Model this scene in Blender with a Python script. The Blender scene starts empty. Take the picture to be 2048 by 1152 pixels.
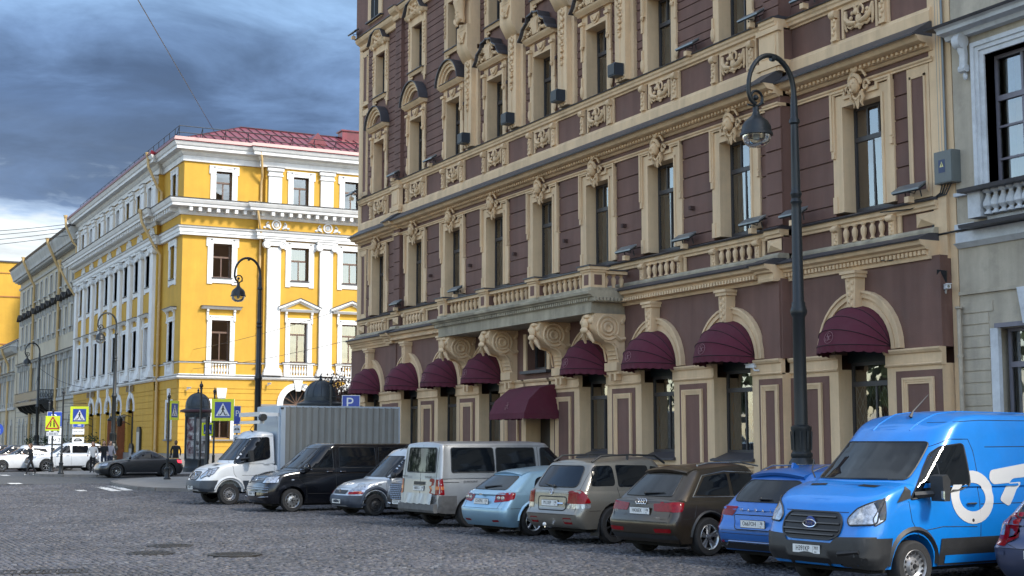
import bpy, bmesh, math, random
import numpy as np
from mathutils import Vector, Matrix, Euler
from mathutils.bvhtree import BVHTree
from mathutils.geometry import delaunay_2d_cdt
PI = math.pi; R = math.radians; sin = math.sin; cos = math.cos
random.seed(7); rng = np.random.default_rng(7)
SC = bpy.context.scene; COL = SC.collection

# ------------------------------------------------------------------ camera, sky, sun, exposure
cam = bpy.data.cameras.new('camera'); cam.lens = 2800 / 2048 * 36; cam.sensor_width = 36
cam.clip_start = .1; cam.clip_end = 4000
camo = bpy.data.objects.new('camera', cam); COL.objects.link(camo)
camo.location = (0, 0, 2.02); camo.rotation_euler = (R(90) + math.atan(308 / 2800), 0, R(-27.2))
SC.camera = camo
SUN_EL, SUN_AZ = R(43), math.atan2(.42, -.90)          # direction towards the sun: behind the camera, right
SUN_DIR = Vector((sin(SUN_AZ) * cos(SUN_EL), cos(SUN_AZ) * cos(SUN_EL), sin(SUN_EL)))
W = bpy.data.worlds.new('World'); SC.world = W; W.use_nodes = True
def build_world():
    nt = W.node_tree; N = nt.nodes; L = nt.links; N.clear()
    out = N.new('ShaderNodeOutputWorld'); mix = N.new('ShaderNodeMixShader')
    b1 = N.new('ShaderNodeBackground'); b2 = N.new('ShaderNodeBackground')
    sky = N.new('ShaderNodeTexSky'); sky.sky_type = 'NISHITA'; sky.sun_disc = False
    sky.sun_elevation = SUN_EL; sky.sun_rotation = SUN_AZ; sky.air_density = 1.2; sky.dust_density = .8
    L.new(sky.outputs[0], b1.inputs[0]); b1.inputs[1].default_value = .14
    tc = N.new('ShaderNodeTexCoord'); sep = N.new('ShaderNodeSeparateXYZ'); L.new(tc.outputs['Generated'], sep.inputs[0])
    def math_(op, a, b=None, c=None):
        n = N.new('ShaderNodeMath'); n.operation = op
        for i, x in enumerate((a, b, c)):
            if x is None: continue
            if isinstance(x, (int, float)): n.inputs[i].default_value = x
            else: L.new(x, n.inputs[i])
        return n.outputs[0]
    def mrange(v, a, b, c=0, d=1):
        n = N.new('ShaderNodeMapRange'); n.interpolation_type = 'SMOOTHSTEP'; L.new(v, n.inputs[0])
        for i, x in enumerate((a, b, c, d)): n.inputs[i + 1].default_value = x
        return n.outputs[0]
    den = math_('ADD', sep.outputs[2], .13); den = math_('MAXIMUM', den, .06)
    px = math_('DIVIDE', sep.outputs[0], den); py = math_('DIVIDE', sep.outputs[1], den)
    comb = N.new('ShaderNodeCombineXYZ'); L.new(px, comb.inputs[0]); L.new(py, comb.inputs[1])
    def noise(vec, scale, detail, rough, dist=0):
        n = N.new('ShaderNodeTexNoise'); L.new(vec, n.inputs['Vector']); n.inputs['Scale'].default_value = scale
        n.inputs['Detail'].default_value = detail; n.inputs['Roughness'].default_value = rough
        n.inputs['Distortion'].default_value = dist; return n.outputs[0]
    n1 = noise(comb.outputs[0], .85, 7, .56, .5); n2 = noise(comb.outputs[0], .33, 3, .5, .2)
    n3 = noise(comb.outputs[0], 2.6, 6, .6, .4)
    z = sep.outputs[2]
    ahead = math_('MULTIPLY', mrange(sep.outputs[1], -.35, .65), mrange(sep.outputs[0], -.42, .06))   # the storm stands ahead to the right; brighter weather behind and left
    cover = mrange(math_('ADD', n1, math_('MULTIPLY', ahead, .42)), .46, .66)
    zz = math_('ADD', z, math_('MULTIPLY', math_('SUBTRACT', n1, .5), .16))
    zz = math_('ADD', zz, math_('MULTIPLY', math_('SUBTRACT', n3, .5), .10))
    zz = math_('ADD', zz, math_('MULTIPLY', math_('ADD', sep.outputs[0], -.02), .12))
    low = N.new('ShaderNodeValToRGB'); L.new(zz, low.inputs[0]); e = low.color_ramp.elements
    e[0].position = .09; e[0].color = (.36, .39, .41, 1); e[1].position = .165; e[1].color = (.40, .43, .44, 1)
    for p, c in ((.18, (.19, .25, .34, 1)), (.196, (.066, .098, .160, 1)), (.245, (.052, .084, .150, 1)), (.285, (.080, .130, .225, 1)), (.33, (.125, .20, .315, 1)), (.40, (.155, .235, .36, 1)), (.6, (.22, .29, .38, 1)), (.9, (.34, .39, .45, 1))):
        q = e.new(p); q.color = c
    hi = N.new('ShaderNodeValToRGB'); L.new(n2, hi.inputs[0]); e = hi.color_ramp.elements
    e[0].position = .40; e[0].color = (.22, .26, .33, 1); e[1].position = .58; e[1].color = (.56, .58, .60, 1)
    cm = N.new('ShaderNodeMix'); cm.data_type = 'RGBA'; L.new(ahead, cm.inputs[0]); L.new(hi.outputs[0], cm.inputs[6]); L.new(low.outputs[0], cm.inputs[7])
    tex = N.new('ShaderNodeMix'); tex.data_type = 'RGBA'; tex.blend_type = 'MULTIPLY'; tex.inputs[0].default_value = 1
    g = N.new('ShaderNodeCombineColor'); v = mrange(n3, .25, .75, .72, 1.30)
    for i in range(3): L.new(v, g.inputs[i])
    L.new(cm.outputs[2], tex.inputs[6]); L.new(g.outputs[0], tex.inputs[7])
    L.new(tex.outputs[2], b2.inputs[0]); b2.inputs[1].default_value = 1.0
    L.new(cover, mix.inputs[0]); L.new(b1.outputs[0], mix.inputs[1]); L.new(b2.outputs[0], mix.inputs[2]); L.new(mix.outputs[0], out.inputs[0])
build_world()
sun = bpy.data.lights.new('sun', 'SUN'); sun.energy = 2.0; sun.angle = R(9); sun.color = (1, .93, .82)
suno = bpy.data.objects.new('sun', sun); COL.objects.link(suno); suno.rotation_euler = SUN_DIR.to_track_quat('Z', 'Y').to_euler()
SC.view_settings.view_transform = 'Standard'; SC.view_settings.look = 'None'; SC.view_settings.gamma = 1
SC.view_settings.use_curve_mapping = False; SC.view_settings.exposure = 1.35
SC.render.engine = 'CYCLES'; SC.cycles.max_bounces = 6; SC.cycles.use_denoising = True

# ------------------------------------------------------------------ materials
MATS = {}
def mat(name, col, rough=.8, metal=0, bump=0, bs=30, var=.12, vs=1.2, streak=0, coat=0, spec=.5, flake=0, dirt=0):
    if name in MATS: return MATS[name]
    m = bpy.data.materials.new(name); m.use_nodes = True; MATS[name] = m
    nt = m.node_tree; N = nt.nodes; L = nt.links; p = N['Principled BSDF']
    p.inputs['Roughness'].default_value = rough; p.inputs['Metallic'].default_value = metal
    p.inputs['Specular IOR Level'].default_value = spec; p.inputs['Coat Weight'].default_value = coat
    p.inputs['Coat Roughness'].default_value = .10; p.inputs['Base Color'].default_value = (*col, 1)
    geo = N.new('ShaderNodeNewGeometry')
    def noise(scale, detail=4, rough=.6, sc=None):
        n = N.new('ShaderNodeTexNoise'); n.inputs['Scale'].default_value = scale; n.inputs['Detail'].default_value = detail
        n.inputs['Roughness'].default_value = rough; src = geo.outputs['Position']
        if sc:
            mp = N.new('ShaderNodeMapping'); mp.inputs['Scale'].default_value = sc; L.new(src, mp.inputs['Vector']); src = mp.outputs[0]
        L.new(src, n.inputs['Vector']); return n.outputs[0]
    def mul(colsock, fac, lo, hi, f0=.3, f1=.7):
        r = N.new('ShaderNodeMapRange'); L.new(fac, r.inputs[0])
        for i, x in enumerate((f0, f1, lo, hi)): r.inputs[i + 1].default_value = x
        k = N.new('ShaderNodeVectorMath'); k.operation = 'SCALE'; L.new(colsock, k.inputs[0]); L.new(r.outputs[0], k.inputs['Scale']); return k.outputs[0]
    if var or streak or dirt:
        rgb = N.new('ShaderNodeRGB'); rgb.outputs[0].default_value = (*col, 1); c = rgb.outputs[0]
        if var: c = mul(c, noise(vs, 6, .65), 1 - var, 1 + var)
        if streak: c = mul(c, noise(1, 4, .6, (2.2, 2.2, .22)), 1 - streak, 1 + streak * .4)
        if dirt:
            mx = N.new('ShaderNodeMix'); mx.data_type = 'RGBA'; r = N.new('ShaderNodeMapRange'); L.new(noise(.8, 8, .72), r.inputs[0])
            for i, x in enumerate((.5, .72, 0, dirt)): r.inputs[i + 1].default_value = x
            L.new(r.outputs[0], mx.inputs[0]); L.new(c, mx.inputs[6]); mx.inputs[7].default_value = (.12, .11, .10, 1); c = mx.outputs[2]
        L.new(c, p.inputs['Base Color'])
    if bump:
        b = N.new('ShaderNodeBump'); b.inputs['Strength'].default_value = bump; b.inputs['Distance'].default_value = .02
        L.new(noise(bs, 5, .65), b.inputs['Height']); L.new(b.outputs[0], p.inputs['Normal'])
    return m
def glassmat(name, tint, refl=1.9, rough=.01, trans=.6):
    m = bpy.data.materials.new(name); m.use_nodes = True; nt = m.node_tree; N = nt.nodes; L = nt.links; N.clear()
    o = N.new('ShaderNodeOutputMaterial'); mx = N.new('ShaderNodeMixShader'); fr = N.new('ShaderNodeFresnel'); fr.inputs[0].default_value = refl
    g = N.new('ShaderNodeBsdfGlossy'); g.inputs['Roughness'].default_value = rough
    t = N.new('ShaderNodeBsdfTransparent'); t.inputs[0].default_value = (*tint, 1)
    geo = N.new('ShaderNodeNewGeometry'); n = N.new('ShaderNodeTexNoise'); n.inputs['Scale'].default_value = 1.1
    b = N.new('ShaderNodeBump'); b.inputs['Strength'].default_value = .05; b.inputs['Distance'].default_value = .05
    L.new(geo.outputs['Position'], n.inputs['Vector']); L.new(n.outputs[0], b.inputs['Height']); L.new(b.outputs[0], g.inputs['Normal'])
    L.new(fr.outputs[0], mx.inputs[0]); L.new(t.outputs[0], mx.inputs[1]); L.new(g.outputs[0], mx.inputs[2]); L.new(mx.outputs[0], o.inputs[0])
    MATS[name] = m; return m

# ------------------------------------------------------------------ mesh building
class M:
    def __init__(s): s.v = []; s.f = []; s.mi = []; s.sm = []; s.mats = []; s.c = 0; s.T = None
    def mat(s, m):
        if m not in s.mats: s.mats.append(m)
        s.c = s.mats.index(m); return s
    def add(s, vs, fs, smooth=False):
        k = len(s.v)
        if s.T: vs = [s.T(*p) for p in vs]
        s.v += [tuple(p) for p in vs]
        for f in fs: s.f.append(tuple(i + k for i in f)); s.mi.append(s.c); s.sm.append(smooth)
        return s
    def box(s, x0, x1, y0, y1, z0, z1):
        return s.add([(x0, y0, z0), (x1, y0, z0), (x1, y1, z0), (x0, y1, z0), (x0, y0, z1), (x1, y0, z1), (x1, y1, z1), (x0, y1, z1)],
                     [(0, 3, 2, 1), (4, 5, 6, 7), (0, 1, 5, 4), (1, 2, 6, 5), (2, 3, 7, 6), (3, 0, 4, 7)])
    def ob(s, x0, x1, o0, o1, z0, z1): return s.box(x0, x1, -o1, -o0, z0, z1)      # o = outwards from the wall
    def prism(s, poly, ax, a, b, smooth=False, caps=True):
        n = len(poly)
        def P(q, t):
            u, w = q
            return {'x': (t, u, w), 'y': (u, t, w), 'z': (u, w, t)}[ax]
        vs = [P(q, a) for q in poly] + [P(q, b) for q in poly]
        fs = [(i, (i + 1) % n, (i + 1) % n + n, i + n) for i in range(n)]
        s.add(vs, fs, smooth)
        if caps:
            k = len(s.v) - 2 * n; s.f += [tuple(range(k, k + n)), tuple(range(k + 2 * n - 1, k + n - 1, -1))]; s.mi += [s.c] * 2; s.sm += [False] * 2
        return s
    def corn(s, prof, x0, x1, off=0, m0=0, m1=0):                 # a moulding along the wall, ends mitred if asked
        n = len(prof); vs = [(x0 - m0 * (o + off), -(o + off), z) for o, z in prof] + [(x1 + m1 * (o + off), -(o + off), z) for o, z in prof]
        return s.add(vs, [(i, (i + 1) % n, (i + 1) % n + n, i + n) for i in range(n)] + [tuple(range(n)), tuple(range(2 * n - 1, n - 1, -1))])
    def ring(s, r0, r1, c, ax, a, b, t0=0, t1=PI, n=18):
        p = [(c[0] + r1 * cos(t0 + (t1 - t0) * i / n), c[1] + r1 * sin(t0 + (t1 - t0) * i / n)) for i in range(n + 1)]
        q = [(c[0] + r0 * cos(t0 + (t1 - t0) * i / n), c[1] + r0 * sin(t0 + (t1 - t0) * i / n)) for i in range(n + 1)]
        for i in range(n): s.prism([p[i], p[i + 1], q[i + 1], q[i]], ax, a, b, caps=True)
        return s
    def lathe(s, prof, c=(0, 0, 0), n=16, ax='z', caps=True, smooth=True, ph=0):
        vs = []; m = len(prof)
        for r, z in prof:
            for i in range(n):
                t = 2 * PI * i / n + ph; x, y = r * cos(t), r * sin(t)
                vs.append({'z': (c[0] + x, c[1] + y, c[2] + z), 'y': (c[0] + x, c[1] + z, c[2] + y), 'x': (c[0] + z, c[1] + x, c[2] + y)}[ax])
        fs = [(j * n + i, j * n + (i + 1) % n, (j + 1) * n + (i + 1) % n, (j + 1) * n + i) for j in range(m - 1) for i in range(n)]
        s.add(vs, fs, smooth)
        k = len(s.v) - m * n
        for base, r in ((0, prof[0][0]), ((m - 1) * n, prof[-1][0])):
            if r > 1e-4 and caps: s.f.append(tuple(range(k + base, k + base + n))); s.mi.append(s.c); s.sm.append(False)
        return s
    def tube(s, pts, r, n=6, closed=False):
        pts = [Vector(p) for p in pts]; m = len(pts); rs = list(r) + [r[-1]] * m if isinstance(r, (list, tuple)) else [r] * m
        vs = []; up = None
        for i, p in enumerate(pts):
            a = pts[(i - 1) % m] if (i or closed) else p; b = pts[(i + 1) % m] if (i < m - 1 or closed) else p
            d = (b - a).normalized() if (b - a).length > 1e-9 else Vector((0, 0, 1))
            if up is None: up = Vector((0, 0, 1)) if abs(d.z) < .9 else Vector((1, 0, 0))
            x = d.cross(up)
            if x.length < 1e-6: x = d.orthogonal()
            x.normalize(); y = x.cross(d).normalized(); up = y
            for k in range(n):
                t = 2 * PI * k / n; vs.append(tuple(p + (x * cos(t) + y * sin(t)) * rs[i]))
        mm = m if closed else m - 1
        fs = [(i * n + k, i * n + (k + 1) % n, ((i + 1) % m) * n + (k + 1) % n, ((i + 1) % m) * n + k) for i in range(mm) for k in range(n)]
        if not closed: fs += [tuple(range(n)), tuple(range((m - 1) * n, m * n))]
        return s.add(vs, fs, True)
    def ball(s, c, r, n=5, m=8, rot=None):
        if not isinstance(r, (list, tuple)): r = (r, r, r)
        vs = []
        for j in range(n + 1):
            a = PI * j / n - PI / 2
            for i in range(m):
                b = 2 * PI * i / m; q = Vector((r[0] * cos(a) * cos(b), r[1] * cos(a) * sin(b), r[2] * sin(a)))
                if rot: q.rotate(rot)
                vs.append((c[0] + q.x, c[1] + q.y, c[2] + q.z))
        return s.add(vs, [(j * m + i, j * m + (i + 1) % m, (j + 1) * m + (i + 1) % m, (j + 1) * m + i) for j in range(n) for i in range(m)], True)
    def mesh(s, name='mesh', sharp=40):
        me = bpy.data.meshes.new(name); me.from_pydata(s.v, [], s.f)
        for m in s.mats: me.materials.append(m)
        me.polygons.foreach_set('material_index', s.mi); me.polygons.foreach_set('use_smooth', s.sm)
        if any(s.sm): me.set_sharp_from_angle(angle=R(sharp))
        me.update(); return me
def ob(name, me=None, parent=None, loc=(0, 0, 0), rot=None, sc=None, **kw):
    if isinstance(me, M): me = me.mesh(name)
    o = bpy.data.objects.new(name, me); COL.objects.link(o)
    o.location = loc
    if rot is not None: o.rotation_euler = rot if not isinstance(rot, (int, float)) else (0, 0, rot)
    if sc: o.scale = sc
    if parent: o.parent = parent
    for k, v in kw.items(): o[k] = v
    return o
def thing(name, label, cat, loc=(0, 0, 0), rot=0, group=None, me=None):
    o = ob(name, me, None, loc, rot, label=label, category=cat)
    if group: o['group'] = group
    return o
def copy_tree(o, parent=None):
    c = o.copy(); COL.objects.link(c); c.parent = parent
    for ch in list(o.children): copy_tree(ch, c)
    return c
_UB = {}
def brick(name, m, parent, x0, x1, o0, o1, z0, z1, **kw):       # a box piece that shares one unit mesh per material
    if m not in _UB: _UB[m] = M().mat(m).box(0, 1, 0, 1, 0, 1).mesh('unit_' + m.name)
    return ob(name, _UB[m], parent, (x0, -o1, z0), None, (x1 - x0, o1 - o0, z1 - z0), **kw)

# ------------------------------------------------------------------ shared material palette
BROWN = mat('brown_plaster', (.172, .091, .070), .82, bump=.3, bs=40, var=.14, vs=.6, streak=.2, dirt=.2)
CREAM = mat('cream_plaster', (.74, .53, .32), .8, bump=.25, bs=35, var=.14, vs=.8, streak=.18, dirt=.32)
CREAMD = mat('weathered_cream_plaster', (.40, .345, .25), .85, bump=.3, bs=25, var=.2, vs=.9, streak=.3, dirt=.6)
TIN = mat('dark_tin_flashing', (.055, .052, .058), .5, var=.2, vs=2, bump=.1, bs=6)
FRAME = mat('dark_window_frame', (.045, .042, .045), .45, var=.1)
GLASS = glassmat('window_glass', (.86, .9, .92), 3.3)
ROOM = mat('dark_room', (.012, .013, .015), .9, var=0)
CURT = mat('pale_curtain', (.42, .44, .44), .9, var=.12, vs=4)
BLACKM = mat('black_ironwork', (.012, .015, .017), .42, var=.15, vs=6, bump=.1, bs=30)
# ================================================================== the brown and cream apartment building
def win_set(kind, w, h, tz, ncol, nlow, m, curtain=None, depth=.0, bar=.055, mid=None):
    """frame mesh + pane rectangles (x0,x1,z0,z1) of one window type; origin at bottom centre"""
    f = M().mat(m); x = w / 2; d0, d1 = depth, depth + .07
    f.box(-x, -x + .07, d0, d1, 0, h); f.box(x - .07, x, d0, d1, 0, h); f.box(-x + .07, x - .07, d0, d1, 0, .09); f.box(-x + .07, x - .07, d0, d1, h - .08, h)
    f.box(-x + .07, x - .07, d0 - .02, d1, tz - .06, tz + .06)
    panes = []
    for n, z0, z1 in ((nlow, .09, tz - .06), (ncol, tz + .06, h - .08)):
        ww = (w - .14) / n
        for i in range(n):
            a, b = -x + .07 + i * ww, -x + .07 + (i + 1) * ww
            if i: f.box(a - bar / 2, a + bar / 2, d0 + .005, d1 - .005, z0, z1)
            panes.append((a + (bar / 2 if i else 0), b - (bar / 2 if i < n - 1 else 0), z0, z1))
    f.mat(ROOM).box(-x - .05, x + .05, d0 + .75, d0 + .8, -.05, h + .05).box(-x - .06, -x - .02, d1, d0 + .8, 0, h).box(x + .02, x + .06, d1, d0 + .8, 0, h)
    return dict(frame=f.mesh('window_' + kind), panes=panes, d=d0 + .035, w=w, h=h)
_PANE = M().mat(GLASS).add([(0, 0, 0), (1, 0, 0), (1, 0, 1), (0, 0, 1)], [(0, 1, 2, 3)]).mesh('pane')
_CUR = {}
def curtain_mesh(w, h, m, wave=.03, n=22, scal=0):
    k = (round(w, 2), round(h, 2), m.name, scal)
    if k not in _CUR:
        c = M().mat(m); vs = []
        for i in range(n + 1):
            x = w * i / n; y = wave * sin(i * 1.9) + wave * .4 * sin(i * 4.3); zb = scal * abs(sin(i * PI / 5)) if scal else 0
            vs += [(x, y, zb), (x, y, h)]
        c.add(vs, [(2 * i, 2 * i + 2, 2 * i + 3, 2 * i + 1) for i in range(n)], True); _CUR[k] = c.mesh('curtain', 80)
    return _CUR[k]
def put_window(ws, parent, x, o, z, tilt=.006, curt=None, **kw):
    """curt: list of (x0,x1,z0,z1,material,scallop)"""
    w = ob('window', ws['frame'], parent, (x, -o, z), **kw)
    for a, b, z0, z1 in ws['panes']:
        ob('pane', _PANE, w, (a, ws['d'], z0), (random.gauss(0, tilt), 0, random.gauss(0, tilt)), (b - a, 1, z1 - z0))
    for a, b, z0, z1, m, sc in curt or []:
        ob('curtain', curtain_mesh(b - a, z1 - z0, m, scal=sc), w, (a, ws['d'] + .16, z0))
    return w

SP = 3.73
BR = thing('apartment_building', 'tall brown and cream apartment building with ornate plasterwork and a stone balcony', 'building', (23, 42.32, 0), R(-90))
SEG = [(-18.5, -13.34, -.28), (-13.34, -12.68, .15), (-12.68, 12.68, 0), (12.68, 13.34, .15), (13.34, 18.5, -.28)]
BAY = {1: (-16.06, -.28), 9: (16.06, -.28), **{k: ((k - 5) * SP, 0) for k in range(2, 9)}}
def seg_corn(name, prof, m, segs=SEG, **kw):
    c = M().mat(m)
    for a, b, o in segs: c.corn(prof, a, b, o)
    return ob(name, c, BR, **kw)
# core, roof parapet
ob('wall', M().mat(BROWN).box(-18.75, 18.75, .62, 14, 0, 24).box(-18.5, 18.5, -.02, .6, 20.9, 24), BR)
ob('roof', M().mat(TIN).prism([(-.6, 24.0), (-.6, 24.2), (6, 26.5), (14, 24.2), (14, 24.0)], 'x', -18.9, 18.9), BR)
for s in (-1, 1): ob('corner_strip', M().mat(CREAM).ob(s * 18.56 - .2, s * 18.56 + .2, -.6, -.262, 6.18, 24).ob(min(s * 18.76, s * 18.97), max(s * 18.76, s * 18.97), -.9, -.35, 0, 24), BR)
# --- ground floor: plinth, piers with framed panels, imposts, arches
GO = .26
def gseg(x): return GO + (-.28 if abs(x) > 13.34 else 0)
pl = M().mat(mat('grey_granite', (.2, .19, .185), .7, bump=.2, bs=60, var=.2, vs=6))
edges = [-18.75] + [v for k in range(1, 10) if k != 5 for v in (BAY[k][0] - .875, BAY[k][0] + .875)] + [18.75]
for a, b, o in ((-18.75, -13.34, -.28), (-13.34, -1.0, 0), (1.0, 13.34, 0), (13.34, 18.75, -.28)): pl.ob(a, b, -.6, o + GO + .06, 0, .62)
ob('plinth', pl, BR)
spans = []
xs = [(-16.06, 1), *[((k - 5) * SP, k) for k in range(2, 9)], (16.06, 9)]
for (xa, ka), (xb, kb) in zip(xs, xs[1:]): spans.append((xa + .875, xb - .875))
spans = [(-18.72, -16.06 - .875)] + spans + [(16.06 + .875, 18.72)]
pier_c = M().mat(CREAM); pier_b = {}
def pier(name, x0, x1):
    """cream pier with a brown field that holds a cream moulded frame"""
    if x0 < -13.34 < x1 or x0 < 13.34 < x1:
        s = 1 if x0 > 0 else -1; parts = sorted([x0, x1, s * 13.34]); return pier(name, parts[0], parts[1]), pier(name, parts[1], parts[2])
    o = gseg((x0 + x1) / 2); w = x1 - x0; L_in = .30 if any(abs(x0 - (c + .875)) < .02 for c, _ in xs) else .0; R_in = .34 if any(abs(x1 - (c - .875)) < .02 for c, _ in xs) else .0
    p = M().mat(CREAM).ob(x0, x1, -.55, o, .62, 3.8)
    a, b = x0 + L_in, x1 - R_in
    if w < .7: return ob('pier', p, BR)
    p.mat(BROWN).ob(a, b, o, o + .015, .7, 3.66)
    po = ob('pier', p, BR)
    mid = (a + b) / 2; hw = min((b - a) / 2 - .14, .50)
    f = M().mat(CREAM); z0, z1 = .95, 3.5
    for i, (d, oo) in enumerate(((0, .075), (.05, .055), (.10, .04))):
        e = .05
        f.ob(mid - hw + d, mid + hw - d, o + .015, o + oo, z1 - d - e, z1 - d).ob(mid - hw + d, mid + hw - d, o + .015, o + oo, z0 + d, z0 + d + e)
        f.ob(mid - hw + d, mid - hw + d + e, o + .015, o + oo, z0 + d + e, z1 - d - e).ob(mid + hw - d - e, mid + hw - d, o + .015, o + oo, z0 + d + e, z1 - d - e)
    ob('panel_frame', f, po)
    return po
for a, b in spans: pier('pier', a, b)
imp = [(0, 3.76), (.05, 3.77), (.07, 3.80), (.03, 3.83), (.03, 4.05), (.08, 4.07), (.12, 4.13), (.12, 4.17), (-.1, 4.17), (-.1, 3.76)]
for a, b in spans:
    for lo, hi in ((max(a - .03, -18.75), min(b + .03, -13.34)), (max(a - .03, -13.34), min(b + .03, 13.34)), (max(a - .03, 13.34), min(b + .03, 18.75))):
        if hi - lo > .02: ob('impost_moulding', M().mat(CREAM).corn(imp, lo, hi, gseg((lo + hi) / 2)), BR)
def arch_wall(w0, w1, r=.98, zc=4.2, zt=6.25):
    p = [(w0, 4.17), (-r, 4.17)] + [(r * cos(PI - PI * i / 24), zc + r * sin(PI * i / 24)) for i in range(25)] + [(r, 4.17), (w1, 4.17), (w1, zt), (w0, zt)]
    return p
KEY = None
for k, (x, o) in BAY.items():
    if k == 5: continue
    o = o + GO
    w0, w1 = {1: (-2.69, 2.72), 9: (-2.72, 2.69), 2: (-2.21, 1.865), 8: (-1.865, 2.21)}.get(k, (-1.865, 1.865))
    aw = ob('arch_wall', M().mat(BROWN).prism([(a + x, z) for a, z in arch_wall(w0, w1)], 'y', -o, .5), BR)
    ar = M().mat(CREAM)
    for r0, r1, oo in ((.98, 1.10, .045), (1.10, 1.22, .07), (1.22, 1.30, .055), (1.30, 1.42, .11), (1.42, 1.48, .15)):
        ar.ring(r0, r1, (x, 4.2), 'y', -o - oo, -o)
    ob('archivolt', ar, aw)
    ky = M().mat(CREAM); zt, zb = 5.98, 5.12
    ky.prism([(-.12, zb), (.12, zb), (.19, zt), (-.19, zt)], 'y', -.30, 0).ob(-.25, .25, 0, .36, zt, zt + .09).ob(-.28, .28, 0, .40, zt + .09, zt + .16)
    for i in range(9): ky.ball(((i % 2 - .5) * (.06 + .012 * i), -.31, zb + .1 + i * .09), (.05, .03, .06), 4, 6)
    if not KEY: KEY = ky.mesh('keystone')
    ob('keystone', KEY, aw, (x, -o, 0))
# lesene sides at ground floor
for s in (-1, 1): ob('pilaster', M().mat(BROWN).ob(s * 12.97 - .37, s * 12.97 + .37, GO, GO + .05, 4.17, 6.2), BR)
# ground floor windows with sills, aprons and folding lattice grilles
GW = win_set('ground', 1.75, 2.25, 1.72, 1, 2, FRAME, depth=0)
GRILL = mat('pale_grille_paint', (.5, .5, .48), .5, var=.1)
gr = M().mat(GRILL)
for i in range(-3, 12):
    for s in (-1, 1):
        pts = []
        for j in range(9):
            xx = -.8 + .2 * i + s * .1 * j * 1.0; zz = .12 + j * .19
            if -.80 <= xx <= .80: pts.append((xx, .0, zz))
        if len(pts) > 1: gr.tube([pts[0], pts[-1]], .011, 4)
for xx in (-.82, -.03, .03, .82): gr.tube([(xx, 0, .08), (xx, 0, 1.66)], .013, 4)
GRM = gr.mesh('grille')
ng = mat('grey_blind', (.30, .34, .36), .8, var=.05)
for k, (x, o) in BAY.items():
    o += GO
    if k == 5: continue
    cu = [(-.8, .8, .1, 1.66, ng, 0)] if k in (2, 3, 4, 6) else [(-.8, -.35, .1, 1.66, CURT, 0), (.4, .8, .1, 1.66, CURT, 0)]
    w = put_window(GW, BR, x, o - .42, 1.72, curt=cu)
    if k in (7, 8, 9): ob('grille', GRM, w, (0, .10, 0))
    ob('lintel_board', M().mat(mat('dark_green_board', (.012, .022, .026), .5)).ob(x - .98, x + .98, -.5, o - .40, 3.97, 5.2), BR)
    s = M().mat(TIN).prism([(-(o + .10), 1.50), (-(o + .10), 1.55), (-(o - .42), 1.73), (-(o - .42), 1.50)], 'x', x - .98, x + .92)
    s.mat(CREAM).ob(x - .875, x + .875, -.5, o - .02, 1.36, 1.5).ob(x - .875, x + .875, -.5, o - .1, .62, 1.36).mat(BROWN).ob(x - .7, x + .7, o - .1, o - .085, .75, 1.22)
    s.mat(CREAM).ob(x - .875, x + .875, o - .1, o - .04, 1.27, 1.32)
    ob('window_sill', s, BR)
# entrance bay
ob('entrance_wall', M().mat(BROWN).ob(-1.87, -.75, -.5, GO, 4.17, 6.25).ob(.75, 1.87, -.5, GO, 4.17, 6.25).ob(-.75, .75, -.5, GO, 3.95, 4.5).ob(-.75, .75, -.5, GO, 5.75, 6.25)
   .mat(CREAM).ob(-.95, -.75, GO, GO + .06, 4.45, 5.75).ob(.75, .95, GO, GO + .06, 4.45, 5.75).corn(imp, -1.0, 1.0, GO), BR)
EW = win_set('entrance', 1.5, 1.25, .85, 2, 2, FRAME); w5 = put_window(EW, BR, 0, GO - .3, 4.5)
ob('sill', M().mat(TIN).ob(-.95, .95, -.05, .5, -.14, -.04), w5)
dr = ob('door', M().mat(mat('dark_oak_door', (.03, .022, .018), .45, var=.2)).ob(-.8, .8, -.35, -.28, .3, 3.3).ob(-.7, -.06, -.28, -.25, .5, 2.2).ob(.06, .7, -.28, -.25, .5, 2.2), BR)
ob('handle', M().mat(mat('brass', (.55, .4, .15), .3, 1)).tube([(.1, .2, 1.2), (.1, .2, 1.6)], .02), dr)
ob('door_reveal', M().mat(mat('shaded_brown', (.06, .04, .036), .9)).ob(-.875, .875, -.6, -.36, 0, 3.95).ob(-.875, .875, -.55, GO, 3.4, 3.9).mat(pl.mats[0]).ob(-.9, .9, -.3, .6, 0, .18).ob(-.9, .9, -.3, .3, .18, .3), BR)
# --- cornice over the ground floor with dentils
seg_corn('cornice', [(-.1, 6.18), (.32, 6.18), (.34, 6.26), (.33, 6.28), (.33, 6.38), (.44, 6.41), (.46, 6.46), (.58, 6.50), (.62, 6.58), (.62, 6.61), (-.1, 6.61)], CREAM)
seg_corn('cornice_flashing', [(-.1, 6.61), (.66, 6.61), (.68, 6.59), (.70, 6.62), (.30, 6.78), (-.1, 6.80)], TIN)
dn = M().mat(CREAM)
for a, b, o in SEG:
    if abs(a) < 12.7: rngs = [(-12.68, -5.9), (5.9, 12.68)]
    else: rngs = [(a, b)]
    for lo, hi in rngs:
        n = int((hi - lo) / .135)
        for i in range(n): dn.ob(lo + .02 + i * .135, lo + .10 + i * .135, o + .33, o + .42, 6.285, 6.385)
ob('dentil_row', dn, BR, kind='stuff')
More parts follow.
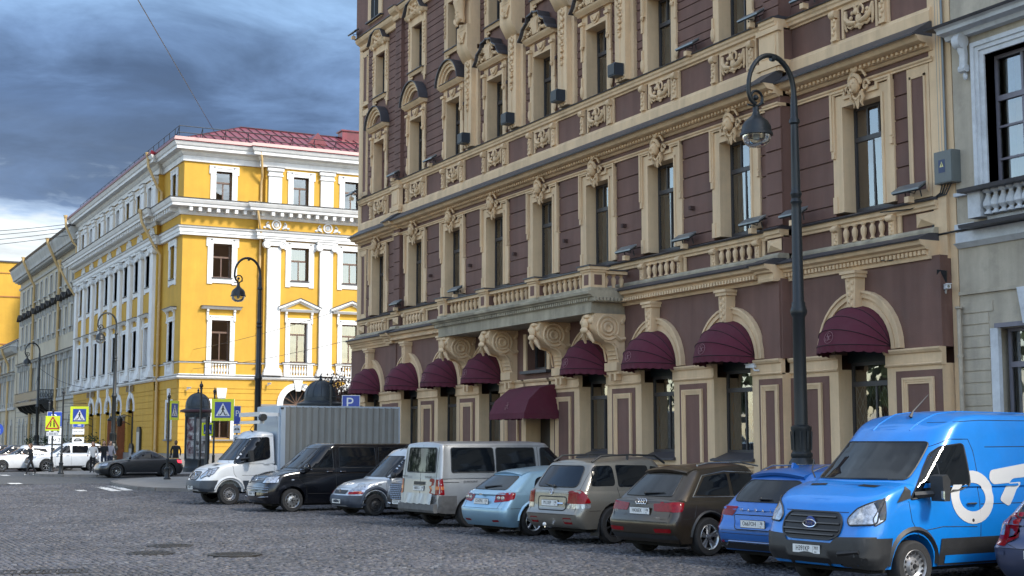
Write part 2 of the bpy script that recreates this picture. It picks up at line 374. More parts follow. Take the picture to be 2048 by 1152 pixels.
# --- balustrade zone
seg_corn('pedestal_base', [(-.2, 6.78), (.18, 6.78), (.18, 6.86), (.12, 6.93), (-.2, 6.93)], CREAMD)
seg_corn('pedestal_wall', [(-.5, 6.93), (-.02, 6.93), (-.02, 7.4), (-.5, 7.4)], BROWN)
seg_corn('pedestal_rail', [(-.2, 7.36), (.06, 7.36), (.07, 7.42), (.12, 7.45), (.12, 7.56), (-.2, 7.56)], CREAM)
seg_corn('sill_flashing', [(-.4, 7.56), (.20, 7.56), (.22, 7.585), (.02, 7.66), (-.4, 7.68)], TIN)
BALP = [(.055, 0), (.075, 0), (.075, .03), (.05, .04), (.045, .07), (.05, .10), (.075, .17), (.082, .26), (.07, .31), (.045, .35), (.045, .38), (.07, .40), (.07, .43)]
BALM = M().mat(CREAM).lathe(BALP, n=8, ph=PI / 8).mesh('baluster', 25)
cons = M().mat(CREAM).box(-.09, .09, -.13, 0, 6.93, 7.36).box(-.1, .1, -.15, 0, 7.36, 7.43)
cons.lathe([(.075, -.11), (.085, 0), (.075, .11)], (0, -.15, 7.33), 10, 'x')
for i in range(4): cons.ball((.02 * (-1) ** i, -.135, 7.2 - i * .075), (.045, .025, .045), 4, 6)
CONS = cons.mesh('console')
for k, (x, o) in BAY.items():
    if k in (4, 5, 6): continue
    bl = ob('balustrade', M().mat(BROWN).ob(x - 1.02, x + 1.02, o - .3, o + .0, 6.93, 7.36).mat(CREAM).ob(x - 1.25, x - 1.13, o, o + .05, 6.95, 7.36).ob(x + 1.13, x + 1.25, o, o + .05, 6.95, 7.36), BR)
    for s in (-1, 1): ob('console', CONS, bl, (x + s * 1.0, -o, 0))
    for i in range(5): ob('baluster', BALM, bl, (x - .64 + .32 * i, -o - .09, 6.93))
dia = M().mat(CREAM)
for x, o in ((13.01, .15), (-13.01, .15), (18.1, -.28), (-18.1, -.28)):
    v = [(x - .3, -o - .02, 7.0), (x + .3, -o - .02, 7.0), (x + .3, -o - .02, 7.32), (x - .3, -o - .02, 7.32), (x, -o - .15, 7.16)]
    dia.add(v, [(0, 1, 4), (1, 2, 4), (2, 3, 4), (3, 0, 4)])
ob('diamond_block', dia, BR)
# --- piano nobile: rusticated piers, framed windows with masks
def courses(x0, x1, o, zs, gap=.04, deep=.05, name='stone_course', m=BROWN, back=True):
    if back: ob('wall_backing', M().mat(m).ob(x0, x1, o - .6, o - deep, zs[0], zs[-1]), BR)
    for a, b in zip(zs, zs[1:]): brick(name, m, BR, x0, x1, o - deep - .01, o + random.uniform(-.004, .004), a + gap / 2, b - gap / 2)
Z1 = [7.66, 7.97, 8.53, 9.11, 9.69, 10.27, 10.86]
def piers(hw, ends=True):
    out = []
    for k in range(2, 8): out.append((BAY[k][0] + hw, BAY[k + 1][0] - hw, 0))
    for s in (-1, 1):
        a = [(s * (3 * SP + hw), s * 12.68, 0), (s * 12.68, s * 13.34, .15), (s * 13.34, s * (16.06 - hw), -.28), (s * (16.06 + hw), s * 17.7, -.28)]
        out += [(min(p, q), max(p, q), o) for p, q, o in a]
    return out
for a, b, o in piers(1.10): courses(a, b, o, Z1)
for s in (-1, 1):
    for z0, z1, o in ((7.68, 10.86, -.28), (13.4, 17.5, -.28), (17.7, 20.3, -.28)):
        x = s * 17.98; ep = M()
        ep.mat(CREAM).ob(x - .36, x + .36, o - .5, o + .02, z0, z1).mat(BROWN).ob(x - .2, x + .2, o + .02, o + .025, z0 + .2, z1 - .3)
        ep.mat(CREAM)
        for d in (-.26, .2): ep.ob(x + d, x + d + .06, o + .02, o + .05, z0 + .14, z1 - .24)
        ep.ob(x - .26, x + .26, o + .02, o + .05, z1 - .3, z1 - .24); ob('end_pilaster', ep, BR)
W1 = win_set('tall', 1.40, 2.66, 1.83, 3, 2, FRAME)
fr = M().mat(CREAM); x = .70; H1 = 2.66; T = 3.10
fr.ob(-1.10, -x, -.33, .05, 0, H1).ob(x, 1.10, -.33, .05, 0, H1).ob(-1.10, 1.10, -.33, .05, H1, T - .25)
for s in (-1, 1):
    a = lambda p, q: (min(s * p, s * q), max(s * p, s * q))
    fr.ob(*a(.70, .78), .05, .075, 0, H1 + .08).ob(*a(.98, 1.12), .05, .10, 1.55, T)
    fr.ob(*a(1.04, 1.12), .10, .13, 1.6, T).ob(*a(1.0, 1.1), .05, .11, 1.4, 1.55).ob(*a(.96, 1.12), .05, .07, 0, .42)
    fr.ob(*a(.55, 1.12), .05, .11, T - .10, T).ob(*a(.55, .63), .05, .11, T - .26, T - .10).ob(*a(.25, .55), .05, .11, T - .26, T - .18)
    fr.ob(*a(.55, 1.12), .11, .14, T - .05, T)
fr.ob(-.78, .78, .05, .075, H1, H1 + .08).ob(-1.10, 1.10, -.33, .05, T - .25, T - .12)
FR1 = fr.mesh('surround')
mk = M().mat(CREAM)                                               # mascaron: a head in a scrolled cartouche
mk.ball((0, -.22, 3.02), (.15, .15, .2), 8, 10); mk.ball((0, -.37, 3.0), (.03, .05, .06), 4, 6).ball((0, -.33, 2.88), (.07, .05, .05), 4, 6)
for s in (-1, 1): mk.ball((s * .06, -.34, 3.06), (.035, .025, .02), 4, 6)
for i in range(16):
    t = PI * i / 15; mk.ball((.19 * cos(t), -.20 - .05 * sin(t), 3.08 + .2 * sin(t)), .06, 4, 6)
for s in (-1, 1):
    pts = [(s * (.30 + .12 * cos(t) * (1 - t / 9)), -.12, 2.98 + .16 * sin(t) * (1 - t / 9)) for t in [i * .5 for i in range(14)]]
    mk.tube(pts, .035, 5); mk.tube([(s * .28, -.1, 3.22), (s * .2, -.14, 3.38), (s * .05, -.16, 3.42)], .04, 5)
    mk.tube([(s * .16, -.16, 2.85), (s * .22, -.14, 2.72), (s * .12, -.12, 2.60), (s * .16, -.1, 2.5)], [.06, .05, .045, .02], 5)
    mk.tube([(s * .2, -.13, 2.9), (s * .09, -.17, 2.74), (0, -.18, 2.68)], .035, 5)
mk.ball((0, -.2, 3.42), (.09, .05, .08), 5, 8).tube([(-.05, -.14, 2.72), (0, -.13, 2.45)], [.06, .02], 5).tube([(.05, -.14, 2.72), (0, -.13, 2.45)], [.06, .02], 5)
MASK = mk.mesh('mask_keystone', 70)
for k, (x, o) in BAY.items():
    c1 = [(-.62, -.28, .1, 1.76, CURT, 0), (.3, .62, .1, 1.76, CURT, 0), (-.62, -.36, 1.9, 2.56, CURT, 0)]
    if k == 5: c1 = [(-.62, .62, .1, 1.76, CURT, 0), (-.62, -.2, 1.9, 2.56, CURT, 0)]
    w = put_window(W1, BR, x, o - .30, 7.74, curt=c1)
    ob('surround', FR1, w, (0, -.30, 0)); ob('mask_keystone', MASK, w, (0, -.34, .02))
    ob('wall_spandrel', M().mat(BROWN).ob(x - 1.1, x + 1.1, o - .5, o - .02, 10.55, 11.1), BR)
seg_corn('string_moulding', [(-.2, 10.84), (.06, 10.84), (.05, 10.88), (.09, 10.91), (.10, 10.95), (-.2, 10.95)], CREAM, [(a, b, o) for a, b, o in SEG])
seg_corn('frieze', [(-.5, 10.95), (0, 10.95), (0, 11.13), (-.5, 11.13)], BROWN)
seg_corn('upper_cornice', [(-.1, 11.10), (.06, 11.10), (.10, 11.14), (.12, 11.17), (.20, 11.17), (.20, 11.25), (.38, 11.27), (.44, 11.29), (.50, 11.37), (.56, 11.42), (-.1, 11.42)], CREAM)
seg_corn('cornice_roof', [(-.1, 11.42), (.60, 11.41), (.63, 11.39), (.64, 11.43), (.08, 11.80), (-.1, 11.80)], TIN)
bd = M().mat(CREAM)
for a, b, o in SEG:
    n = int((b - a) / .16)
    for i in range(n): bd.ob(a + .03 + i * .16, a + .11 + i * .16, o + .2, o + .27, 11.18, 11.25)
ob('bead_row', bd, BR, kind='stuff')
# --- pedestal zone of the second floor
seg_corn('pedestal_band', [(-.5, 11.78), (.10, 11.78), (.10, 12.04), (.07, 12.07), (.05, 12.14), (-.5, 12.14)], CREAM)
seg_corn('pedestal_field', [(-.5, 12.14), (-.01, 12.14), (-.01, 13.0), (-.5, 13.0)], BROWN)
seg_corn('sill_course', [(-.5, 12.96), (.04, 12.96), (.05, 13.0), (.12, 13.03), (.13, 13.1), (.17, 13.14), (.17, 13.22), (-.5, 13.22)], CREAM)
seg_corn('sill_course_flashing', [(-.5, 13.22), (.22, 13.22), (.23, 13.245), (0, 13.31), (-.5, 13.31)], TIN)
rp = M()
rp.mat(CREAM).ob(-.66, .66, 0, .05, 12.88, 12.96).ob(-.66, -.58, 0, .05, 12.16, 12.88).ob(.58, .66, 0, .05, 12.16, 12.88)
for s in (-1, 1):
    rp.ob(s * .92 - .14, s * .92 + .14, 0, .06, 12.14, 12.96).ob(s * .88 - .1, s * .88 + .1, .06, .12, 12.2, 12.7)
    rp.lathe([(.1, -.1), (.12, 0), (.1, .1)], (s * .88, -.12, 12.84), 10, 'x').ob(s * .88 - .11, s * .88 + .11, 0, .14, 12.16, 12.22)
    for i in range(4): rp.ball((s * .88 + .03 * (-1) ** i, -.13, 12.68 - i * .11), (.055, .035, .06), 4, 6)
    rp.tube([(s * .50, -.05, 12.82), (s * .46, -.08, 12.6), (s * .3, -.1, 12.46), (s * .08, -.1, 12.42)], [.045, .07, .08, .05], 6)
    rp.tube([(s * .5, -.05, 12.82), (s * .52, -.06, 12.6), (s * .5, -.05, 12.4), (s * .46, -.04, 12.3)], [.05, .05, .045, .03], 5)
    rp.tube([(s * .12, -.06, 12.4), (s * .3, -.06, 12.34), (s * .42, -.05, 12.42)], .04, 5)
rp.ball((0, -.06, 12.52), (.11, .07, .15), 6, 8).ball((0, -.06, 12.36), (.2, .05, .07), 5, 8).ball((-.06, -.08, 12.72), (.1, .07, .1), 5, 8)
rp.tube([(.10 + .1 * cos(t), -.09, 12.72 + .12 * sin(t)) for t in [i * .5 - 1 for i in range(11)]], .035, 5)
for q in ((-.25, 12.72), (.3, 12.7), (-.3, 12.6), (.27, 12.6), (-.15, 12.86), (.02, 12.3)): rp.ball((q[0], -.05, q[1]), (.07, .04, .06), 4, 6)
RELIEF = rp.mesh('relief_panel', 60)
for k, (x, o) in BAY.items(): ob('relief_panel', RELIEF, BR, (x, -o, 0))
for x, o in ((13.01, .15), (-13.01, .15)):
    pb = M().mat(CREAM)
    pb.ob(x - .42, x + .42, o - .1, o + .08, 11.78, 13.1).ob(x - .48, x + .48, o, o + .14, 12.86, 13.0).ob(x - .5, x + .5, o, o + .14, 11.9, 12.1)
    pb.ob(x - .3, x + .3, o + .08, o + .10, 12.2, 12.78); ob('pedestal_block', pb, BR)
# --- second floor
Z2 = [13.31]; t = 13.58
while t < 17.6: Z2 += [round(t, 2), round(t + .24, 2)]; t += .62
Z2 = [z for z in Z2 if z < 17.5] + [17.75]
Z3 = [17.75, 18.0, 18.24, 18.62, 18.86, 19.24, 19.48, 19.86, 20.1, 20.4]
for a, b, o in piers(.92): courses(a, b, o, Z2, .034, .04); courses(a, b, o, Z3, .034, .04)
W2 = win_set('upper', 1.30, 2.32, 1.5, 3, 2, FRAME); W3 = win_set('third', 1.10, 1.98, 1.25, 2, 2, FRAME)
H2 = 2.32
def surround2():
    f = M().mat(CREAM)
    f.ob(-.92, -.65, -.36, .06, 0, H2).ob(.65, .92, -.36, .06, 0, H2).ob(-.92, .92, -.36, .06, H2, 2.86)
    for s in (-1, 1):
        q = lambda a, b: (min(s * a, s * b), max(s * a, s * b))
        f.ob(*q(.86, .96), .06, .10, 1.3, 2.5).ob(*q(.74, .9), .06, .14, 1.78, 2.5)
        f.ball((s * .82, -.14, 1.75), (.06, .06, .09), 4, 6).ob(*q(.70, .96), .06, .2, 2.5, 2.6).ob(*q(.78, .86), .14, .16, 1.86, 2.44)
        f.ball((s * .93, -.07, .28), (.09, .06, .22), 6, 8).ob(*q(.88, .95), .04, .1, .45, .75)
    f.ob(-.65, .65, .06, .09, H2, H2 + .07).mat(BROWN).ob(-.55, .55, .06, .065, 2.5, 2.8)
    f.mat(CREAM).prism([(-.3, 2.72), (.3, 2.72), (.22, 2.5), (.05, 2.40), (-.05, 2.40), (-.22, 2.5)], 'y', -.12, -.06)
    f.tube([(-.22, -.13, 2.66), (-.1, -.15, 2.52), (0, -.16, 2.49), (.1, -.15, 2.52), (.22, -.13, 2.66)], .03, 5)
    f.corn([(0, 2.82), (.16, 2.82), (.2, 2.87), (.3, 2.92), (.32, 2.99), (0, 2.99)], -1.05, 1.05)
    return f
sa = surround2(); sa.mat(TIN).corn([(0, 2.99), (.36, 2.985), (.36, 3.0), (0, 3.08)], -.78, .78)
sa.mat(CREAM)
for r0, r1, oo in ((.70, .82, .16), (.82, .94, .24), (.94, 1.06, .32)): sa.ring(r0, r1, (0, 2.80), 'y', -oo, 0, R(12), R(168), 16)
sa.mat(BROWN).prism([(.7 * cos(R(12 + 156 * i / 16)), 2.8 + .7 * sin(R(12 + 156 * i / 16))) for i in range(17)], 'y', -.05, 0)
sa.mat(TIN).ring(1.06, 1.10, (0, 2.80), 'y', -.42, 0, R(9), R(171), 16)
SA = sa.mesh('surround', 50)
sb = surround2(); sb.mat(TIN)
roofp = [(-1.12, 2.98), (-.95, 3.12), (-.82, 3.36), (-.5, 3.52), (-.42, 3.72), (-.1, 3.76), (0, 3.82), (.1, 3.76), (.42, 3.72), (.5, 3.52), (.82, 3.36), (.95, 3.12), (1.12, 2.98)]
for (a, b), (c, d) in zip(roofp, roofp[1:]): sb.prism([(a, b), (c, d), (c, d - .05), (a, b - .05)], 'y', -.48, 0)
sb.mat(CREAM)
for s in (-1, 1):
    for (a, b), (c, d) in (((1.08, 2.98), (.9, 3.12)), ((.9, 3.12), (.78, 3.34)), ((.78, 3.34), (.52, 3.46))):
        sb.prism([(s * a, b), (s * c, d), (s * (c - .1), d - .04), (s * (a - .12), b)], 'y', -.36, 0)
    sb.tube([(s * (.36 + .13 * cos(t) * (1 - t / 8)), -.34, 3.4 + .13 * sin(t) * (1 - t / 8)) for t in [i * .5 for i in range(12)]], .04, 5)
    for i in range(7): sb.ball((s * (.72 - i * .08), -.26 - .02 * (i % 3), 3.08 + .04 * (i % 2) + .02 * i), (.07, .06, .06), 4, 6)
    sb.tube([(s * .5, -.2, 3.1), (s * .3, -.28, 3.2), (s * .16, -.3, 3.0)], .05, 5)
for i in range(5): sb.tube([((i - 2) * .05, -.3, 3.02), ((i - 2) * .10, -.38, 3.4), ((i - 2) * .13, -.32, 3.62)], [.05, .065, .05], 5)
sb.ball((0, -.34, 3.68), (.12, .08, .08), 5, 8)
SB = sb.mesh('surround', 50)
sc_ = M().mat(CREAM)
sc_.ob(-.90, -.55, -.3, .06, -.02, 1.98).ob(.55, .90, -.3, .06, -.02, 1.98).ob(-.9, .9, -.3, .06, 1.98, 2.3).corn([(0, 2.3), (.1, 2.3), (.22, 2.38), (.24, 2.48), (0, 2.5)], -.98, .98)
sc_.mat(TIN).corn([(-.3, -.06), (.2, -.06), (.2, -.03), (-.3, .02)], -.78, .78).mat(CREAM).corn([(0, -.2), (.08, -.2), (.14, -.06), (0, -.06)], -.72, .72)
for s in (-1, 1):
    q = lambda a, b: (min(s * a, s * b), max(s * a, s * b))
    sc_.ob(*q(.66, .9), 0, .06, -.42, 0).ob(*q(.5, .66), 0, .05, -.3, -.2).ball((s * .84, -.06, -.52), (.06, .05, .13), 5, 6)
    for i in range(9): sc_.ball((s * (.79 + .02 * (-1) ** i), -.08, 1.9 - i * .16), (.07 - .004 * i, .05, .075), 4, 6)
    sc_.tube([(s * .9, -.12, 2.44), (s * .62, -.2, 2.62), (s * .5, -.22, 2.86), (s * .3, -.22, 2.96)], [.1, .08, .07, .05], 6)
    for i in range(5): sc_.ball((s * (.6 - .11 * i), -.16, 2.30 + .14 * i), (.1, .08, .1), 4, 6)
for i in range(12): sc_.ball((.34 * sin(i * 2.4), -.18 - .05 * cos(i), 2.42 + .05 * i), (.1, .09, .09), 4, 6)
for (a, b), (c, d) in (((-.98, 2.5), (-.6, 2.95)), ((-.6, 2.95), (0, 3.06)), ((0, 3.06), (.6, 2.95)), ((.6, 2.95), (.98, 2.5))):
    sc_.mat(TIN).prism([(a, b), (c, d), (c, d - .04), (a, b - .04)], 'y', -.36, 0)
SCM = sc_.mesh('surround', 60)
for k, (x, o) in BAY.items():
    w = put_window(W2, BR, x, o - .36, 13.31, curt=[(-.6, -.2, .1, 1.44, CURT, 0), (-.6, -.1, 1.56, 2.24, CURT, 0), (.25, .6, .1, 1.44, CURT, 0)])
    ob('surround', SA if k in (1, 2, 3, 7, 8, 9) else SB, w, (0, -.36, 0))
    ob('wall_spandrel', M().mat(BROWN).ob(x - .92, x + .92, o - .5, o - .04, 15.9, 17.75), BR); ob('wall_spandrel', M().mat(BROWN).ob(x - .92, x + .92, o - .5, o - .04, 19.7, 20.4), BR)
    if k <= 6:
        w = put_window(W3, BR, x, o - .30, 17.75, curt=[(-.5, -.1, .1, 1.2, CURT, 0), (-.5, -.2, 1.3, 1.9, CURT, 0)]); ob('surround', SCM, w, (0, -.30, 0))
    else: ob('wall_spandrel', M().mat(BROWN).ob(x - .92, x + .92, o - .5, o - .04, 17.7, 19.8), BR)
seg_corn('top_string', [(-.5, 20.38), (.1, 20.38), (.14, 20.46), (.12, 20.6), (.3, 20.7), (.36, 20.8), (.36, 20.9), (-.5, 20.9)], CREAM)
seg_corn('top_string_flashing', [(-.5, 20.9), (.42, 20.9), (.42, 20.93), (0, 21.0), (-.5, 21.0)], TIN)
# the fourth floor pieces that show at the far end
ob('window_fourth_floor', M().mat(CREAM).ob(-16.9, -15.2, 0, .06 - .28 + .3, 21.2, 23.4).mat(TIN).ob(-16.95, -15.1, 0, .2, 21.25, 21.3).mat(ROOM).ob(-16.5, -15.6, .05, .09, 21.4, 23.4).mat(FRAME).ob(-16.08, -16.0, .08, .1, 21.4, 23.4), BR)
# pilasters hung with garlands, and the corbelled torsos above
def pilaster_mesh():
    p = M().mat(CREAM).ob(-.52, .52, -.1, .12, 13.31, 17.1).ob(-.31, .31, .12, .30, 13.31, 17.0)
    p.prism([(-.12, 16.7), (-.30, 16.7), (-.56, 17.15), (-.56, 17.3), (-.12, 17.3)], 'x', -.46, .46).ob(-.46, .46, -.1, .56, 17.3, 18.05)
    p.ob(-.30, .30, .56, .575, 17.86, 17.92).tube([(-.3, -.58, 17.75), (-.2, -.62, 17.5), (0, -.64, 17.36), (.2, -.62, 17.5), (.3, -.58, 17.75)], .05, 5)
    for i in range(8): p.ball((.14 * sin(i * 2), -.60, 17.6 - .03 * i), (.08, .05, .07), 4, 6)
    p.tube([(.12 * cos(t), -.31, 16.5 + .2 * sin(t)) for t in [i * PI / 6 for i in range(7)]], .03, 5)
    for i in range(26):
        t = i / 26; z = 16.58 - 1.9 * t; w = .12 * (1 - t) + .03
        p.ball((w * .8 * sin(i * 2.1), -.33 - .03 * cos(i * 1.7), z), (.085 * (1 - .5 * t), .055, .085), 4, 6, Euler((0, i * .9, 0)))
    p.tube([(0, -.31, 14.7), (0, -.31, 13.9)], .012, 4); p.ob(-.27, .27, .30, .32, 13.4, 13.46)
    return p.mesh('pilaster', 60)
PILM = pilaster_mesh()
tors = M().mat(CREAM)                                             # atlas figure seen from chest to hips
rings = [(.00, .20, .15, 0), (.14, .25, .17, 0), (.32, .21, .15, .01), (.52, .23, .16, .02), (.74, .29, .19, .04), (.95, .31, .19, .05), (1.08, .24, .15, .04), (1.16, .10, .09, .04), (1.28, .09, .09, .05)]
vs = []
for z, a, b, y in rings:
    for i in range(14):
        t = 2 * PI * i / 14; vs.append((a * cos(t), -.62 - y + b * sin(t) * (1.15 if sin(t) < 0 else 1), 18.15 + z))
tors.add(vs, [(j * 14 + i, j * 14 + (i + 1) % 14, (j + 1) * 14 + (i + 1) % 14, (j + 1) * 14 + i) for j in range(8) for i in range(14)], True)
tors.ball((0, -.70, 19.58), (.13, .15, .18), 7, 10)
for s in (-1, 1):
    tors.ball((s * .12, -.80, 18.98), (.13, .07, .10), 5, 8); tors.ball((s * .07, -.78, 18.6), (.07, .05, .09), 4, 8); tors.ball((s * .07, -.78, 18.42), (.07, .05, .08), 4, 8)
    tors.tube([(s * .28, -.66, 19.12), (s * .48, -.64, 19.3), (s * .42, -.60, 19.65), (s * .2, -.56, 19.85)], [.12, .10, .085, .07], 8)
    tors.tube([(s * .2, -.74, 18.3), (s * .1, -.8, 18.15), (-s * .1, -.78, 18.0)], [.09, .07, .03], 6)
tors.ob(-.46, .46, -.1, .42, 18.05, 20.0)
TORS = tors.mesh('torso_statue', 60)
for q in (-1.5, -.5, .5, 1.5):
    p = ob('pilaster', PILM, BR, (q * SP, 0, 0))
    if q < 0: ob('torso_statue', TORS, p)
    else: ob('upper_pilaster', M().mat(CREAM).ob(-.46, .46, -.1, .42, 18.05, 20.3), p)
# --- stone balcony on scrolled consoles
bc = M(); bc.mat(CREAMD).ob(-5.67, 5.67, 0, 1.45, 5.93, 6.27)
pr = [(0, 6.27), (1.47, 6.27), (1.50, 6.30), (1.50, 6.40), (1.58, 6.42), (1.60, 6.46), (1.70, 6.49), (1.72, 6.57), (1.66, 6.60), (0, 6.64)]
bc.mat(CREAMD).corn(pr, -5.94, 5.94)
for i in range(84): bc.ob(-5.66 + i * .135, -5.58 + i * .135, 1.5, 1.56, 6.30, 6.40)
for i in range(9): bc.box(5.94, 6.0, -.45 - i * .125, -.37 - i * .125, 6.30, 6.40)
BALC = ob('balcony', bc, BR)
bs = M().mat(CREAMD).ob(-5.5, 5.5, 1.02, 1.40, 6.62, 6.74).mat(CREAM).ob(-5.5, 5.5, 1.04, 1.36, 7.17, 7.27).mat(TIN).ob(-5.5, 5.5, 1.0, 1.42, 7.272, 7.31)
bs.mat(CREAM).ob(5.25, 5.6, .1, 1.0, 7.17, 7.27).ob(-5.6, -5.25, .1, 1.0, 7.17, 7.27).mat(TIN).ob(5.2, 5.65, .1, 1.0, 7.272, 7.31).ob(-5.65, -5.2, .1, 1.0, 7.272, 7.31).mat(CREAMD).ob(5.2, 5.62, .1, 1.0, 6.62, 6.74).ob(-5.62, -5.2, .1, 1.0, 6.62, 6.74)
ob('railing', bs, BALC)
pm = M().mat(CREAM).ob(-.27, .27, .95, 1.46, 6.62, 7.2).mat(CREAMD).ob(-.3, .3, .92, 1.49, 6.62, 6.72).mat(CREAM).ob(-.31, .31, .91, 1.50, 7.2, 7.27).ob(-.36, .36, .86, 1.56, 7.27, 7.36)
pm.mat(TIN).ob(-.40, .40, .82, 1.60, 7.362, 7.40).mat(BROWN).ob(-.13, .13, 1.46, 1.47, 6.8, 7.12).box(.272, .28, -1.34, -1.07, 6.8, 7.12)
PM = pm.mesh('balcony_pier')
for x in (-5.4, -1.87, 1.87, 5.4): ob('pier', PM, BALC, (x, 0, 0))
for a in (-5.4, -1.77, 1.87):
    for i in range(9): ob('baluster', BALM, BALC, (a + .42 + i * .335, -1.2, 6.74))
for i in range(3): ob('baluster', BALM, BALC, (5.42, -.22 - .28 * i, 6.74))
def console_mesh():
    c = M().mat(CREAM)
    prof = [(0, 5.93), (1.32, 5.93), (1.40, 5.75), (1.38, 5.5), (1.22, 5.28), (1.0, 5.14), (.8, 5.10), (.62, 5.02), (.50, 4.85), (.45, 4.6), (.45, 4.45), (.56, 4.45), (.56, 4.2), (.48, 4.17), (.48, 4.10), (0, 4.10)]
    c.prism([(-o, z) for o, z in prof], 'x', -.36, .36)
    for s in (-1, 1):
        for r, rr in ((.37, .05), (.24, .045), (.12, .06)): c.tube([(s * .37, -.86 + r * cos(t), 5.5 + r * sin(t)) for t in [i * PI / 10 for i in range(20)]], rr, 5, True)
        for i in range(7): c.ball((s * .38, -.1 - .07 * i * .6, 5.86 - .06 * abs(3 - i)), (.05, .08, .08), 4, 6)
        c.tube([(s * .38, -.72, 5.35), (s * .39, -.45, 5.14), (s * .38, -.2, 5.2), (s * .38, -.12, 5.6)], [.04, .08, .07, .05], 5)
        c.tube([(s * .36, -.98, 5.10), (s * .36, -.74, 5.05), (s * .36, -.58, 4.9), (s * .36, -.5, 4.5)], .035, 5)
    for z in (4.55, 4.68, 4.81): c.ob(-.26, .26, .4, .50 + (z - 4.5) * .1, z, z + .05)
    c.ball((0, -1.44, 5.6), (.14, .12, .17), 6, 8).ball((0, -1.5, 5.42), (.22, .07, .1), 5, 8).ball((0, -1.36, 5.84), (.2, .12, .08), 5, 8)
    for s in (-1, 1):
        c.tube([(s * .05, -1.42, 5.4), (s * .2, -1.40, 5.25), (s * .24, -1.3, 5.05)], [.07, .08, .04], 5); c.ball((s * .26, -1.40, 5.68), .085, 5, 8)
        c.ob(s * .15 - .06, s * .15 + .06, .3, .50, 3.9, 4.12)
    return c.mesh('scroll_bracket', 50)
CM = console_mesh()
for x in (-5.3, -1.87, 1.87, 5.3): ob('scroll_bracket', CM, BALC, (x, -GO + .26, 0))
vh = M().mat(mat('rusty_vent', (.06, .03, .025), .8)).ob(-.06, .06, 0, .14, -.05, .06).mesh('vent_hood')
for k in range(2, 9):
    ob('vent_hood', vh, BR, (BAY[k][0] + SP / 2 - .25, 0, 8.75)); 
for q in (-1.5, -.5, .5): ob('vent_hood', vh, BR, (q * SP - .75, 0, 15.2))
# ================================================================== the yellow and white corner building
YEL = mat('yellow_plaster', (.56, .325, .042), .85, bump=.2, bs=30, var=.09, vs=.6, streak=.08, dirt=.06)
WHT = mat('white_plaster', (.74, .74, .73), .8, bump=.15, bs=30, var=.06, vs=1, streak=.1, dirt=.12)
WOOD = mat('brown_window_wood', (.14, .085, .06), .5, var=.15, vs=4)
LACE = mat('lace_curtain', (.26, .28, .26), .9, var=.25, vs=5)
REDR = mat('red_roof_sheet', (.17, .022, .034), .38, var=.25, vs=.8, streak=.2)
PIPE = mat('yellow_downpipe', (.55, .38, .17), .5, var=.12, vs=2)
GREYS = mat('grey_plinth_stone', (.22, .21, .20), .85, bump=.3, bs=30, var=.15)
YB = thing('corner_building', 'bright yellow corner building with white pilasters and a red metal roof', 'building', (23, 93.4, 0), 0)
YS = ob('side_facade', None, YB, rot=R(-90)); YF = ob('front_facade', None, YB)
for n_, par in (('f', YF), ('s', YS)): pass
# one level less: the facades are only frames for placing, their pieces are parts of the building
Rot = Matrix.Rotation(R(-90), 4, 'Z')
class Fac:
    """a facade frame: pieces become parts of root, placed at along-wall x, outwards o, height z"""
    def __init__(s, root, rz, org=(0, 0)): s.root = root; s.rz = rz; s.org = org
    def put(s, name, me, x=0, o=0, z=0, parent=None, **kw):
        p = Matrix.Rotation(s.rz, 4, 'Z') @ Vector((x, -o, z)) + Vector((*s.org, 0))
        return ob(name, me, s.root, p, s.rz, **kw)
    def win(s, ws, x, o, z, curt=None, **kw):
        w = put_window(ws, s.root, 0, 0, 0, curt=curt, **kw); p = Matrix.Rotation(s.rz, 4, 'Z') @ Vector((x, -o, z)) + Vector((*s.org, 0))
        w.location = p; w.rotation_euler = (0, 0, s.rz); return w
for o in (YS, YF): bpy.data.objects.remove(o)
FF, FS = Fac(YB, 0), Fac(YB, R(-90))
ob('wall', M().mat(YEL).box(.4, 30, .4, 37, 0, 22.2), YB)
ob('plinth', M().mat(GREYS).box(-.08, 30, -.08, 30, 0, 1.25).box(-.45, .3, 5.7, 36.9, 0, 1.24), YB)
YW = dict(att=win_set('attic', 1.12, 2.0, 1.25, 1, 2, WOOD, bar=.08), mid=win_set('middle', 1.30, 2.32, 1.42, 1, 2, WOOD, bar=.08),
          low=win_set('piano', 1.28, 2.76, 1.95, 1, 2, WOOD, bar=.08), gnd=win_set('street', 1.30, 2.45, 1.55, 1, 2, WOOD, bar=.08))
def lace(w, h, t): return [(-w / 2 + .1, w / 2 - .1, t + .08, h - .1, LACE, .1), (-w / 2 + .08, -.06, .12, t - .06, LACE, .25), (.06, w / 2 - .08, .12, t - .06, LACE, .25)]
def yframe(w, h, b, ear, drop, d=.3):
    f = M().mat(WHT); x = w / 2
    f.ob(-x - b, -x, -d, .07, -drop, h + b).ob(x, x + b, -d, .07, -drop, h + b).ob(-x, x, -d, .07, h, h + b).ob(-x, x, -d, .07, -drop, 0)
    f.ob(-x - b * .45, -x - b * .2, .07, .10, 0, h + b * .8).ob(x + b * .2, x + b * .45, .07, .10, 0, h + b * .8).ob(-x - b * .45, x + b * .45, .07, .10, h + b * .55, h + b * .8)
    if ear:
        f.ob(-x - b - .1, -x, .02, .09, h - .2, h + b).ob(x, x + b + .1, .02, .09, h - .2, h + b).ob(-x - b - .1, x + b + .1, .07, .12, h + b - .08, h + b)
        f.ob(-x - b, -x - b + .35, 0, .07, -drop - .08, -drop).ob(x + b - .35, x + b, 0, .07, -drop - .08, -drop)
        f.mat(TIN).ob(-x - .05, x + .05, 0, .14, -.06, 0)
    return f
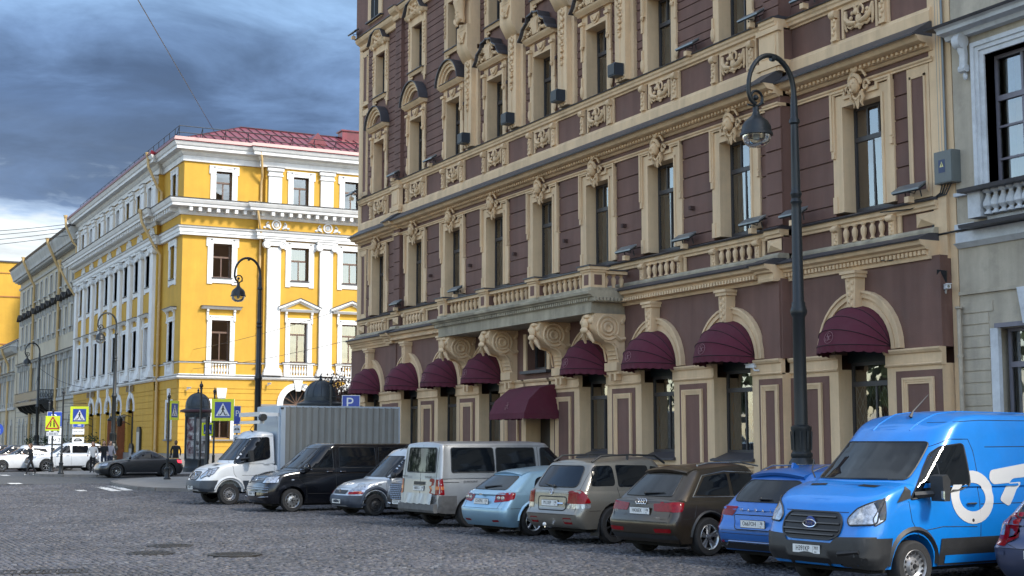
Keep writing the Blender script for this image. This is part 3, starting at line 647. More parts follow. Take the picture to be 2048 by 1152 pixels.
FA = yframe(1.12, 2.0, .38, True, .02).mesh('surround'); FM = yframe(1.30, 2.32, .38, True, .38).mesh('surround')
def lowframe(ped):
    f = yframe(1.28, 2.76, .32, False, .0)
    for s in (-1, 1):
        q = lambda a, b: (min(s * a, s * b), max(s * a, s * b))
        f.ob(*q(.86, 1.0), 0, .12, 2.75, 3.35).ob(*q(.86, 1.0), 0, .2, 3.35, 3.5).ball((s * .93, -.12, 2.75), (.07, .06, .1), 4, 6)
    f.corn([(0, 3.5), (.2, 3.5), (.28, 3.58), (.34, 3.66), (0, 3.66)], -1.35, 1.35)
    if ped:
        f.prism([(-1.52, 3.66), (1.52, 3.66), (1.52, 3.72), (0, 4.36), (-1.52, 3.72)], 'y', -.12, 0)
        for s in (-1, 1): f.prism([(s * 1.52, 3.66), (0, 4.28), (0, 4.42), (s * 1.55, 3.80)], 'y', -.40, 0); f.mat(TIN).prism([(s * 1.57, 3.80), (0, 4.43), (0, 4.47), (s * 1.58, 3.83)], 'y', -.44, 0).mat(WHT)
        f.mat(YEL).prism([(-1.0, 3.70), (1.0, 3.70), (0, 4.14)], 'y', -.125, -.1).mat(WHT)
    else: f.mat(TIN).ob(-1.42, 1.42, 0, .40, 3.66, 3.71).mat(WHT)
    f.ob(-1.05, -.62, 0, .14, -.95, -.1).ob(.62, 1.05, 0, .14, -.95, -.1).ob(-1.05, 1.05, 0, .16, -1.05, -.93).ob(-1.15, 1.15, 0, .2, -.12, 0).ob(-.62, .62, -.3, -.02, -.95, -.1)
    f.mat(TIN).ob(-1.2, 1.2, 0, .24, -.03, .0)
    return f.mesh('surround')
FL0, FL1 = lowframe(False), lowframe(True)
YBAL = M().mat(WHT).lathe([(.07, 0), (.07, .04), (.04, .07), (.085, .2), (.09, .3), (.045, .5), (.05, .58), (.08, .62), (.08, .70)], n=8).mesh('baluster', 30)
def wall_layer(F, x0, x1, o, holes, m=YEL, z0=1.25, z1=22.0, d=.42):
    """wall skin with rectangular openings: holes = [(x0,x1,z0,z1)] in columns that do not overlap sideways"""
    w = M().mat(m); xs_ = sorted({x0, x1, *[v for h in holes for v in h[:2] if x0 < v < x1]})
    for a, b in zip(xs_, xs_[1:]):
        z = z0
        for h in sorted([h for h in holes if h[0] <= a + 1e-4 and h[1] >= b - 1e-4], key=lambda q: q[2]):
            if h[2] > z: w.ob(a, b, o - d, o, z, h[2])
            z = max(z, h[3])
        if z < z1: w.ob(a, b, o - d, o, z, z1)
    return F.put('wall', w)
def column_of_windows(F, x, o, ped, ground=True, base=True):
    w = F.win(YW['att'], x, o - .26, 18.48, curt=[(-.45, .45, 1.3, 1.9, LACE, .1)]); ob('surround', FA, w, (0, -.26, 0))
    w = F.win(YW['mid'], x, o - .28, 13.16, curt=lace(1.3, 2.32, 1.42)); ob('surround', FM, w, (0, -.28, 0))
    w = F.win(YW['low'], x, o - .28, 7.48, curt=lace(1.28, 2.76, 1.95)); ob('surround', FL1 if ped else FL0, w, (0, -.28, 0))
    for i in range(6): ob('baluster', YBAL, w, (-.5 + .2 * i, -.28 - .04, -.90))
def capital(ped=False):
    p = M().mat(WHT).ob(-.47, .47, 0, .22, 7.05, 15.4)
    p.ob(-.66, .66, 0, .40, 6.55, 6.75).ob(-.60, .60, 0, .36, 6.75, 6.95).ob(-.53, .53, 0, .28, 6.95, 7.05)
    p.ob(-.75, .75, 0, .40, 15.82, 15.95).ob(-.5, .5, 0, .34, 15.5, 15.82).mat(TIN).ob(-.78, .78, 0, .42, 15.95, 15.98).mat(WHT)
    for s in (-1, 1):
        for r, rr in ((.22, .06), (.11, .05)): p.tube([(s * .56 + r * cos(t), -.34, 15.58 + r * sin(t)) for t in [i * PI / 7 for i in range(14)]], rr, 5, True)
        p.lathe([(.26, -.34), (.26, 0)], (s * .56, 0, 15.58), 12, 'y')
    p.ob(-.5, .5, .34, .36, 15.62, 15.75)
    p.ob(-.47, .47, 0, .16, 18.42, 20.4).ob(-.36, .36, .16, .18, 18.6, 20.2).ob(-.55, .55, 0, .24, 20.4, 20.5).ob(-.58, .58, 0, .30, 20.75, 20.98).ob(-.50, .50, 0, .2, 20.5, 20.75).mat(TIN).ob(-.62, .62, 0, .34, 20.98, 21.02)
    return p.mesh('pilaster')
YPIL = capital()
def bands(F, x0, x1, o, m0=0, m1=0):
    """string courses, entablature, attic cornice along x0..x1"""
    c = M().mat(WHT).corn([(-.3, 6.24), (.12, 6.24), (.22, 6.34), (.22, 6.45), (-.3, 6.5)], x0, x1, o, m0, m1).corn([(-.3, 6.45), (.06, 6.45), (.06, 6.58), (-.3, 6.58)], x0, x1, o, m0, m1)
    c.mat(TIN).corn([(0, 6.5), (.25, 6.45), (.25, 6.48), (0, 6.53)], x0, x1, o, m0, m1); F.put('string_course', c)
    F.put('sill_band', M().mat(WHT).corn([(-.1, 7.32), (.05, 7.32), (.05, 7.38), (-.1, 7.38)], x0, x1, o, m0, m1).mat(TIN).corn([(-.1, 7.38), (.09, 7.38), (.09, 7.42), (-.1, 7.42)], x0, x1, o, m0, m1))
    c = M().mat(WHT).corn([(-.3, 15.95), (.24, 15.95), (.24, 16.15), (.29, 16.16), (.29, 16.4), (.38, 16.45), (.42, 16.56), (-.3, 16.58)], x0, x1, o, m0, m1)
    c.mat(TIN).corn([(0, 16.58), (.45, 16.56), (.45, 16.58), (0, 16.64)], x0, x1, o, m0, m1); F.put('architrave', c)
    F.put('frieze', M().mat(YEL).corn([(-.3, 16.6), (.2, 16.6), (.2, 17.35), (-.3, 17.35)], x0, x1, o, m0, m1))
    c = M().mat(WHT).corn([(-.3, 17.3), (.28, 17.3), (.36, 17.42), (.36, 17.78), (.98, 17.80), (.98, 17.98), (1.06, 18.02), (1.16, 18.2), (1.18, 18.3), (-.3, 18.3)], x0, x1, o, m0, m1)
    c.mat(TIN).corn([(-.3, 18.3), (1.22, 18.29), (1.24, 18.33), (.2, 18.46), (-.3, 18.48)], x0, x1, o, m0, m1); F.put('main_cornice', c)
    n = max(1, round((x1 - x0) / .62)); md = M().mat(WHT).ob(-.11, .11, .36, .90, 17.5, 17.78).mesh('modillion')
    for i in range(n): F.put('modillion', md, x0 + (i + .5) * (x1 - x0) / n, o)
    c = M().mat(WHT).corn([(-.3, 21.02), (.12, 21.02), (.12, 21.42), (-.3, 21.42)], x0, x1, o, m0, m1).corn([(-.3, 21.42), (.18, 21.42), (.3, 21.55), (.34, 21.7), (.72, 21.72), (.72, 21.92), (.8, 21.97), (.92, 22.2), (-.3, 22.22)], x0, x1, o, m0, m1)
    F.put('attic_cornice', c)
    F.put('gutter', M().mat(REDR).corn([(-.3, 22.22), (.96, 22.21), (.98, 22.26), (.9, 22.5), (.86, 22.5), (.3, 22.34), (-.3, 22.4)], x0, x1, o, m0, m1))
def downpipe(F, x, o, pts, r=.085):
    p = M().mat(PIPE)
    for path in pts:
        q = [(x + a, -(o + b), z) for a, b, z in path]; p.tube(q, r, 8)
        top = q[0]; p.lathe([(.1, -.12), (.15, 0), (.19, .16), (.19, .2)], (top[0], top[1], top[2]), 8)
        for a, b in zip(path[-2:], path[-1:]):
            n = int(abs(a[2] - b[2]) / 2)
            for i in range(n): p.lathe([(r + .025, 0), (r + .025, .08)], (q[-1][0], q[-1][1], b[2] + 1 + 2 * i), 8)
    return F.put('downpipe', p)
def rust(F, x0, x1, o, holes, gap=.03, z0=1.25, z1=5.62, step=.45):
    """horizontal courses of the ground floor, cut at the openings; every course is a piece"""
    wall_layer(F, x0, x1, o - .04, holes, z0=z0, z1=6.3)
    xs_ = sorted({x0, x1, *[h[0] for h in holes], *[h[1] for h in holes]}); z = z0
    while z < z1 - .05:
        zz = min(z + step, z1); run = None
        for a, b in zip(xs_, xs_[1:]):
            hit = any(h[0] <= a + .001 and h[1] >= b - .001 and h[2] < zz - .1 and h[3] > z + .1 for h in holes)
            if not hit: run = (run[0], b) if run else (a, b)
            if (hit or b == xs_[-1]) and run:
                m_ = YEL
                if m_ not in _UB: _UB[m_] = M().mat(m_).box(0, 1, 0, 1, 0, 1).mesh('unit_yellow')
                p = F.put('stone_course', _UB[m_], run[0], o, z + gap / 2); p.scale = (run[1] - run[0], .05, zz - z - gap); run = None
        z = zz
    F.put('band', M().mat(YEL).ob(x0, x1, o - .1, o + .03, 5.62, 6.24))
def hole_set(x): return [(x - .56, x + .56, 18.48, 20.48), (x - .65, x + .65, 13.16, 15.48), (x - .64, x + .64, 7.48, 10.24)]
# front: left flank, then the pilastered centre
hs = hole_set(2.75); wall_layer(FF, 0, 5.6, 0, hs, z0=6.3); rust(FF, 0, 5.6, 0, [(2.25, 3.55, 2.25, 4.7)])
column_of_windows(FF, 2.75, 0, False)
bands(FF, 0, 5.6, 0, 1, 0)
w = FF.win(YW['gnd'], 2.9, -.26, 2.25, curt=[(-.5, .5, .2, 2.2, LACE, 0)])
g = M().mat(WHT).ob(-.9, -.65, -.1, .06, -.05, 2.65).ob(.65, .9, -.1, .06, -.05, 2.65).ob(-.65, .65, -.1, .06, 2.45, 2.65).prism([(-.26, 2.66), (.26, 2.66), (.36, 3.4), (-.36, 3.4)], 'y', -.10, 0).mat(GREYS).ob(-1.0, 1.0, -.1, .14, -.16, -.05)
ob('surround', g, w, (0, -.26, 0))
hs = [h for x in (8.15, 11.95) for h in hole_set(x)]; CO = .35
wall_layer(FF, 5.6, 14.5, CO, hs, z0=6.3, d=.75); bands(FF, 5.6, 14.5, CO, 1, 0)
for x in (8.15, 11.95): column_of_windows(FF, x, CO, True)
for x in (6.25, 10.05, 13.85): FF.put('pilaster', YPIL, x, CO)
rust(FF, 5.6, 14.5, CO, [(7.1, 9.2, 1.25, 5.65), (10.9, 13.0, 1.25, 5.65)])
for x in (8.15, 11.95):
    a = M().mat(WHT)
    for r0, r1, oo in ((1.05, 1.25, .06), (1.25, 1.48, .10)): a.ring(r0, r1, (0, 4.6), 'y', -oo, .1)
    a.prism([(-.16, 5.5), (.16, 5.5), (.32, 6.24), (-.32, 6.24)], 'y', -.16, 0).ob(-1.48, -1.05, -.1, .1, 4.5, 4.6).ob(1.05, 1.48, -.1, .1, 4.5, 4.6)
    a.mat(GREYS).ob(-2.6, -1.48, 0, .1, 4.44, 4.58).ob(1.48, 2.0, 0, .1, 4.44, 4.58)
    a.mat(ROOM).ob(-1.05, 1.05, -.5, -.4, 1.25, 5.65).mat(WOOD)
    for t in (30, 60, 90, 120, 150): a.tube([(0, .3, 4.6), (1.03 * cos(R(t)), .3, 4.6 + 1.03 * sin(R(t)))], .035, 4)
    a.box(-1.05, 1.05, .26, .34, 4.5, 4.62).box(-.04, .04, .26, .34, 1.3, 4.5)
    a.mat(YEL).prism(arch_wall(-1.06, 1.06, 1.05, 4.6, 5.66), 'y', -.005, .3)
    FF.put('arched_window', a, x, CO)
ro = M().mat(WHT)                                                 # plaster rosettes with swans on the frieze
ro.tube([(.30 * cos(t), -.24, 16.97 + .30 * sin(t)) for t in [i * PI / 8 for i in range(16)]], .06, 5, True).ball((0, -.22, 16.97), (.2, .06, .2), 5, 10)
for s in (-1, 1): ro.tube([(s * .42, -.24, 16.7), (s * .62, -.25, 16.8), (s * .72, -.25, 17.0), (s * .6, -.25, 17.15), (s * .54, -.25, 17.05)], [.05, .08, .05, .045, .03], 5).ball((s * .62, -.24, 16.85), (.16, .06, .14), 5, 8).ball((s * .85, -.24, 16.75), (.1, .05, .08), 4, 6)
ROM = ro.mesh('rosette')
for x in (6.35, 10.1): FF.put('rosette', ROM, x, CO)
downpipe(FF, 5.3, 0, [[(-.35, 1.02, 22.3), (-.2, .98, 21.5), (.05, .35, 20.3), (.05, .14, 20.0), (.05, .14, 18.55)], [(-.55, 1.25, 18.2), (-.45, 1.2, 17.6), (.0, .5, 16.2), (.05, .2, 15.8), (.05, .14, 15.4), (.05, .14, .5)]])
# side: one bay at the corner, then the long colonnade
cs = -2.55; hs = hole_set(cs); wall_layer(FS, -5.8, -.42, 0, hs, z0=6.3); bands(FS, -5.8, 0, 0, 0, 1); column_of_windows(FS, cs, 0, False)
rust(FS, -5.8, -.40, 0, [(-3.2, -1.9, 2.25, 4.7)])
w = FS.win(YW['gnd'], cs, -.26, 2.25); ob('surround', g.mesh('surround'), w, (0, -.26, 0))
BX = [-(8.45 + 3.74 * i) for i in range(8)]
wall_layer(FS, -37, -5.8, CO, [h for x in BX for h in hole_set(x)], z0=6.3, d=.75); bands(FS, -37, -5.8, CO, 1, 1)
for x in BX: column_of_windows(FS, x, CO, False)
for i in range(9): FS.put('pilaster', YPIL, -(6.58 + 3.74 * i), CO)
for i in range(8): FS.put('rosette', ROM, -(6.7 + 3.74 * i), CO)
AX = [-13.0, -17.45, -21.4, -25.2, -28.4]
rust(FS, -37, -5.8, CO, [(x - .95, x + .95, 1.25, 5.4) for x in AX])
for i, x in enumerate(AX):
    door_ = i in (0, 4); m_ = mat('dark_red_door', (.07, .022, .016), .45, var=.2) if door_ else WHT
    a = M().mat(WHT)
    for r0, r1, oo in ((.95, 1.1, .05), (1.1, 1.3, .09)): a.ring(r0, r1, (0, 4.4), 'y', -oo, .1)
    a.prism([(-.14, 5.25), (.14, 5.25), (.26, 6.24), (-.26, 6.24)], 'y', -.16, 0).ob(-1.3, -.95, -.1, .08, 4.28, 4.4).ob(.95, 1.3, -.1, .08, 4.28, 4.4)
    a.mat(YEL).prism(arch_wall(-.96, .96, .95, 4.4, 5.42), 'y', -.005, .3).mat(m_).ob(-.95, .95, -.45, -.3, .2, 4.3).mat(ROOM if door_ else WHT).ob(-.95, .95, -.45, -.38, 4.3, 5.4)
    if not door_: a.mat(FRAME).ob(-.5, .5, -.3, -.28, 1.6, 3.9).mat(WHT).ob(-.04, .04, -.28, -.26, 1.6, 3.9).ring(.4, .55, (0, 4.4), 'y', .22, .3)
    else: a.ob(-.9, -.04, -.3, -.27, .4, 3.9)
    FS.put('doorway' if door_ else 'arched_window', a, x, CO)
OAK = mat('red_brown_oak', (.22, .065, .024), .4, var=.2, vs=2, streak=.2)
dl = M().mat(OAK).box(-.7, -.02, -.04, .04, .3, 3.6).box(.02, .7, -.04, .04, .3, 3.6)
for s in (-1, 1):
    for z0, z1 in ((.5, .95), (1.05, 1.5), (1.7, 3.4)): dl.box(s * .36 - .22, s * .36 + .22, -.07, -.04, z0, z1).box(s * .36 - .16, s * .36 + .16, -.09, -.07, z0 + .06, z1 - .06)
ob('door', dl, YB, (-.95, 14.9, 0), label='open red-brown panelled door leaf')
ob('door_jamb', M().mat(mat('grey_jamb', (.24, .23, .21), .8)).ob(-15.2, -14.98, .36, .5, .2, 3.9).ob(-18.6, -14.7, .36, .62, 3.9, 4.02), YB, rot=R(-90))
for s_, x in enumerate((-12.6, -16.0, -27.4)):
    l = M().mat(BLACKM).tube([(0, 0, 3.9), (0, -.5, 4.05), (0, -.8, 3.9), (0, -.8, 3.75)], .03, 5).lathe([(.05, .1), (.24, 0), (.16, -.5), (.05, -.56)], (0, -.8, 3.7), 6).lathe([(.02, .3), (.05, .2), (.26, 0)], (0, -.8, 3.7), 6)
    l.tube([(0, 0, 3.3), (0, -.4, 3.5), (0, -.62, 3.35)], .03, 5); FS.put('wall_lantern', l, x, CO + .08)
for x, z0, h in ((-9.6, .6, 2.3), (-19.6, .6, 2.2), (-12.0, .4, 1.3)): FS.put('notice_board', M().mat(BLACKM).box(-.55, .55, -.12, 0, z0, z0 + h).prism([(-.55, z0 + h), (.55, z0 + h), (.3, z0 + h + .22), (-.3, z0 + h + .22)], 'y', -.12, 0).mat(mat('grey_paper', (.3, .32, .33), .3)).box(-.42, .42, -.13, -.12, z0 + .15, z0 + h - .15), x, CO + .05)
GOLD = mat('old_gold', (.16, .10, .04), .5, .3)
for x, n in ((-13.0, 6), (-28.4, 8)):
    for i in range(n): FS.put('sign_letter', M().mat(GOLD).box(-.12, .12, -.06, 0, 5.75, 6.1).box(-.03, .10, -.07, 0, 5.85, 6.2), x + (i - n / 2 + .5) * .42, CO + .1)
downpipe(FS, -5.55, 0, [[(-.1, 1.25, 22.3), (-.05, 1.2, 21.5), (.0, .5, 20.0), (.0, .2, 19.7), (0, .2, 18.55)], [(-.3, 1.6, 18.2), (-.25, 1.5, 17.5), (0, .7, 15.9), (0, .2, 15.2), (0, .2, .5)]], .10)
downpipe(FS, -36.9, CO, [[(-.1, 1.25, 22.3), (-.05, 1.2, 21.5), (.0, .5, 20.0), (.0, .2, 19.7), (0, .2, 18.55)], [(-.3, 1.6, 18.2), (-.25, 1.5, 17.5), (0, .7, 15.9), (0, .2, 15.2)]], .10)
# roof with standing seams, guard rails, dormer, chimney
z0, zr, rx, ry = 22.38, 25.0, 5.4, 5.6
rf = M().mat(REDR).add([(-.6, -.6, z0), (30, -.6, z0), (30, ry, zr), (rx, ry, zr), (rx, 37, zr), (-.6, 37, z0)], [(0, 1, 2, 3), (0, 3, 4, 5)])
rf.box(5.5, 30, -.95, -.55, z0 - .02, z0 + .05)
YR = ob('roof', rf, YB)
sm = M().mat(mat('dark_seam', (.05, .012, .016), .5))
for i in range(42):
    x = -.3 + i * .62; t = min(1, max(.05, (x + .6) / (rx + .6)))
    sm.tube([(x, -.6, z0 + .03), (x, -.6 + (ry + .6) * t, z0 + (zr - z0) * t + .03)], .035, 4)
for i in range(58):
    y = -.3 + i * .62; t = min(1, max(.05, (y + .6) / (ry + .6))); sm.tube([(-.6, y, z0 + .03), (-.6 + (rx + .6) * t, y, z0 + (zr - z0) * t + .03)], .035, 4)
for t in (.35, .7): sm.tube([(-.6 + (rx + .6) * t, -.6 + (ry + .6) * t, z0 + (zr - z0) * t + .03), (26, -.6 + (ry + .6) * t, z0 + (zr - z0) * t + .03)], .02, 4)
sm.tube([(rx, ry, zr + .03), (26, ry, zr + .03)], .06, 5).tube([(-.6, -.6, z0), (rx, ry, zr)], .05, 5)
ob('roof_seams', sm, YB, kind='stuff')
rl = M().mat(BLACKM)
for i in range(13):
    x = -.5 + i * 1.6; rl.tube([(x, -.35, z0 + .05), (x, -.35, z0 + .95)], .025, 4).tube([(x, .35, z0 + .4), (x, -.35, z0 + .9)], .02, 4)
for h in (.5, .95): rl.tube([(20, -.35, z0 + h), (-.5, -.35, z0 + h), (-.5, 36, z0 + h)], .025, 4)
for i in range(23): rl.tube([(-.5, .8 + i * 1.6, z0), (-.5, .8 + i * 1.6, z0 + .95)], .025, 4)
ob('roof_railing', rl, YB)
ob('dormer', M().mat(REDR).prism([(-.75, 0), (.75, 0), (0, .85)], 'y', -.1, 2.2), YB, (10.2, 2.2, 23.55)); ob('chimney', M().mat(REDR).box(-.9, .9, -.5, .5, 0, 1.0).box(-1, 1, -.6, .6, 1.0, 1.1), YB, (14.0, 5.4, 24.4))
sw = M().mat(mat('pale_steel', (.5, .5, .5), .4)); 
# ================================================================== beige building beyond it
BEI = mat('beige_plaster', (.50, .445, .34), .85, bump=.2, bs=25, var=.1, vs=.5, streak=.15, dirt=.25)
GRT = mat('grey_trim', (.46, .455, .43), .85, var=.1, vs=1, streak=.15)
BE = thing('beige_apartment_building', 'long beige apartment building with black window pediments and an iron balcony', 'building', (23, 130.4, 0), 0)
FB = Fac(BE, R(-90)); LB = 38.5
ob('wall', M().mat(BEI).box(.4, 14, .1, LB, 0, 20.3), BE)
ob('roof', M().mat(TIN).prism([(-.9, 21.9), (6, 24.6), (14, 21.9)], 'y', .05, LB + .5), BE)
BWX = [-(1.0 + 3.12 * i) for i in range(12)]
bw = dict(t=win_set('top', 1.05, 1.85, 1.2, 1, 2, FRAME), m=win_set('mid', 1.05, 2.0, 1.3, 1, 2, FRAME), l=win_set('low', 1.15, 2.7, 1.9, 1, 2, FRAME), g=win_set('shop', 1.3, 2.6, 1.8, 1, 2, FRAME))
wall_layer(FB, -LB, -.1, 0, [h for x in BWX for h in ((x - .525, x + .525, 17.0, 18.85), (x - .525, x + .525, 12.85, 14.85), (x - .575, x + .575, 7.2, 9.9), (x - .65, x + .65, 1.3, 3.9))], m=BEI, z0=0, z1=20.3)
st = M().mat(GRT).ob(-.75, -.525, 0, .07, -.1, 1.85).ob(.525, .75, 0, .07, -.1, 1.85).ob(-.75, .75, 0, .07, 1.85, 2.0).ob(-.8, .8, 0, .25, -.12, 0).ob(-.7, -.55, 0, .15, -.35, -.12).ob(.55, .7, 0, .15, -.35, -.12).mesh('surround')
smm = M().mat(GRT).ob(-.75, -.525, 0, .07, -.1, 2.0).ob(.525, .75, 0, .07, -.1, 2.0).ob(-.75, .75, 0, .07, 2.0, 2.2).ob(-.8, .8, 0, .25, -.12, 0).ob(-.6, .6, 0, .1, 2.2, 2.7)
for s in (-1, 1): smm.ob(s * .7 - .09, s * .7 + .09, 0, .3, 2.2, 2.7).ob(s * .7 - .08, s * .7 + .08, 0, .18, -.6, -.12)
smm.mat(mat('blackened_tin', (.03, .028, .028), .7))
for s in (-1, 1): smm.prism([(s * 1.02, 2.7), (0, 3.25), (0, 3.42), (s * 1.08, 2.82)], 'y', -.6, 0)
smm = smm.mesh('surround')
sl = M().mat(GRT).ob(-.85, -.575, 0, .1, -.1, 2.7).ob(.575, .85, 0, .1, -.1, 2.7).ob(-.85, .85, 0, .1, 2.7, 2.95).ob(-1.1, -.9, 0, .35, 2.6, 3.25).ob(.9, 1.1, 0, .35, 2.6, 3.25).corn([(0, 3.2), (.4, 3.25), (.5, 3.4), (0, 3.45)], -1.45, 1.45).mat(TIN).ob(-1.5, 1.5, 0, .55, 3.45, 3.5).mat(GRT).ob(-.85, -.5, 0, .15, -.85, -.1).ob(.5, .85, 0, .15, -.85, -.1).ob(-.9, .9, 0, .2, -.12, -.02)
for i in range(3): sl.lathe([(.06, 0), (.09, .25), (.05, .5), (.07, .7)], (-.3 + .3 * i, -.06, -.85), 6)
sl = sl.mesh('surround')
sg = M().mat(GRT).ob(-.9, -.65, 0, .06, -.1, 2.8).ob(.65, .9, 0, .06, -.1, 2.8).prism([(-.2, 2.65), (.2, 2.65), (.3, 3.3), (-.3, 3.3)], 'y', -.1, 0).mesh('surround')
for x in BWX:
    for key, z, s_ in (('t', 17.0, st), ('m', 12.85, smm), ('l', 7.2, sl), ('g', 1.3, sg)):
        w = FB.win(bw[key], x, -.2, z, curt=[(-.4, .4, .2, bw[key]['h'] - .2, LACE, 0)] if random.random() < .4 else None); ob('surround', s_, w, (0, -.2, 0))
c = M().mat(GRT).corn([(-.2, 19.3), (.12, 19.3), (.2, 19.5), (-.2, 19.55)], -LB, -.1).corn([(-.2, 20.1), (.25, 20.1), (.3, 20.3), (.8, 20.4), (.85, 20.7), (1.1, 21.3), (1.15, 21.6), (-.2, 21.6)], -LB - .6, -.1)
c.mat(TIN).corn([(-.2, 21.6), (1.2, 21.58), (1.3, 21.75), (.2, 22.2), (-.2, 22.2)], -LB - .7, -.1); FB.put('cornice', c)
db = M().mat(GRT).ob(-.1, .1, .28, .7, 20.12, 20.36).mesh('modillion')
for i in range(70): FB.put('modillion', db, -.4 - i * .545)
FB.put('string_course', M().mat(GRT).ob(-LB, -.1, 0, .2, 6.0, 6.3).mat(TIN).ob(-LB, -.1, 0, .24, 6.3, 6.34))
for i in range(9): FB.put('ground_groove', M().mat(GREYS).ob(-LB, -.1, 0, .012, .9 + .55 * i, .95 + .55 * i))
for x in (-10.6, -26.5): downpipe(FB, x, 0, [[(0, 1.5, 21.6), (0, 1.4, 21.2), (0, .5, 19.2), (0, .25, 18.8), (0, .25, .4)]], .14)
bl = M().mat(BLACKM).ob(-29.5, -12.2, 0, 1.5, 5.75, 6.1)
for i in range(7): bl.prism([(-0, 5.75), (-1.2, 5.75), (-.9, 5.3), (-.1, 4.9)], 'x', -29 + 2.75 * i, -28.8 + 2.75 * i)
for z in (6.2, 7.1): bl.tube([(-29.4, -.1, z), (-29.4, -1.45, z), (-12.3, -1.45, z), (-12.3, -.1, z)], .04, 5)
bl.ob(-29.4, -12.4, 1.42, 1.44, 6.3, 7.05)
for i in range(9): bl.tube([(-12.3, -.15 - i * .15, 6.1), (-12.3, -.15 - i * .15, 7.1)], .025, 4)
for i in range(5): bl.tube([(-12.3, -.3 - i * .25 + .1 * cos(t), 6.6 + .2 * sin(t)) for t in [k * PI / 4 for k in range(8)]], .02, 4, True)
FB.put('balcony', bl)
# ================================================================== lower house and tall blank wall far left
LH = thing('low_house', 'low two-storey cream house with a pale metal roof at the end of the street', 'house', (23, 169.6, 0), 0)
FL = Fac(LH, R(-90)); LWX = [-(2.6 + 3.4 * i) for i in range(9)]
wall_layer(FL, -34, 0, 0, [h for x in LWX for h in ((x - .5, x + .5, 10.4, 11.7), (x - .55, x + .55, 6.6, 9.2), (x - .65, x + .65, 1.3, 3.9))], m=BEI, z0=0, z1=12.6)
ob('wall', M().mat(BEI).box(.4, 10, 0, 34, 0, 12.6), LH)
lw = win_set('small', 1.0, 1.3, .85, 1, 2, FRAME)
for x in LWX:
    w = FL.win(lw, x, -.2, 10.4); ob('surround', M().mat(GRT).ob(-.75, -.5, 0, .08, -.1, 1.3).ob(.5, .75, 0, .08, -.1, 1.3).ob(-.8, .8, 0, .2, 1.3, 1.5).ob(-.8, .8, 0, .2, -.15, 0), w, (0, -.2, 0))
    w = FL.win(bw['l'], x, -.2, 6.55); ob('surround', sl, w, (0, -.2, 0)); w = FL.win(bw['g'], x, -.2, 1.3); ob('surround', sg, w, (0, -.2, 0))
FL.put('cornice', M().mat(GRT).corn([(0, 12.2), (.3, 12.2), (.7, 12.5), (.9, 12.9), (0, 12.9)], -34, 0).ob(-34, 0, 0, .2, 5.7, 6.0).ob(-34, 0, -.4, .1, 12.9, 13.7).mat(TIN).ob(-34, 0, 0, .95, 12.9, 12.95))
for x in (-5.5, -12.5): downpipe(FL, x, 0, [[(0, 1.0, 12.8), (0, .9, 12.4), (0, .3, 11.2), (0, .2, 10.8), (0, .2, .4)]], .14)
PALE = mat('pale_zinc_roof', (.62, .64, .66), .4, var=.06)
lr = M().mat(PALE).prism([(-.3, 13.6), (5, 16.4), (10, 13.6)], 'y', 0, 34).mat(TIN)
for i in range(40): lr.tube([(-.3, .4 + i * .85, 13.65), (5, .4 + i * .85, 16.45)], .03, 4)
ob('roof', lr, LH)
TW = thing('tall_firewall_house', 'tall blank orange-yellow gable wall rising behind the low house', 'building', (0, 210, 0), 0)
ob('wall', M().mat(YEL).box(10, 34, 0, 16, 0, 27.6), TW)
ob('ledge', M().mat(mat('rust_ledge', (.35, .15, .05), .8)).box(9.8, 34.05, -.12, 0, 22.6, 22.75).box(9.8, 34.05, -.1, 0, 26.0, 26.1).box(9.8, 34.05, -.1, 0, 15.8, 15.95).mat(TIN).box(9.8, 34.2, -.2, 16.2, 27.6, 27.8), TW)
ob('stair_tower', M().mat(mat('slate_cladding', (.12, .14, .16), .6)).box(31.2, 33.5, -8, -2, 0, 29).mat(FRAME).box(31.4, 33.3, -8.05, -8, 21.5, 23.4), TW)
# ================================================================== the pale house at the right edge
STU = mat('stained_grey_stucco', (.47, .41, .32), .88, bump=.4, bs=18, var=.12, vs=1.4, streak=.2, dirt=.35)
STL = mat('white_stone_trim', (.60, .62, .64), .8, bump=.3, bs=20, var=.12, vs=3, dirt=.35)
PURP = mat('greyish_purple_paint', (.18, .17, .20), .5, var=.12, vs=3)
WH = thing('pale_stucco_house', 'weathered pale stucco house with white stone trim at the right edge', 'house', (23.35, 23.3, 0), R(-90))
FW = Fac(WH, 0); FW.rz = 0
ob('wall', M().mat(STU).box(-.02, 24, .5, 14, 0, 22), WH)
ob('roof', M().mat(TIN).prism([(-.4, 22), (6, 25), (14, 22)], 'x', -.3, 24.1), WH)
WB = [2.1 + 3.6 * i for i in range(6)]
wall_layer(FW, -.02, 24, 0, [h for x in WB for h in ((x - 1.12, x + 1.12, 7.66, 10.62), (x - 1.2, x + 1.2, 1.4, 4.5), (x - .9, x + .9, 13.5, 16.2))], m=STU, z0=0, z1=22, d=.5)
VOIL = mat('white_voile', (.6, .63, .66), .9, var=.1, vs=5)
ww = win_set('large', 2.24, 2.94, 1.95, 3, 3, PURP, bar=.06); wg = win_set('barred', 2.0, 3.0, 2.2, 2, 2, PURP, bar=.1); w3_ = win_set('high', 1.8, 2.7, 1.8, 2, 2, PURP)
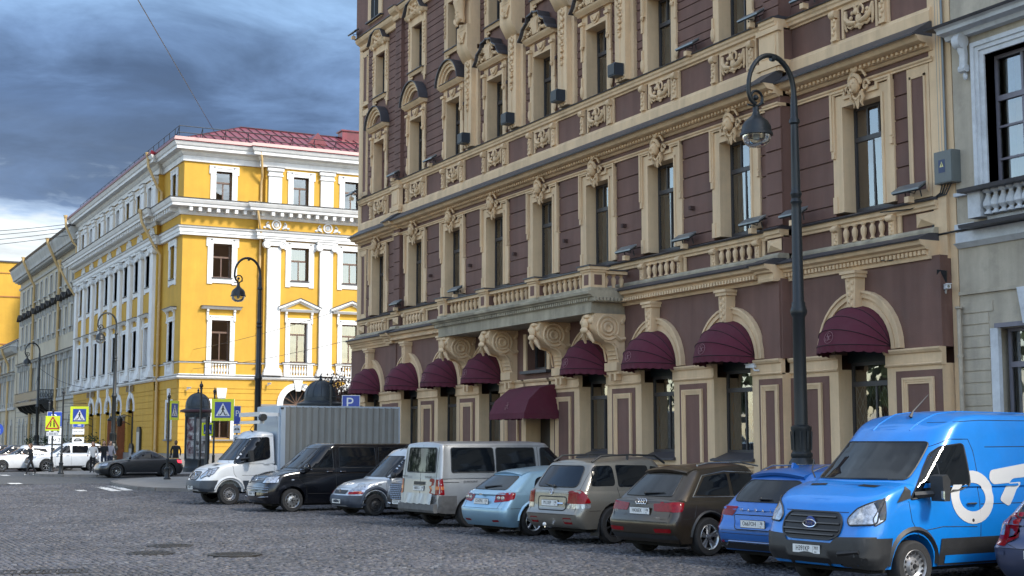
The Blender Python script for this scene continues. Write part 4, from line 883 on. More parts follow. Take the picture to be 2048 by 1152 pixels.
for k, x in enumerate(WB):
    if k > 1: continue
    w = put_window(ww, WH, x, -.28, 7.68, curt=[(-1.0, -.75, .1, 2.8, VOIL, 0), (-.4, -.2, .1, .8, VOIL, 0), (.3, .5, .1, 2.8, VOIL, 0)])
    s = M().mat(STL)
    for d0, d1, oo in ((1.12, 1.24, .05), (1.24, 1.34, .09), (1.34, 1.44, .13)):
        s.ob(-d1, -d0, -.28, oo, 0, 2.94 + d0 - 1.12).ob(d0, d1, -.28, oo, 0, 2.94 + d0 - 1.12).ob(-d1, d1, -.28, oo, 2.94 + d0 - 1.12, 2.94 + d1 - 1.12)
    s.mat(TIN).corn([(0, 3.72), (.62, 3.70), (.64, 3.74), (0, 3.86)], -2.35, 2.35).mat(STL).corn([(0, 3.46), (.2, 3.46), (.25, 3.55), (.46, 3.58), (.48, 3.66), (.56, 3.71), (0, 3.71)], -2.1, 2.1)
    for q in (-1, 1):
        s.tube([(q * 1.62, -.16, 2.75), (q * 1.62, -.14, 3.05), (q * 1.62, -.22, 3.3)], [.09, .1, .13], 6).lathe([(.17, -.1), (.17, .1)], (q * 1.62, -.24, 3.34), 12, 'x').lathe([(.09, -.1), (.09, .1)], (q * 1.62, -.15, 2.72), 8, 'x').ball((q * 1.62, -.1, 2.56), (.06, .06, .1), 4, 6)
    ob('surround', s, w, (0, -.28, 0))
    ob('transom_bars', M().mat(PURP).box(-1.05, 1.05, .0, .06, .55, .60).box(-1.05, 1.05, .0, .06, 1.28, 1.33), w)
    b = M().mat(TIN).corn([(0, 7.52), (.5, 7.52), (.52, 7.6), (0, 7.7)], x - 1.6, x + 1.6).mat(STL).ob(x - 1.5, x - 1.13, 0, .3, 6.95, 7.52).ob(x + 1.13, x + 1.5, 0, .3, 6.95, 7.52).ob(x - 1.13, x + 1.13, 0, .1, 6.88, 6.96)
    b.mat(TIN).corn([(0, 6.74), (.5, 6.72), (.52, 6.8), (0, 6.88)], x - 1.6, x + 1.6); bb = ob('balustrade', b, WH)
    tb = M().mat(STL).lathe([(.1, 0), (.1, .04), (.05, .08), (.05, .1), (.125, .18), (.12, .26), (.05, .42), (.05, .46), (.12, .5), (.12, .54)], n=10).mesh('baluster', 30)
    for i in range(10): ob('baluster', tb, bb, (x - .98 + .2175 * i, -.2, 6.98))
    w = put_window(wg, WH, x - .05, -.3, 1.5, curt=[(-.9, -.55, .1, 2.1, VOIL, 0), (.1, .35, .1, 2.1, VOIL, 0)])
    lat = M().mat(GRILL)
    for i in range(8):
        for q in (-1, 1): lat.tube([(-.9 + .25 * i, .12, .1), (max(-.95, min(.95, -.9 + .25 * i + q * .5)), .12, 2.9)], .012, 4)
    ob('grille', lat, w)
    s = M().mat(PURP).ob(-1.08, 1.08, -.06, .02, 3.0, 3.1).mat(STL).ob(-1.22, -1.0, -.1, .005, -.2, 3.0).ob(1.0, 1.22, -.1, .005, -.2, 3.0).prism([(-.2, 3.04), (.22, 3.04), (.34, 3.82), (-.34, 3.82)], 'y', -.1, 0); ob('surround', s, w, (0, -.3, 0))
    w = put_window(w3_, WH, x, -.3, 13.5); 
ob('string_course', M().mat(STL).ob(-.0, 24, 0, .1, 6.46, 6.72).corn([(0, 6.36), (.06, 6.36), (.14, 6.42), (.2, 6.46), (0, 6.46)], .02, 24).ob(-.0, .6, 0, .12, 6.78, 6.9).ob(-.0, .5, 0, .12, 7.54, 7.62), WH)
ob('ground_moulding', M().mat(STU).ob(-.0, 24, 0, .06, 5.30, 5.38), WH)
for i in range(15):
    z = 5.12 - .258 * (i + 1)
    if z < 1.2: break
    for a, b in ((-.0, .82 if i else .95),) if True else ():
        brick('stone_course', STU, WH, a, b + (.0), -.02, .022 + random.uniform(-.003, .003), z + .02, z + .248)
p = M().mat(mat('rusty_pale_pipe', (.42, .36, .28), .6, var=.2, vs=6, dirt=.4)).tube([(.05, -.12, 5.0), (.05, -.12, 2.0)], .05, 8).lathe([(.06, 0), (.09, .02), (.09, .06)], (.05, -.12, 4.98), 8).lathe([(.07, 0), (.07, .06)], (.05, -.12, 3.9), 8)
ob('vent_pipe', p, WH)
# ================================================================== ground: setts, road, pavements, markings, covers
def gz(y):
    t = min(1, max(0, (y - 42) / 24)); return .28 * t * t * (3 - 2 * t)
def stone_mat(name, col, var, rough, joint):
    m = bpy.data.materials.new(name); m.use_nodes = True; nt = m.node_tree; N = nt.nodes; L = nt.links; p = N['Principled BSDF']; p.inputs['Roughness'].default_value = rough
    geo = N.new('ShaderNodeNewGeometry'); oi = N.new('ShaderNodeObjectInfo'); ad = N.new('ShaderNodeMath'); ad.operation = 'ADD'
    L.new(geo.outputs['Random Per Island'], ad.inputs[0]); L.new(oi.outputs['Random'], ad.inputs[1]); fr_ = N.new('ShaderNodeMath'); fr_.operation = 'FRACT'; L.new(ad.outputs[0], fr_.inputs[0])
    r = N.new('ShaderNodeValToRGB'); L.new(fr_.outputs[0], r.inputs[0]); e = r.color_ramp.elements
    e[0].color = (*[c * (1 - var) for c in col], 1); e[1].color = (*[c * (1 + var) for c in col], 1)
    q = e.new(.5); q.color = (col[0] * 1.0, col[1] * .98, col[2] * 1.06, 1); q = e.new(.8); q.color = (col[0] * 1.12, col[1] * 1.02, col[2] * .94, 1)
    n = N.new('ShaderNodeTexNoise'); n.inputs['Scale'].default_value = .35; n.inputs['Detail'].default_value = 6; L.new(geo.outputs['Position'], n.inputs['Vector'])
    mr = N.new('ShaderNodeMapRange'); L.new(n.outputs[0], mr.inputs[0])
    for i, x in enumerate((.3, .7, .72, 1.28)): mr.inputs[i + 1].default_value = x
    k = N.new('ShaderNodeVectorMath'); k.operation = 'SCALE'; L.new(r.outputs[0], k.inputs[0]); L.new(mr.outputs[0], k.inputs['Scale']); L.new(k.outputs[0], p.inputs['Base Color'])
    n2 = N.new('ShaderNodeTexNoise'); n2.inputs['Scale'].default_value = 45; n2.inputs['Detail'].default_value = 4; L.new(geo.outputs['Position'], n2.inputs['Vector'])
    b = N.new('ShaderNodeBump'); b.inputs['Strength'].default_value = .35; b.inputs['Distance'].default_value = .01; L.new(n2.outputs[0], b.inputs['Height']); L.new(b.outputs[0], p.inputs['Normal'])
    MATS[name] = m; return m
SETT = stone_mat('granite_setts', (.078, .080, .087), .48, .6, 0)
def road_material():
    m = mat('sett_road_far', (.060, .062, .067), .7, var=.25, vs=.5); nt = m.node_tree; N = nt.nodes; L = nt.links; p = N['Principled BSDF']
    geo = N.new('ShaderNodeNewGeometry'); v = N.new('ShaderNodeTexVoronoi'); v.inputs['Scale'].default_value = 8.5; L.new(geo.outputs['Position'], v.inputs['Vector'])
    r = N.new('ShaderNodeMapRange'); r.inputs[1].default_value = .0; r.inputs[2].default_value = .6; r.inputs[3].default_value = 1; r.inputs[4].default_value = 0; L.new(v.outputs['Distance'], r.inputs[0])
    b = N.new('ShaderNodeBump'); b.inputs['Strength'].default_value = .8; b.inputs['Distance'].default_value = .02; L.new(r.outputs[0], b.inputs['Height']); L.new(b.outputs[0], p.inputs['Normal'])
    old = p.inputs['Base Color'].links[0].from_socket; k = N.new('ShaderNodeMix'); k.data_type = 'RGBA'; k.blend_type = 'MULTIPLY'; k.inputs[0].default_value = .45
    L.new(old, k.inputs[6]); L.new(v.outputs['Color'], k.inputs[7]); h = N.new('ShaderNodeHueSaturation'); h.inputs['Saturation'].default_value = .12; h.inputs['Value'].default_value = 1.25; L.new(k.outputs[2], h.inputs['Color']); L.new(h.outputs[0], p.inputs['Base Color'])
    return m
ROADM = road_material(); JOINT = mat('sandy_joint_dirt', (.035, .034, .033), .95, var=.2)
def ysheet(name, m, x0, x1, ys, off):
    g = M().mat(m); vs = []
    for y in ys: vs += [(x0, y, gz(y) + off), (x1, y, gz(y) + off)]
    return ob(name, g.add(vs, [(2 * i, 2 * i + 1, 2 * i + 3, 2 * i + 2) for i in range(len(ys) - 1)], True), kind='structure')
ys = [-40, 12] + [42 + 2 * i for i in range(13)] + [120, 300, 1200]
ysheet('ground', mat('dirt_under', (.06, .058, .055), .95), -500, 500, ys, -.25)
ROAD = ysheet('road', ROADM, -60, 60, [62, 63, 64, 65, 66, 120, 300], .002)
ysheet('road_bed', JOINT, -60, 60, [-40, 12, 30] + [42 + 2 * i for i in range(11)], -.03)
# individual setts laid in segmental arcs
def sett_field():
    P, S, Aq = [], [], []
    sw, pitch = 1.30, .108
    for c in range(-12, 22):
        x0 = c * sw
        for r in range(int(14 / pitch), int(62 / pitch)):
            y0 = r * pitch
            for i in range(12):
                t = (i + .5) / 12; x = x0 + t * sw; u = 2 * t - 1; y = y0 + .34 * (1 - u * u)
                P.append((x, y)); Aq.append(math.atan(-.34 * 2 * u * 2 / sw))
    P = np.array(P); Aq = np.array(Aq); n = len(P)
    ang = np.arctan2(P[:, 0], P[:, 1]); keep = (ang > R(27.2 - 21.5)) & (ang < R(27.2 + 21.5)) & (P[:, 1] > 13.5) & (P[:, 0] < 18.9) & (P[:, 1] < 61.8)
    P, Aq = P[keep], Aq[keep]; n = len(P)
    hx = rng.uniform(.0435, .0515, n); hy = rng.uniform(.041, .0495, n); P = P + rng.normal(0, .004, P.shape); Aq = Aq + rng.normal(0, .06, n)
    z = rng.normal(0, .0055, n) + .010 * np.sin(P[:, 0] * .9 + 1) * np.sin(P[:, 1] * .7); tx = rng.normal(0, .075, n); ty = rng.normal(0, .075, n)
    tt = np.clip((P[:, 1] - 42) / 24, 0, 1); z = z + .28 * tt * tt * (3 - 2 * tt)
    return P, Aq, hx, hy, z, tx, ty
P_, A_, hx, hy, z_, tx, ty = sett_field()
d2 = (P_ ** 2).sum(1); proj_y = 2.02 / np.sqrt(d2)
inview = (P_[:, 0] * sin(R(27.2)) + P_[:, 1] * cos(R(27.2))); px_ = (P_[:, 0] * cos(R(27.2)) - P_[:, 1] * sin(R(27.2))) / inview
vis = (np.abs(px_) < .355) & (inview > 20.6) & (px_ < .12)
order = np.argsort(np.where(vis, inview, 1e9)); single = set(order[:300].tolist())
def sett_corners(i):
    c, s = cos(A_[i]), sin(A_[i]); out = []
    for (a, b), k in (((-1, -1), 1), ((1, -1), 1), ((1, 1), 1), ((-1, 1), 1)):
        out.append((a, b))
    return out
def sett_mesh(idx):
    n = len(idx); ca, sa = np.cos(A_[idx]), np.sin(A_[idx]); V = np.zeros((n, 12, 3)); sq = [(-1, -1), (1, -1), (1, 1), (-1, 1)]
    for lvl, (f, dz) in enumerate(((1.0, -.035), (.97, -.006), (.80, .004))):
        for k, (a, b) in enumerate(sq):
            lx, ly = a * hx[idx] * f, b * hy[idx] * f
            V[:, lvl * 4 + k, 0] = P_[idx, 0] + lx * ca - ly * sa; V[:, lvl * 4 + k, 1] = P_[idx, 1] + lx * sa + ly * ca
            V[:, lvl * 4 + k, 2] = z_[idx] + dz + lx * tx[idx] + ly * ty[idx]
    Fq = []
    for l in range(2):
        for k in range(4): Fq.append((l * 4 + k, l * 4 + (k + 1) % 4, l * 4 + 4 + (k + 1) % 4, l * 4 + 4 + k))
    Fq.append((8, 9, 10, 11)); Fq = np.array(Fq)
    faces = (Fq[None] + (np.arange(n) * 12)[:, None, None]).reshape(-1, 4)
    me = bpy.data.meshes.new('setts'); me.vertices.add(n * 12); me.vertices.foreach_set('co', V.reshape(-1)); me.loops.add(len(faces) * 4); me.loops.foreach_set('vertex_index', faces.reshape(-1).astype(np.int32))
    me.polygons.add(len(faces)); me.polygons.foreach_set('loop_start', np.arange(len(faces), dtype=np.int32) * 4); me.materials.append(SETT); me.update(calc_edges=True); return me
ob('sett_paving', sett_mesh(np.array([i for i in range(len(P_)) if i not in single])), ROAD, kind='stuff')
one = M().mat(SETT)
for f, dz in ((1.0, -.035), (.97, -.006), (.80, .004)): one.v += [(a * f, b * f, dz) for a, b in ((-1, -1), (1, -1), (1, 1), (-1, 1))]
for l in range(2):
    for k in range(4): one.f.append((l * 4 + k, l * 4 + (k + 1) % 4, l * 4 + 4 + (k + 1) % 4, l * 4 + 4 + k))
one.f.append((8, 9, 10, 11)); one.mi = [0] * 9; one.sm = [False] * 9; ONE = one.mesh('sett')
for i in sorted(single):
    ob('sett', ONE, ROAD, (P_[i, 0], P_[i, 1], z_[i]), (ty[i], -tx[i], A_[i]), (hx[i], hy[i], 1))
# pavements
PAVE = mat('grey_paving', (.24, .225, .205), .85, bump=.3, bs=20, var=.14, vs=1.5, dirt=.3); KERB = mat('granite_kerb', (.17, .16, .15), .8, bump=.3, bs=30, var=.2, vs=3)
def pavement(name, pts, h=.12, kerb=()):
    g = M().mat(PAVE); n = len(pts); top = [(x, y, gz(y) + h) for x, y in pts]; bot = [(x, y, -.1) for x, y in pts]
    g.add(top + bot, [tuple(range(n))] + [(i, (i + 1) % n, (i + 1) % n + n, i + n) for i in range(n)]); o = ob(name, g, kind='structure')
    for a, b in kerb:
        p, q = Vector(pts[a]), Vector(pts[b]); L_ = (q - p).length; m_ = max(1, round(L_ / .95)); d = (q - p) / m_; ang = math.atan2(d.y, d.x)
        for i in range(m_):
            s = p + d * i; l = d.length - .015
            if KERB not in _UB: _UB[KERB] = M().mat(KERB).box(0, 1, -.5, .5, 0, 1).mesh('kerb_stone')
            ob('kerb_stone', _UB[KERB], o, (s.x, s.y, gz(s.y) - .05), (0, -math.atan2(gz(s.y + d.y) - gz(s.y), d.length), ang), (l, .2, h + .058 + random.uniform(-.004, .004)))
    return o
pavement('pavement', [(18.9, -30), (24.2, -30), (24.2, 60.5), (20, 61), (18.9, 53)], .13)
def arc(c, r, a0, a1, n): return [(c[0] + r * cos(R(a0 + (a1 - a0) * i / n)), c[1] + r * sin(R(a0 + (a1 - a0) * i / n))) for i in range(n + 1)]
pp = [(18.9, 52.6), (15.2, 52.7)] + [(14.3, 52.9), (13.5, 53.87), (12.7, 54.6), (12.3, 55.6), (12.1, 57.5), (12.15, 59.6), (12.3, 61.0), (12.9, 62.6), (14.0, 64.6), (15.4, 66.0), (24, 66.6), (24, 60.6), (20, 61)]
pavement('traffic_island', pp, .12, [(i, i + 1) for i in range(0, 11)])
pp2 = [(11.5, 74.7), (12.4, 73.2), (13.85, 72.3), (16, 71.9), (24, 71.6), (60, 71.6), (60, 94), (22.9, 94), (22.9, 210), (18.6, 210), (18.4, 82.5), (13, 81.5), (11.6, 79)]
pavement('corner_pavement', pp2, .12, [(0, 1), (1, 2), (2, 3), (3, 4), (11, 12)])
# worn crossing stripes
PAINT = mat('worn_white_paint', (.62, .62, .60), .7, var=.25, vs=5, dirt=.55)
for x0, y0, y1, w in ((11.05, 54.9, 59.6, .42), (12.0, 55.6, 60.0, .0), (8.4, 62.3, 63.6, .5), (7.2, 62.4, 63.5, .5), (9.9, 55.2, 56.2, .35), (7.7, 56.2, 57, .35), (10.0, 77.2, 79, .4)):
    if w: ysheet('crossing_stripe', PAINT, x0, x0 + w, [y0 + (y1 - y0) * i / 6 for i in range(7)], .004)
g = M().mat(PAINT); vs = []
for i in range(7): y = 55.3 + 4.7 * i / 6; vs += [(12.13 - .28 + .02 * i - .25, y, gz(y) + .004), (12.02 + .02 * i - .06, y, gz(y) + .004)]
ob('crossing_stripe', g.add(vs, [(2 * i, 2 * i + 1, 2 * i + 3, 2 * i + 2) for i in range(6)]), kind='structure')
IRON = mat('cast_iron', (.035, .032, .03), .55, .4, bump=.3, bs=60, var=.25, vs=10)
def manhole(x, y, r, label, rot=0):
    t = thing('manhole_cover', label, 'manhole cover', (x, y, 0), rot, 'iron covers in the setts')
    f = M().mat(IRON).lathe([(r + .12, -.04), (r + .12, .020), (r + .01, .022), (r + .01, -.04)], n=28, smooth=False); ob('frame', f, t)
    c = M().mat(IRON).lathe([(r, -.04), (r, .016), (.001, .018)], n=28, smooth=False)
    for i in range(-4, 5):
        for j in range(-4, 5):
            if math.hypot(i, j) < 4.4: c.box(i * r / 4.9 - .025, i * r / 4.9 + .025, j * r / 4.9 - .025, j * r / 4.9 + .025, .016, .026)
    ob('lid', c, t)
manhole(7.25, 25.0, .36, 'round ribbed manhole cover in the setts, nearest the black van')
manhole(5.97, 26.0, .32, 'middle manhole cover of the three, flattened look, left of the ribbed one')
manhole(6.74, 27.7, .32, 'farthest of the three manhole covers, thin dark oval in the setts')
t = thing('drain_grate', 'rectangular slotted iron drain grate at the bottom left corner of the road', 'drain', (3.56, 23.08, 0), R(-14), 'iron covers in the setts')
g = M().mat(IRON).box(-.75, .75, -.32, -.26, -.05, .02).box(-.75, .75, .26, .32, -.05, .02).box(-.75, -.69, -.26, .26, -.05, .02).box(.69, .75, -.26, .26, -.05, .02).mat(ROOM).box(-.69, .69, -.26, .26, -.06, -.012); ob('frame', g, t)
for i in range(14): ob('bar', M().mat(IRON).box(-.02, .02, -.26, .26, -.04, .018), t, (-.63 + i * .097, 0, 0))
# ================================================================== vehicles
def paint(name, col, metal=.35, rough=.32, dirt=.0): return mat('paint_' + name, col, rough, metal, var=.08, vs=2, coat=.6, dirt=dirt)
CGLASS = mat('car_glass', (.005, .007, .010), .035, var=0, spec=.5)
RUBB = mat('tyre_rubber', (.018, .018, .019), .8, bump=.15, bs=40, var=.2, vs=8); PLAS = mat('black_plastic', (.02, .021, .023), .5, bump=.1, bs=80, var=.15, vs=5)
GLOSS = mat('gloss_black', (.008, .008, .009), .12, var=0, coat=.5); CHR = mat('chrome', (.75, .76, .78), .12, 1, var=0)
ALU = mat('alloy', (.45, .46, .47), .3, .9, var=.08, vs=8); STEEL = mat('painted_steel_rim', (.30, .30, .31), .4, .6, var=.15, vs=8, dirt=.3); DARKA = mat('dark_alloy', (.05, .05, .052), .35, .7, var=.1)
REDL = mat('red_lens', (.20, .003, .007), .12, var=.3, vs=14, spec=.35); CLEAR = mat('clear_lens', (.40, .42, .45), .12, .6, var=.6, vs=16); AMB = mat('amber_lens', (.5, .12, .02), .15, var=.1, coat=.6)
PLATE = mat('plate_white', (.72, .73, .72), .4, var=.03); INK = mat('black_ink', (.01, .01, .011), .5, var=0); WELL = mat('wheel_well', (.006, .006, .006), .95, var=0); LGREY = mat('silver_badge', (.6, .6, .62), .2, .9, var=0)
ip = np.interp
def text(parent, body, size, loc, rot, m, name='lettering', align='CENTER', ext=.001, sx=1):
    c = bpy.data.curves.new(name, 'FONT'); c.body = body; c.size = size; c.align_x = align; c.align_y = 'CENTER'; c.extrude = ext; c.resolution_u = 3; c.materials.append(m)
    o = bpy.data.objects.new(name, c); COL.objects.link(o); o.parent = parent; o.location = loc; o.rotation_euler = rot; o.scale = (sx, 1, 1); return o
class Car:
    def __init__(s, name, label, cat, P, wheel, heading, **k):
        """P: world point where the wheel 'wheel' = (x, side) touches the ground"""
        s.k = k; s.L, s.Wd = k['L'], k['W']; a = heading
        lx, ly = wheel[0], wheel[1] * (s.Wd / 2 - .11)
        s.root = thing(name, label, cat, (P[0] - (lx * cos(a) - ly * sin(a)), P[1] - (lx * sin(a) + ly * cos(a)), P[2] if len(P) > 2 else 0), a, k.get('group', 'cars and vans parked on the square'))
        s.paint = k['paint']; s.build()
    # block: a loft of plan outlines
    def block(s, rows, zb, zt, crown, m, rcF, rcR, bowF=.06, bowR=.05, pF=2.3, pR=2.3):
        """rows: (t, xr, xf, halfwidth); returns a closed mesh in M"""
        nE, nC, nS = 6, 7, 26; out = []
        for t, xr, xf, w in rows:
            half = []
            for i in range(nE): u = i / nE; y = (w - rcR * .8) * u; half.append((xr + bowR * (y / w) ** 2, y))
            yb = w - rcR * .8; x0 = xr + bowR * (yb / w) ** 2
            for i in range(nC):
                q = i / nC * PI / 2; half.append((x0 + rcR * (1 - cos(q) ** (2 / pR)), yb + (w - yb) * sin(q) ** (2 / pR)))
            yf = w - rcF * .8; x1 = xf - bowF * (yf / w) ** 2
            a, b = x0 + rcR, x1 - rcF
            for i in range(nS): half.append((a + (b - a) * i / nS, w - .012 * (2 * i / nS - 1) ** 2))
            for i in range(nC):
                q = (1 - i / nC) * PI / 2; half.append((x1 - rcF * (1 - cos(q) ** (2 / pF)), yf + (w - yf) * sin(q) ** (2 / pF)))
            for i in range(nE + 1): u = 1 - i / nE; y = yf * u; half.append((xf - bowF * (y / w) ** 2, y))
            out.append([(x, y, zb(x) + t * (zt(x) - zb(x))) for x, y in half])
        n = len(out[0]); ring = n + n - 2; vs = []
        for r in out: vs += r + [(x, -y, z) for x, y, z in reversed(r[1:-1])]
        fs = [(j * ring + i, j * ring + (i + 1) % ring, (j + 1) * ring + (i + 1) % ring, (j + 1) * ring + i) for j in range(len(out) - 1) for i in range(ring)]
        # caps, strips across with crown
        def cap(r, flip, cr):
            base = (len(out) - 1) * ring if not flip else 0; cols = []; w = max(p[1] for p in r)
            for i in range(1, n - 1):
                x, y, z = r[i]; row = [base + i]
                for f in (.7, .35, 0, -.35, -.7): vs.append((x, y * f, z + cr * (1 - f * f) * min(1, (y / w)))); row.append(len(vs) - 1)
                row.append(base + ring - i); cols.append(row)
            for A, B in zip(cols, cols[1:]):
                for c in range(6): q = (A[c], B[c], B[c + 1], A[c + 1]); fs.append(q if flip else q[::-1])
            for row, tip in ((cols[0], base), (cols[-1], base + n - 1)):
                for c in range(6): fs.append((tip, row[c], row[c + 1]))
        cap(out[-1], False, crown); cap(out[0], True, 0)
        me = bpy.data.meshes.new('body'); me.from_pydata(vs, [], fs); bm = bmesh.new(); bm.from_mesh(me); bmesh.ops.recalc_face_normals(bm, faces=bm.faces); bm.to_mesh(me); bm.free()
        me.materials.append(m); return me
    def build(s):
        k = s.k; L, w = s.L, s.Wd / 2; zt = lambda x: float(ip(x, [p[0] for p in k['top']], [p[1] for p in k['top']])); s.zt = zt
        zb = lambda x: k['sill'] + .06 * max(0, (.35 - x) / .35) ** 2 + .05 * max(0, (x - L + .4) / .4) ** 2
        T = [0, .06, .18, .34, .5, .64, .78, .88, .95, .985, 1.0]; ww = k.get('side', [(0, .93), (.18, .975), (.5, 1.0), (.8, .985), (.95, .955), (1, .93)])
        rows = []
        for t in T:
            rr = float(ip(t, [p[0] for p in k['rear']], [p[1] for p in k['rear']])); fr_ = float(ip(t, [p[0] for p in k['front']], [p[1] for p in k['front']]))
            ins = {.985: .012, 1.0: .045}.get(t, 0); rows.append((t, rr + ins, L - fr_ - ins, w * float(ip(t, [p[0] for p in ww], [p[1] for p in ww])) - ins))
        low = s.block(rows, zb, zt, k.get('crown', .03), s.paint, k.get('rcF', .45), k.get('rcR', .25), k.get('bowF', .10), k.get('bowR', .05), k.get('pF', 2.2), k.get('pR', 2.4))
        me = [low]
        if 'roof' in k:
            rf = lambda x: float(ip(x, [p[0] for p in k['roof']], [p[1] for p in k['roof']])); bz = lambda x: zt(x) - .06
            g = k['gh']; rows = []
            for t in (0, .2, .4, .6, .78, .9, .96, .99, 1.0):
                ins = {.96: .012, .99: .04, 1.0: .09}.get(t, 0); f = t ** g.get('curve', 1.0)
                rows.append((t, g['xr'][0] + (g['xr'][1] - g['xr'][0]) * t ** g.get('rc', 1.0) + ins * .6, g['xf'][0] + (g['xf'][1] - g['xf'][0]) * t - ins * .4, g['w'][0] * w + (g['w'][1] - g['w'][0]) * w * f - ins))
            me.append(s.block(rows, bz, rf, g.get('crown', .05), s.paint, g.get('rcF', .35), g.get('rcR', .22), g.get('bowF', .22), g.get('bowR', .1), g.get('pF', 2.0), g.get('pR', 2.2)))
        # surface for projecting panels
        vs, fs = [], []
        for m in me: b = len(vs); vs += [v.co.copy() for v in m.vertices]; fs += [[i + b for i in p.vertices] for p in m.polygons]
        s.bvh = BVHTree.FromPolygons(vs, fs)
        # cut the wheel arches
        tmp = bpy.data.objects.new('tmp', low); COL.objects.link(tmp); c = M().mat(WELL); r = k['r'] + k.get('gap', .055)
        for x in k['axles']:
            for sd in (-1, 1): c.lathe([(r, -.3), (r, .3)], (x, sd * (w - .06), k['r'] + k.get('lift', .02)), 28, 'y', smooth=False)
        cm = c.mesh('cut'); bm = bmesh.new(); bm.from_mesh(cm); bmesh.ops.recalc_face_normals(bm, faces=bm.faces); bm.to_mesh(bm and cm); bm.free()
        co = bpy.data.objects.new('cut', cm); COL.objects.link(co); md = tmp.modifiers.new('b', 'BOOLEAN'); md.operation = 'DIFFERENCE'; md.object = co; md.solver = 'EXACT'; md.material_mode = 'TRANSFER'
        dg = bpy.context.evaluated_depsgraph_get(); res = bpy.data.meshes.new_from_object(tmp.evaluated_get(dg)); bpy.data.objects.remove(tmp); bpy.data.objects.remove(co)
        bm = bmesh.new(); bm.from_mesh(res)
        if len(me) > 1: bm.from_mesh(me[1])
        out = bpy.data.meshes.new('body'); bm.to_mesh(out); bm.free()
        out.materials.clear()
        for m in (s.paint, WELL): out.materials.append(m)
        if WELL.name not in [m.name for m in res.materials if m]:
            pass
        idx = [i for i, m in enumerate(res.materials) if m == WELL]
        mi = np.zeros(len(out.polygons), np.int32); out.polygons.foreach_get('material_index', mi); mi = np.where(np.isin(mi, idx), 1, 0).astype(np.int32); out.polygons.foreach_set('material_index', mi)
        out.polygons.foreach_set('use_smooth', [True] * len(out.polygons)); out.set_sharp_from_angle(angle=R(38)); out.update()
        s.body = ob('body', out, s.root)
        under = M().mat(WELL).box(.35, L - .35, -w * .8, w * .8, k['sill'] - .06, k['sill'] + .1); ob('underbody', under, s.root)
        for x in k['axles']:
            for sd in (-1, 1): s.wheel(x, sd)
    WH = {}
    def wheel(s, x, sd):
        k = s.k; r, style, tw = k['r'], k['rim'], k.get('tw', .215); key = (r, style, tw)
        if key not in Car.WH:
            rr = r * k.get('rr', .66); h = tw / 2
            t = M().mat(RUBB).lathe([(rr, -h), (r - .03, -h - .004), (r - .008, -h + .02), (r, -h + .05), (r, h - .05), (r - .008, h - .02), (r - .03, h + .004), (rr, h)], n=36, ax='y', caps=False).mesh('tyre', 30)
            m = M(); rm = {'steel': STEEL, 'black': PLAS, 'cap': ALU, 'dark': DARKA}.get(style, ALU)
            m.mat(WELL).lathe([(rr, -.02), (.01, -.02)], n=28, ax='y').mat(rm)
            m.lathe([(rr + .006, -h + .012), (rr - .008, -h + .0), (rr - .02, -h + .012), (rr - .035, -h + .05), (rr - .04, .02)], n=36, ax='y', caps=False)
            y0 = -h + .035
            if style in ('steel', 'black', 'cap'):
                m.lathe([(rr - .035, y0 + .02), (rr * .82, y0 - .005), (rr * .55, y0 + (.0 if style != 'steel' else .03)), (rr * .40, y0 - .015), (rr * .2, y0 - .02), (.001, y0 - .02)], n=36, ax='y', caps=False)
                nh = {'steel': 16, 'black': 12, 'cap': 10}[style]; m.mat(INK)
                for i in range(nh):
                    a = 2 * PI * i / nh; q = .022 if style != 'cap' else .03; rad = rr * (.78 if style != 'cap' else .76)
                    m.lathe([(q, y0 - .012), (q * .9, y0 - .016), (.001, y0 - .016)], (rad * cos(a), .0, rad * sin(a)), 8, 'y')
                for i in range(5): a = 2 * PI * i / 5; m.lathe([(.02, y0 - .02), (.001, y0 - .03)], (rr * .3 * cos(a), 0, rr * .3 * sin(a)), 6, 'y')
                m.lathe([(rr * .16, y0 - .02), (rr * .14, y0 - .035), (.001, y0 - .036)], n=12, ax='y')
            else:
                n, tw_ = {'five': (5, .5), 'ten': (10, .2), 'y': (7, .3), 'multi': (14, .14), 'double': (5, .34), 'dark': (8, .26)}[style]
                for i in range(n):
                    for dd in ((-.16, .16) if style in ('double',) else (0,)):
                        a = 2 * PI * i / n + .3 + dd; b = a + (.0 if style != 'y' else 0); wv = tw_ * rr * .28
                        def P(rad, off, yy): return (rad * cos(a) - off * sin(a), yy, rad * sin(a) + off * cos(a))
                        v = [P(.03, -wv, y0 + .03), P(.03, wv, y0 + .03), P(rr - .02, wv * 1.25, y0 + .0), P(rr - .02, -wv * 1.25, y0 + .0), P(.03, -wv * .4, y0 + .0), P(.03, wv * .4, y0 + .0), P(rr - .02, wv * .7, y0 - .02), P(rr - .02, -wv * .7, y0 - .02)]
                        m.add(v, [(4, 5, 6, 7), (0, 4, 7, 3), (1, 2, 6, 5), (2, 3, 7, 6)])
                m.lathe([(rr * .26, y0 + .02), (rr * .24, y0 - .012), (rr * .12, y0 - .02), (.001, y0 - .022)], n=14, ax='y').mat(INK)
                for i in range(5): a = 2 * PI * i / 5; m.lathe([(.014, y0 - .016), (.001, y0 - .02)], (rr * .19 * cos(a), 0, rr * .19 * sin(a)), 6, 'y')
            Car.WH[key] = (t, m.mesh('rim', 30))
        t, m = Car.WH[key]; yy = s.Wd / 2 - tw / 2 - k.get('wi', .015)
        wo = ob('wheel', t, s.root, (x, sd * yy, r), PI if sd > 0 else 0); ob('rim', m, wo)
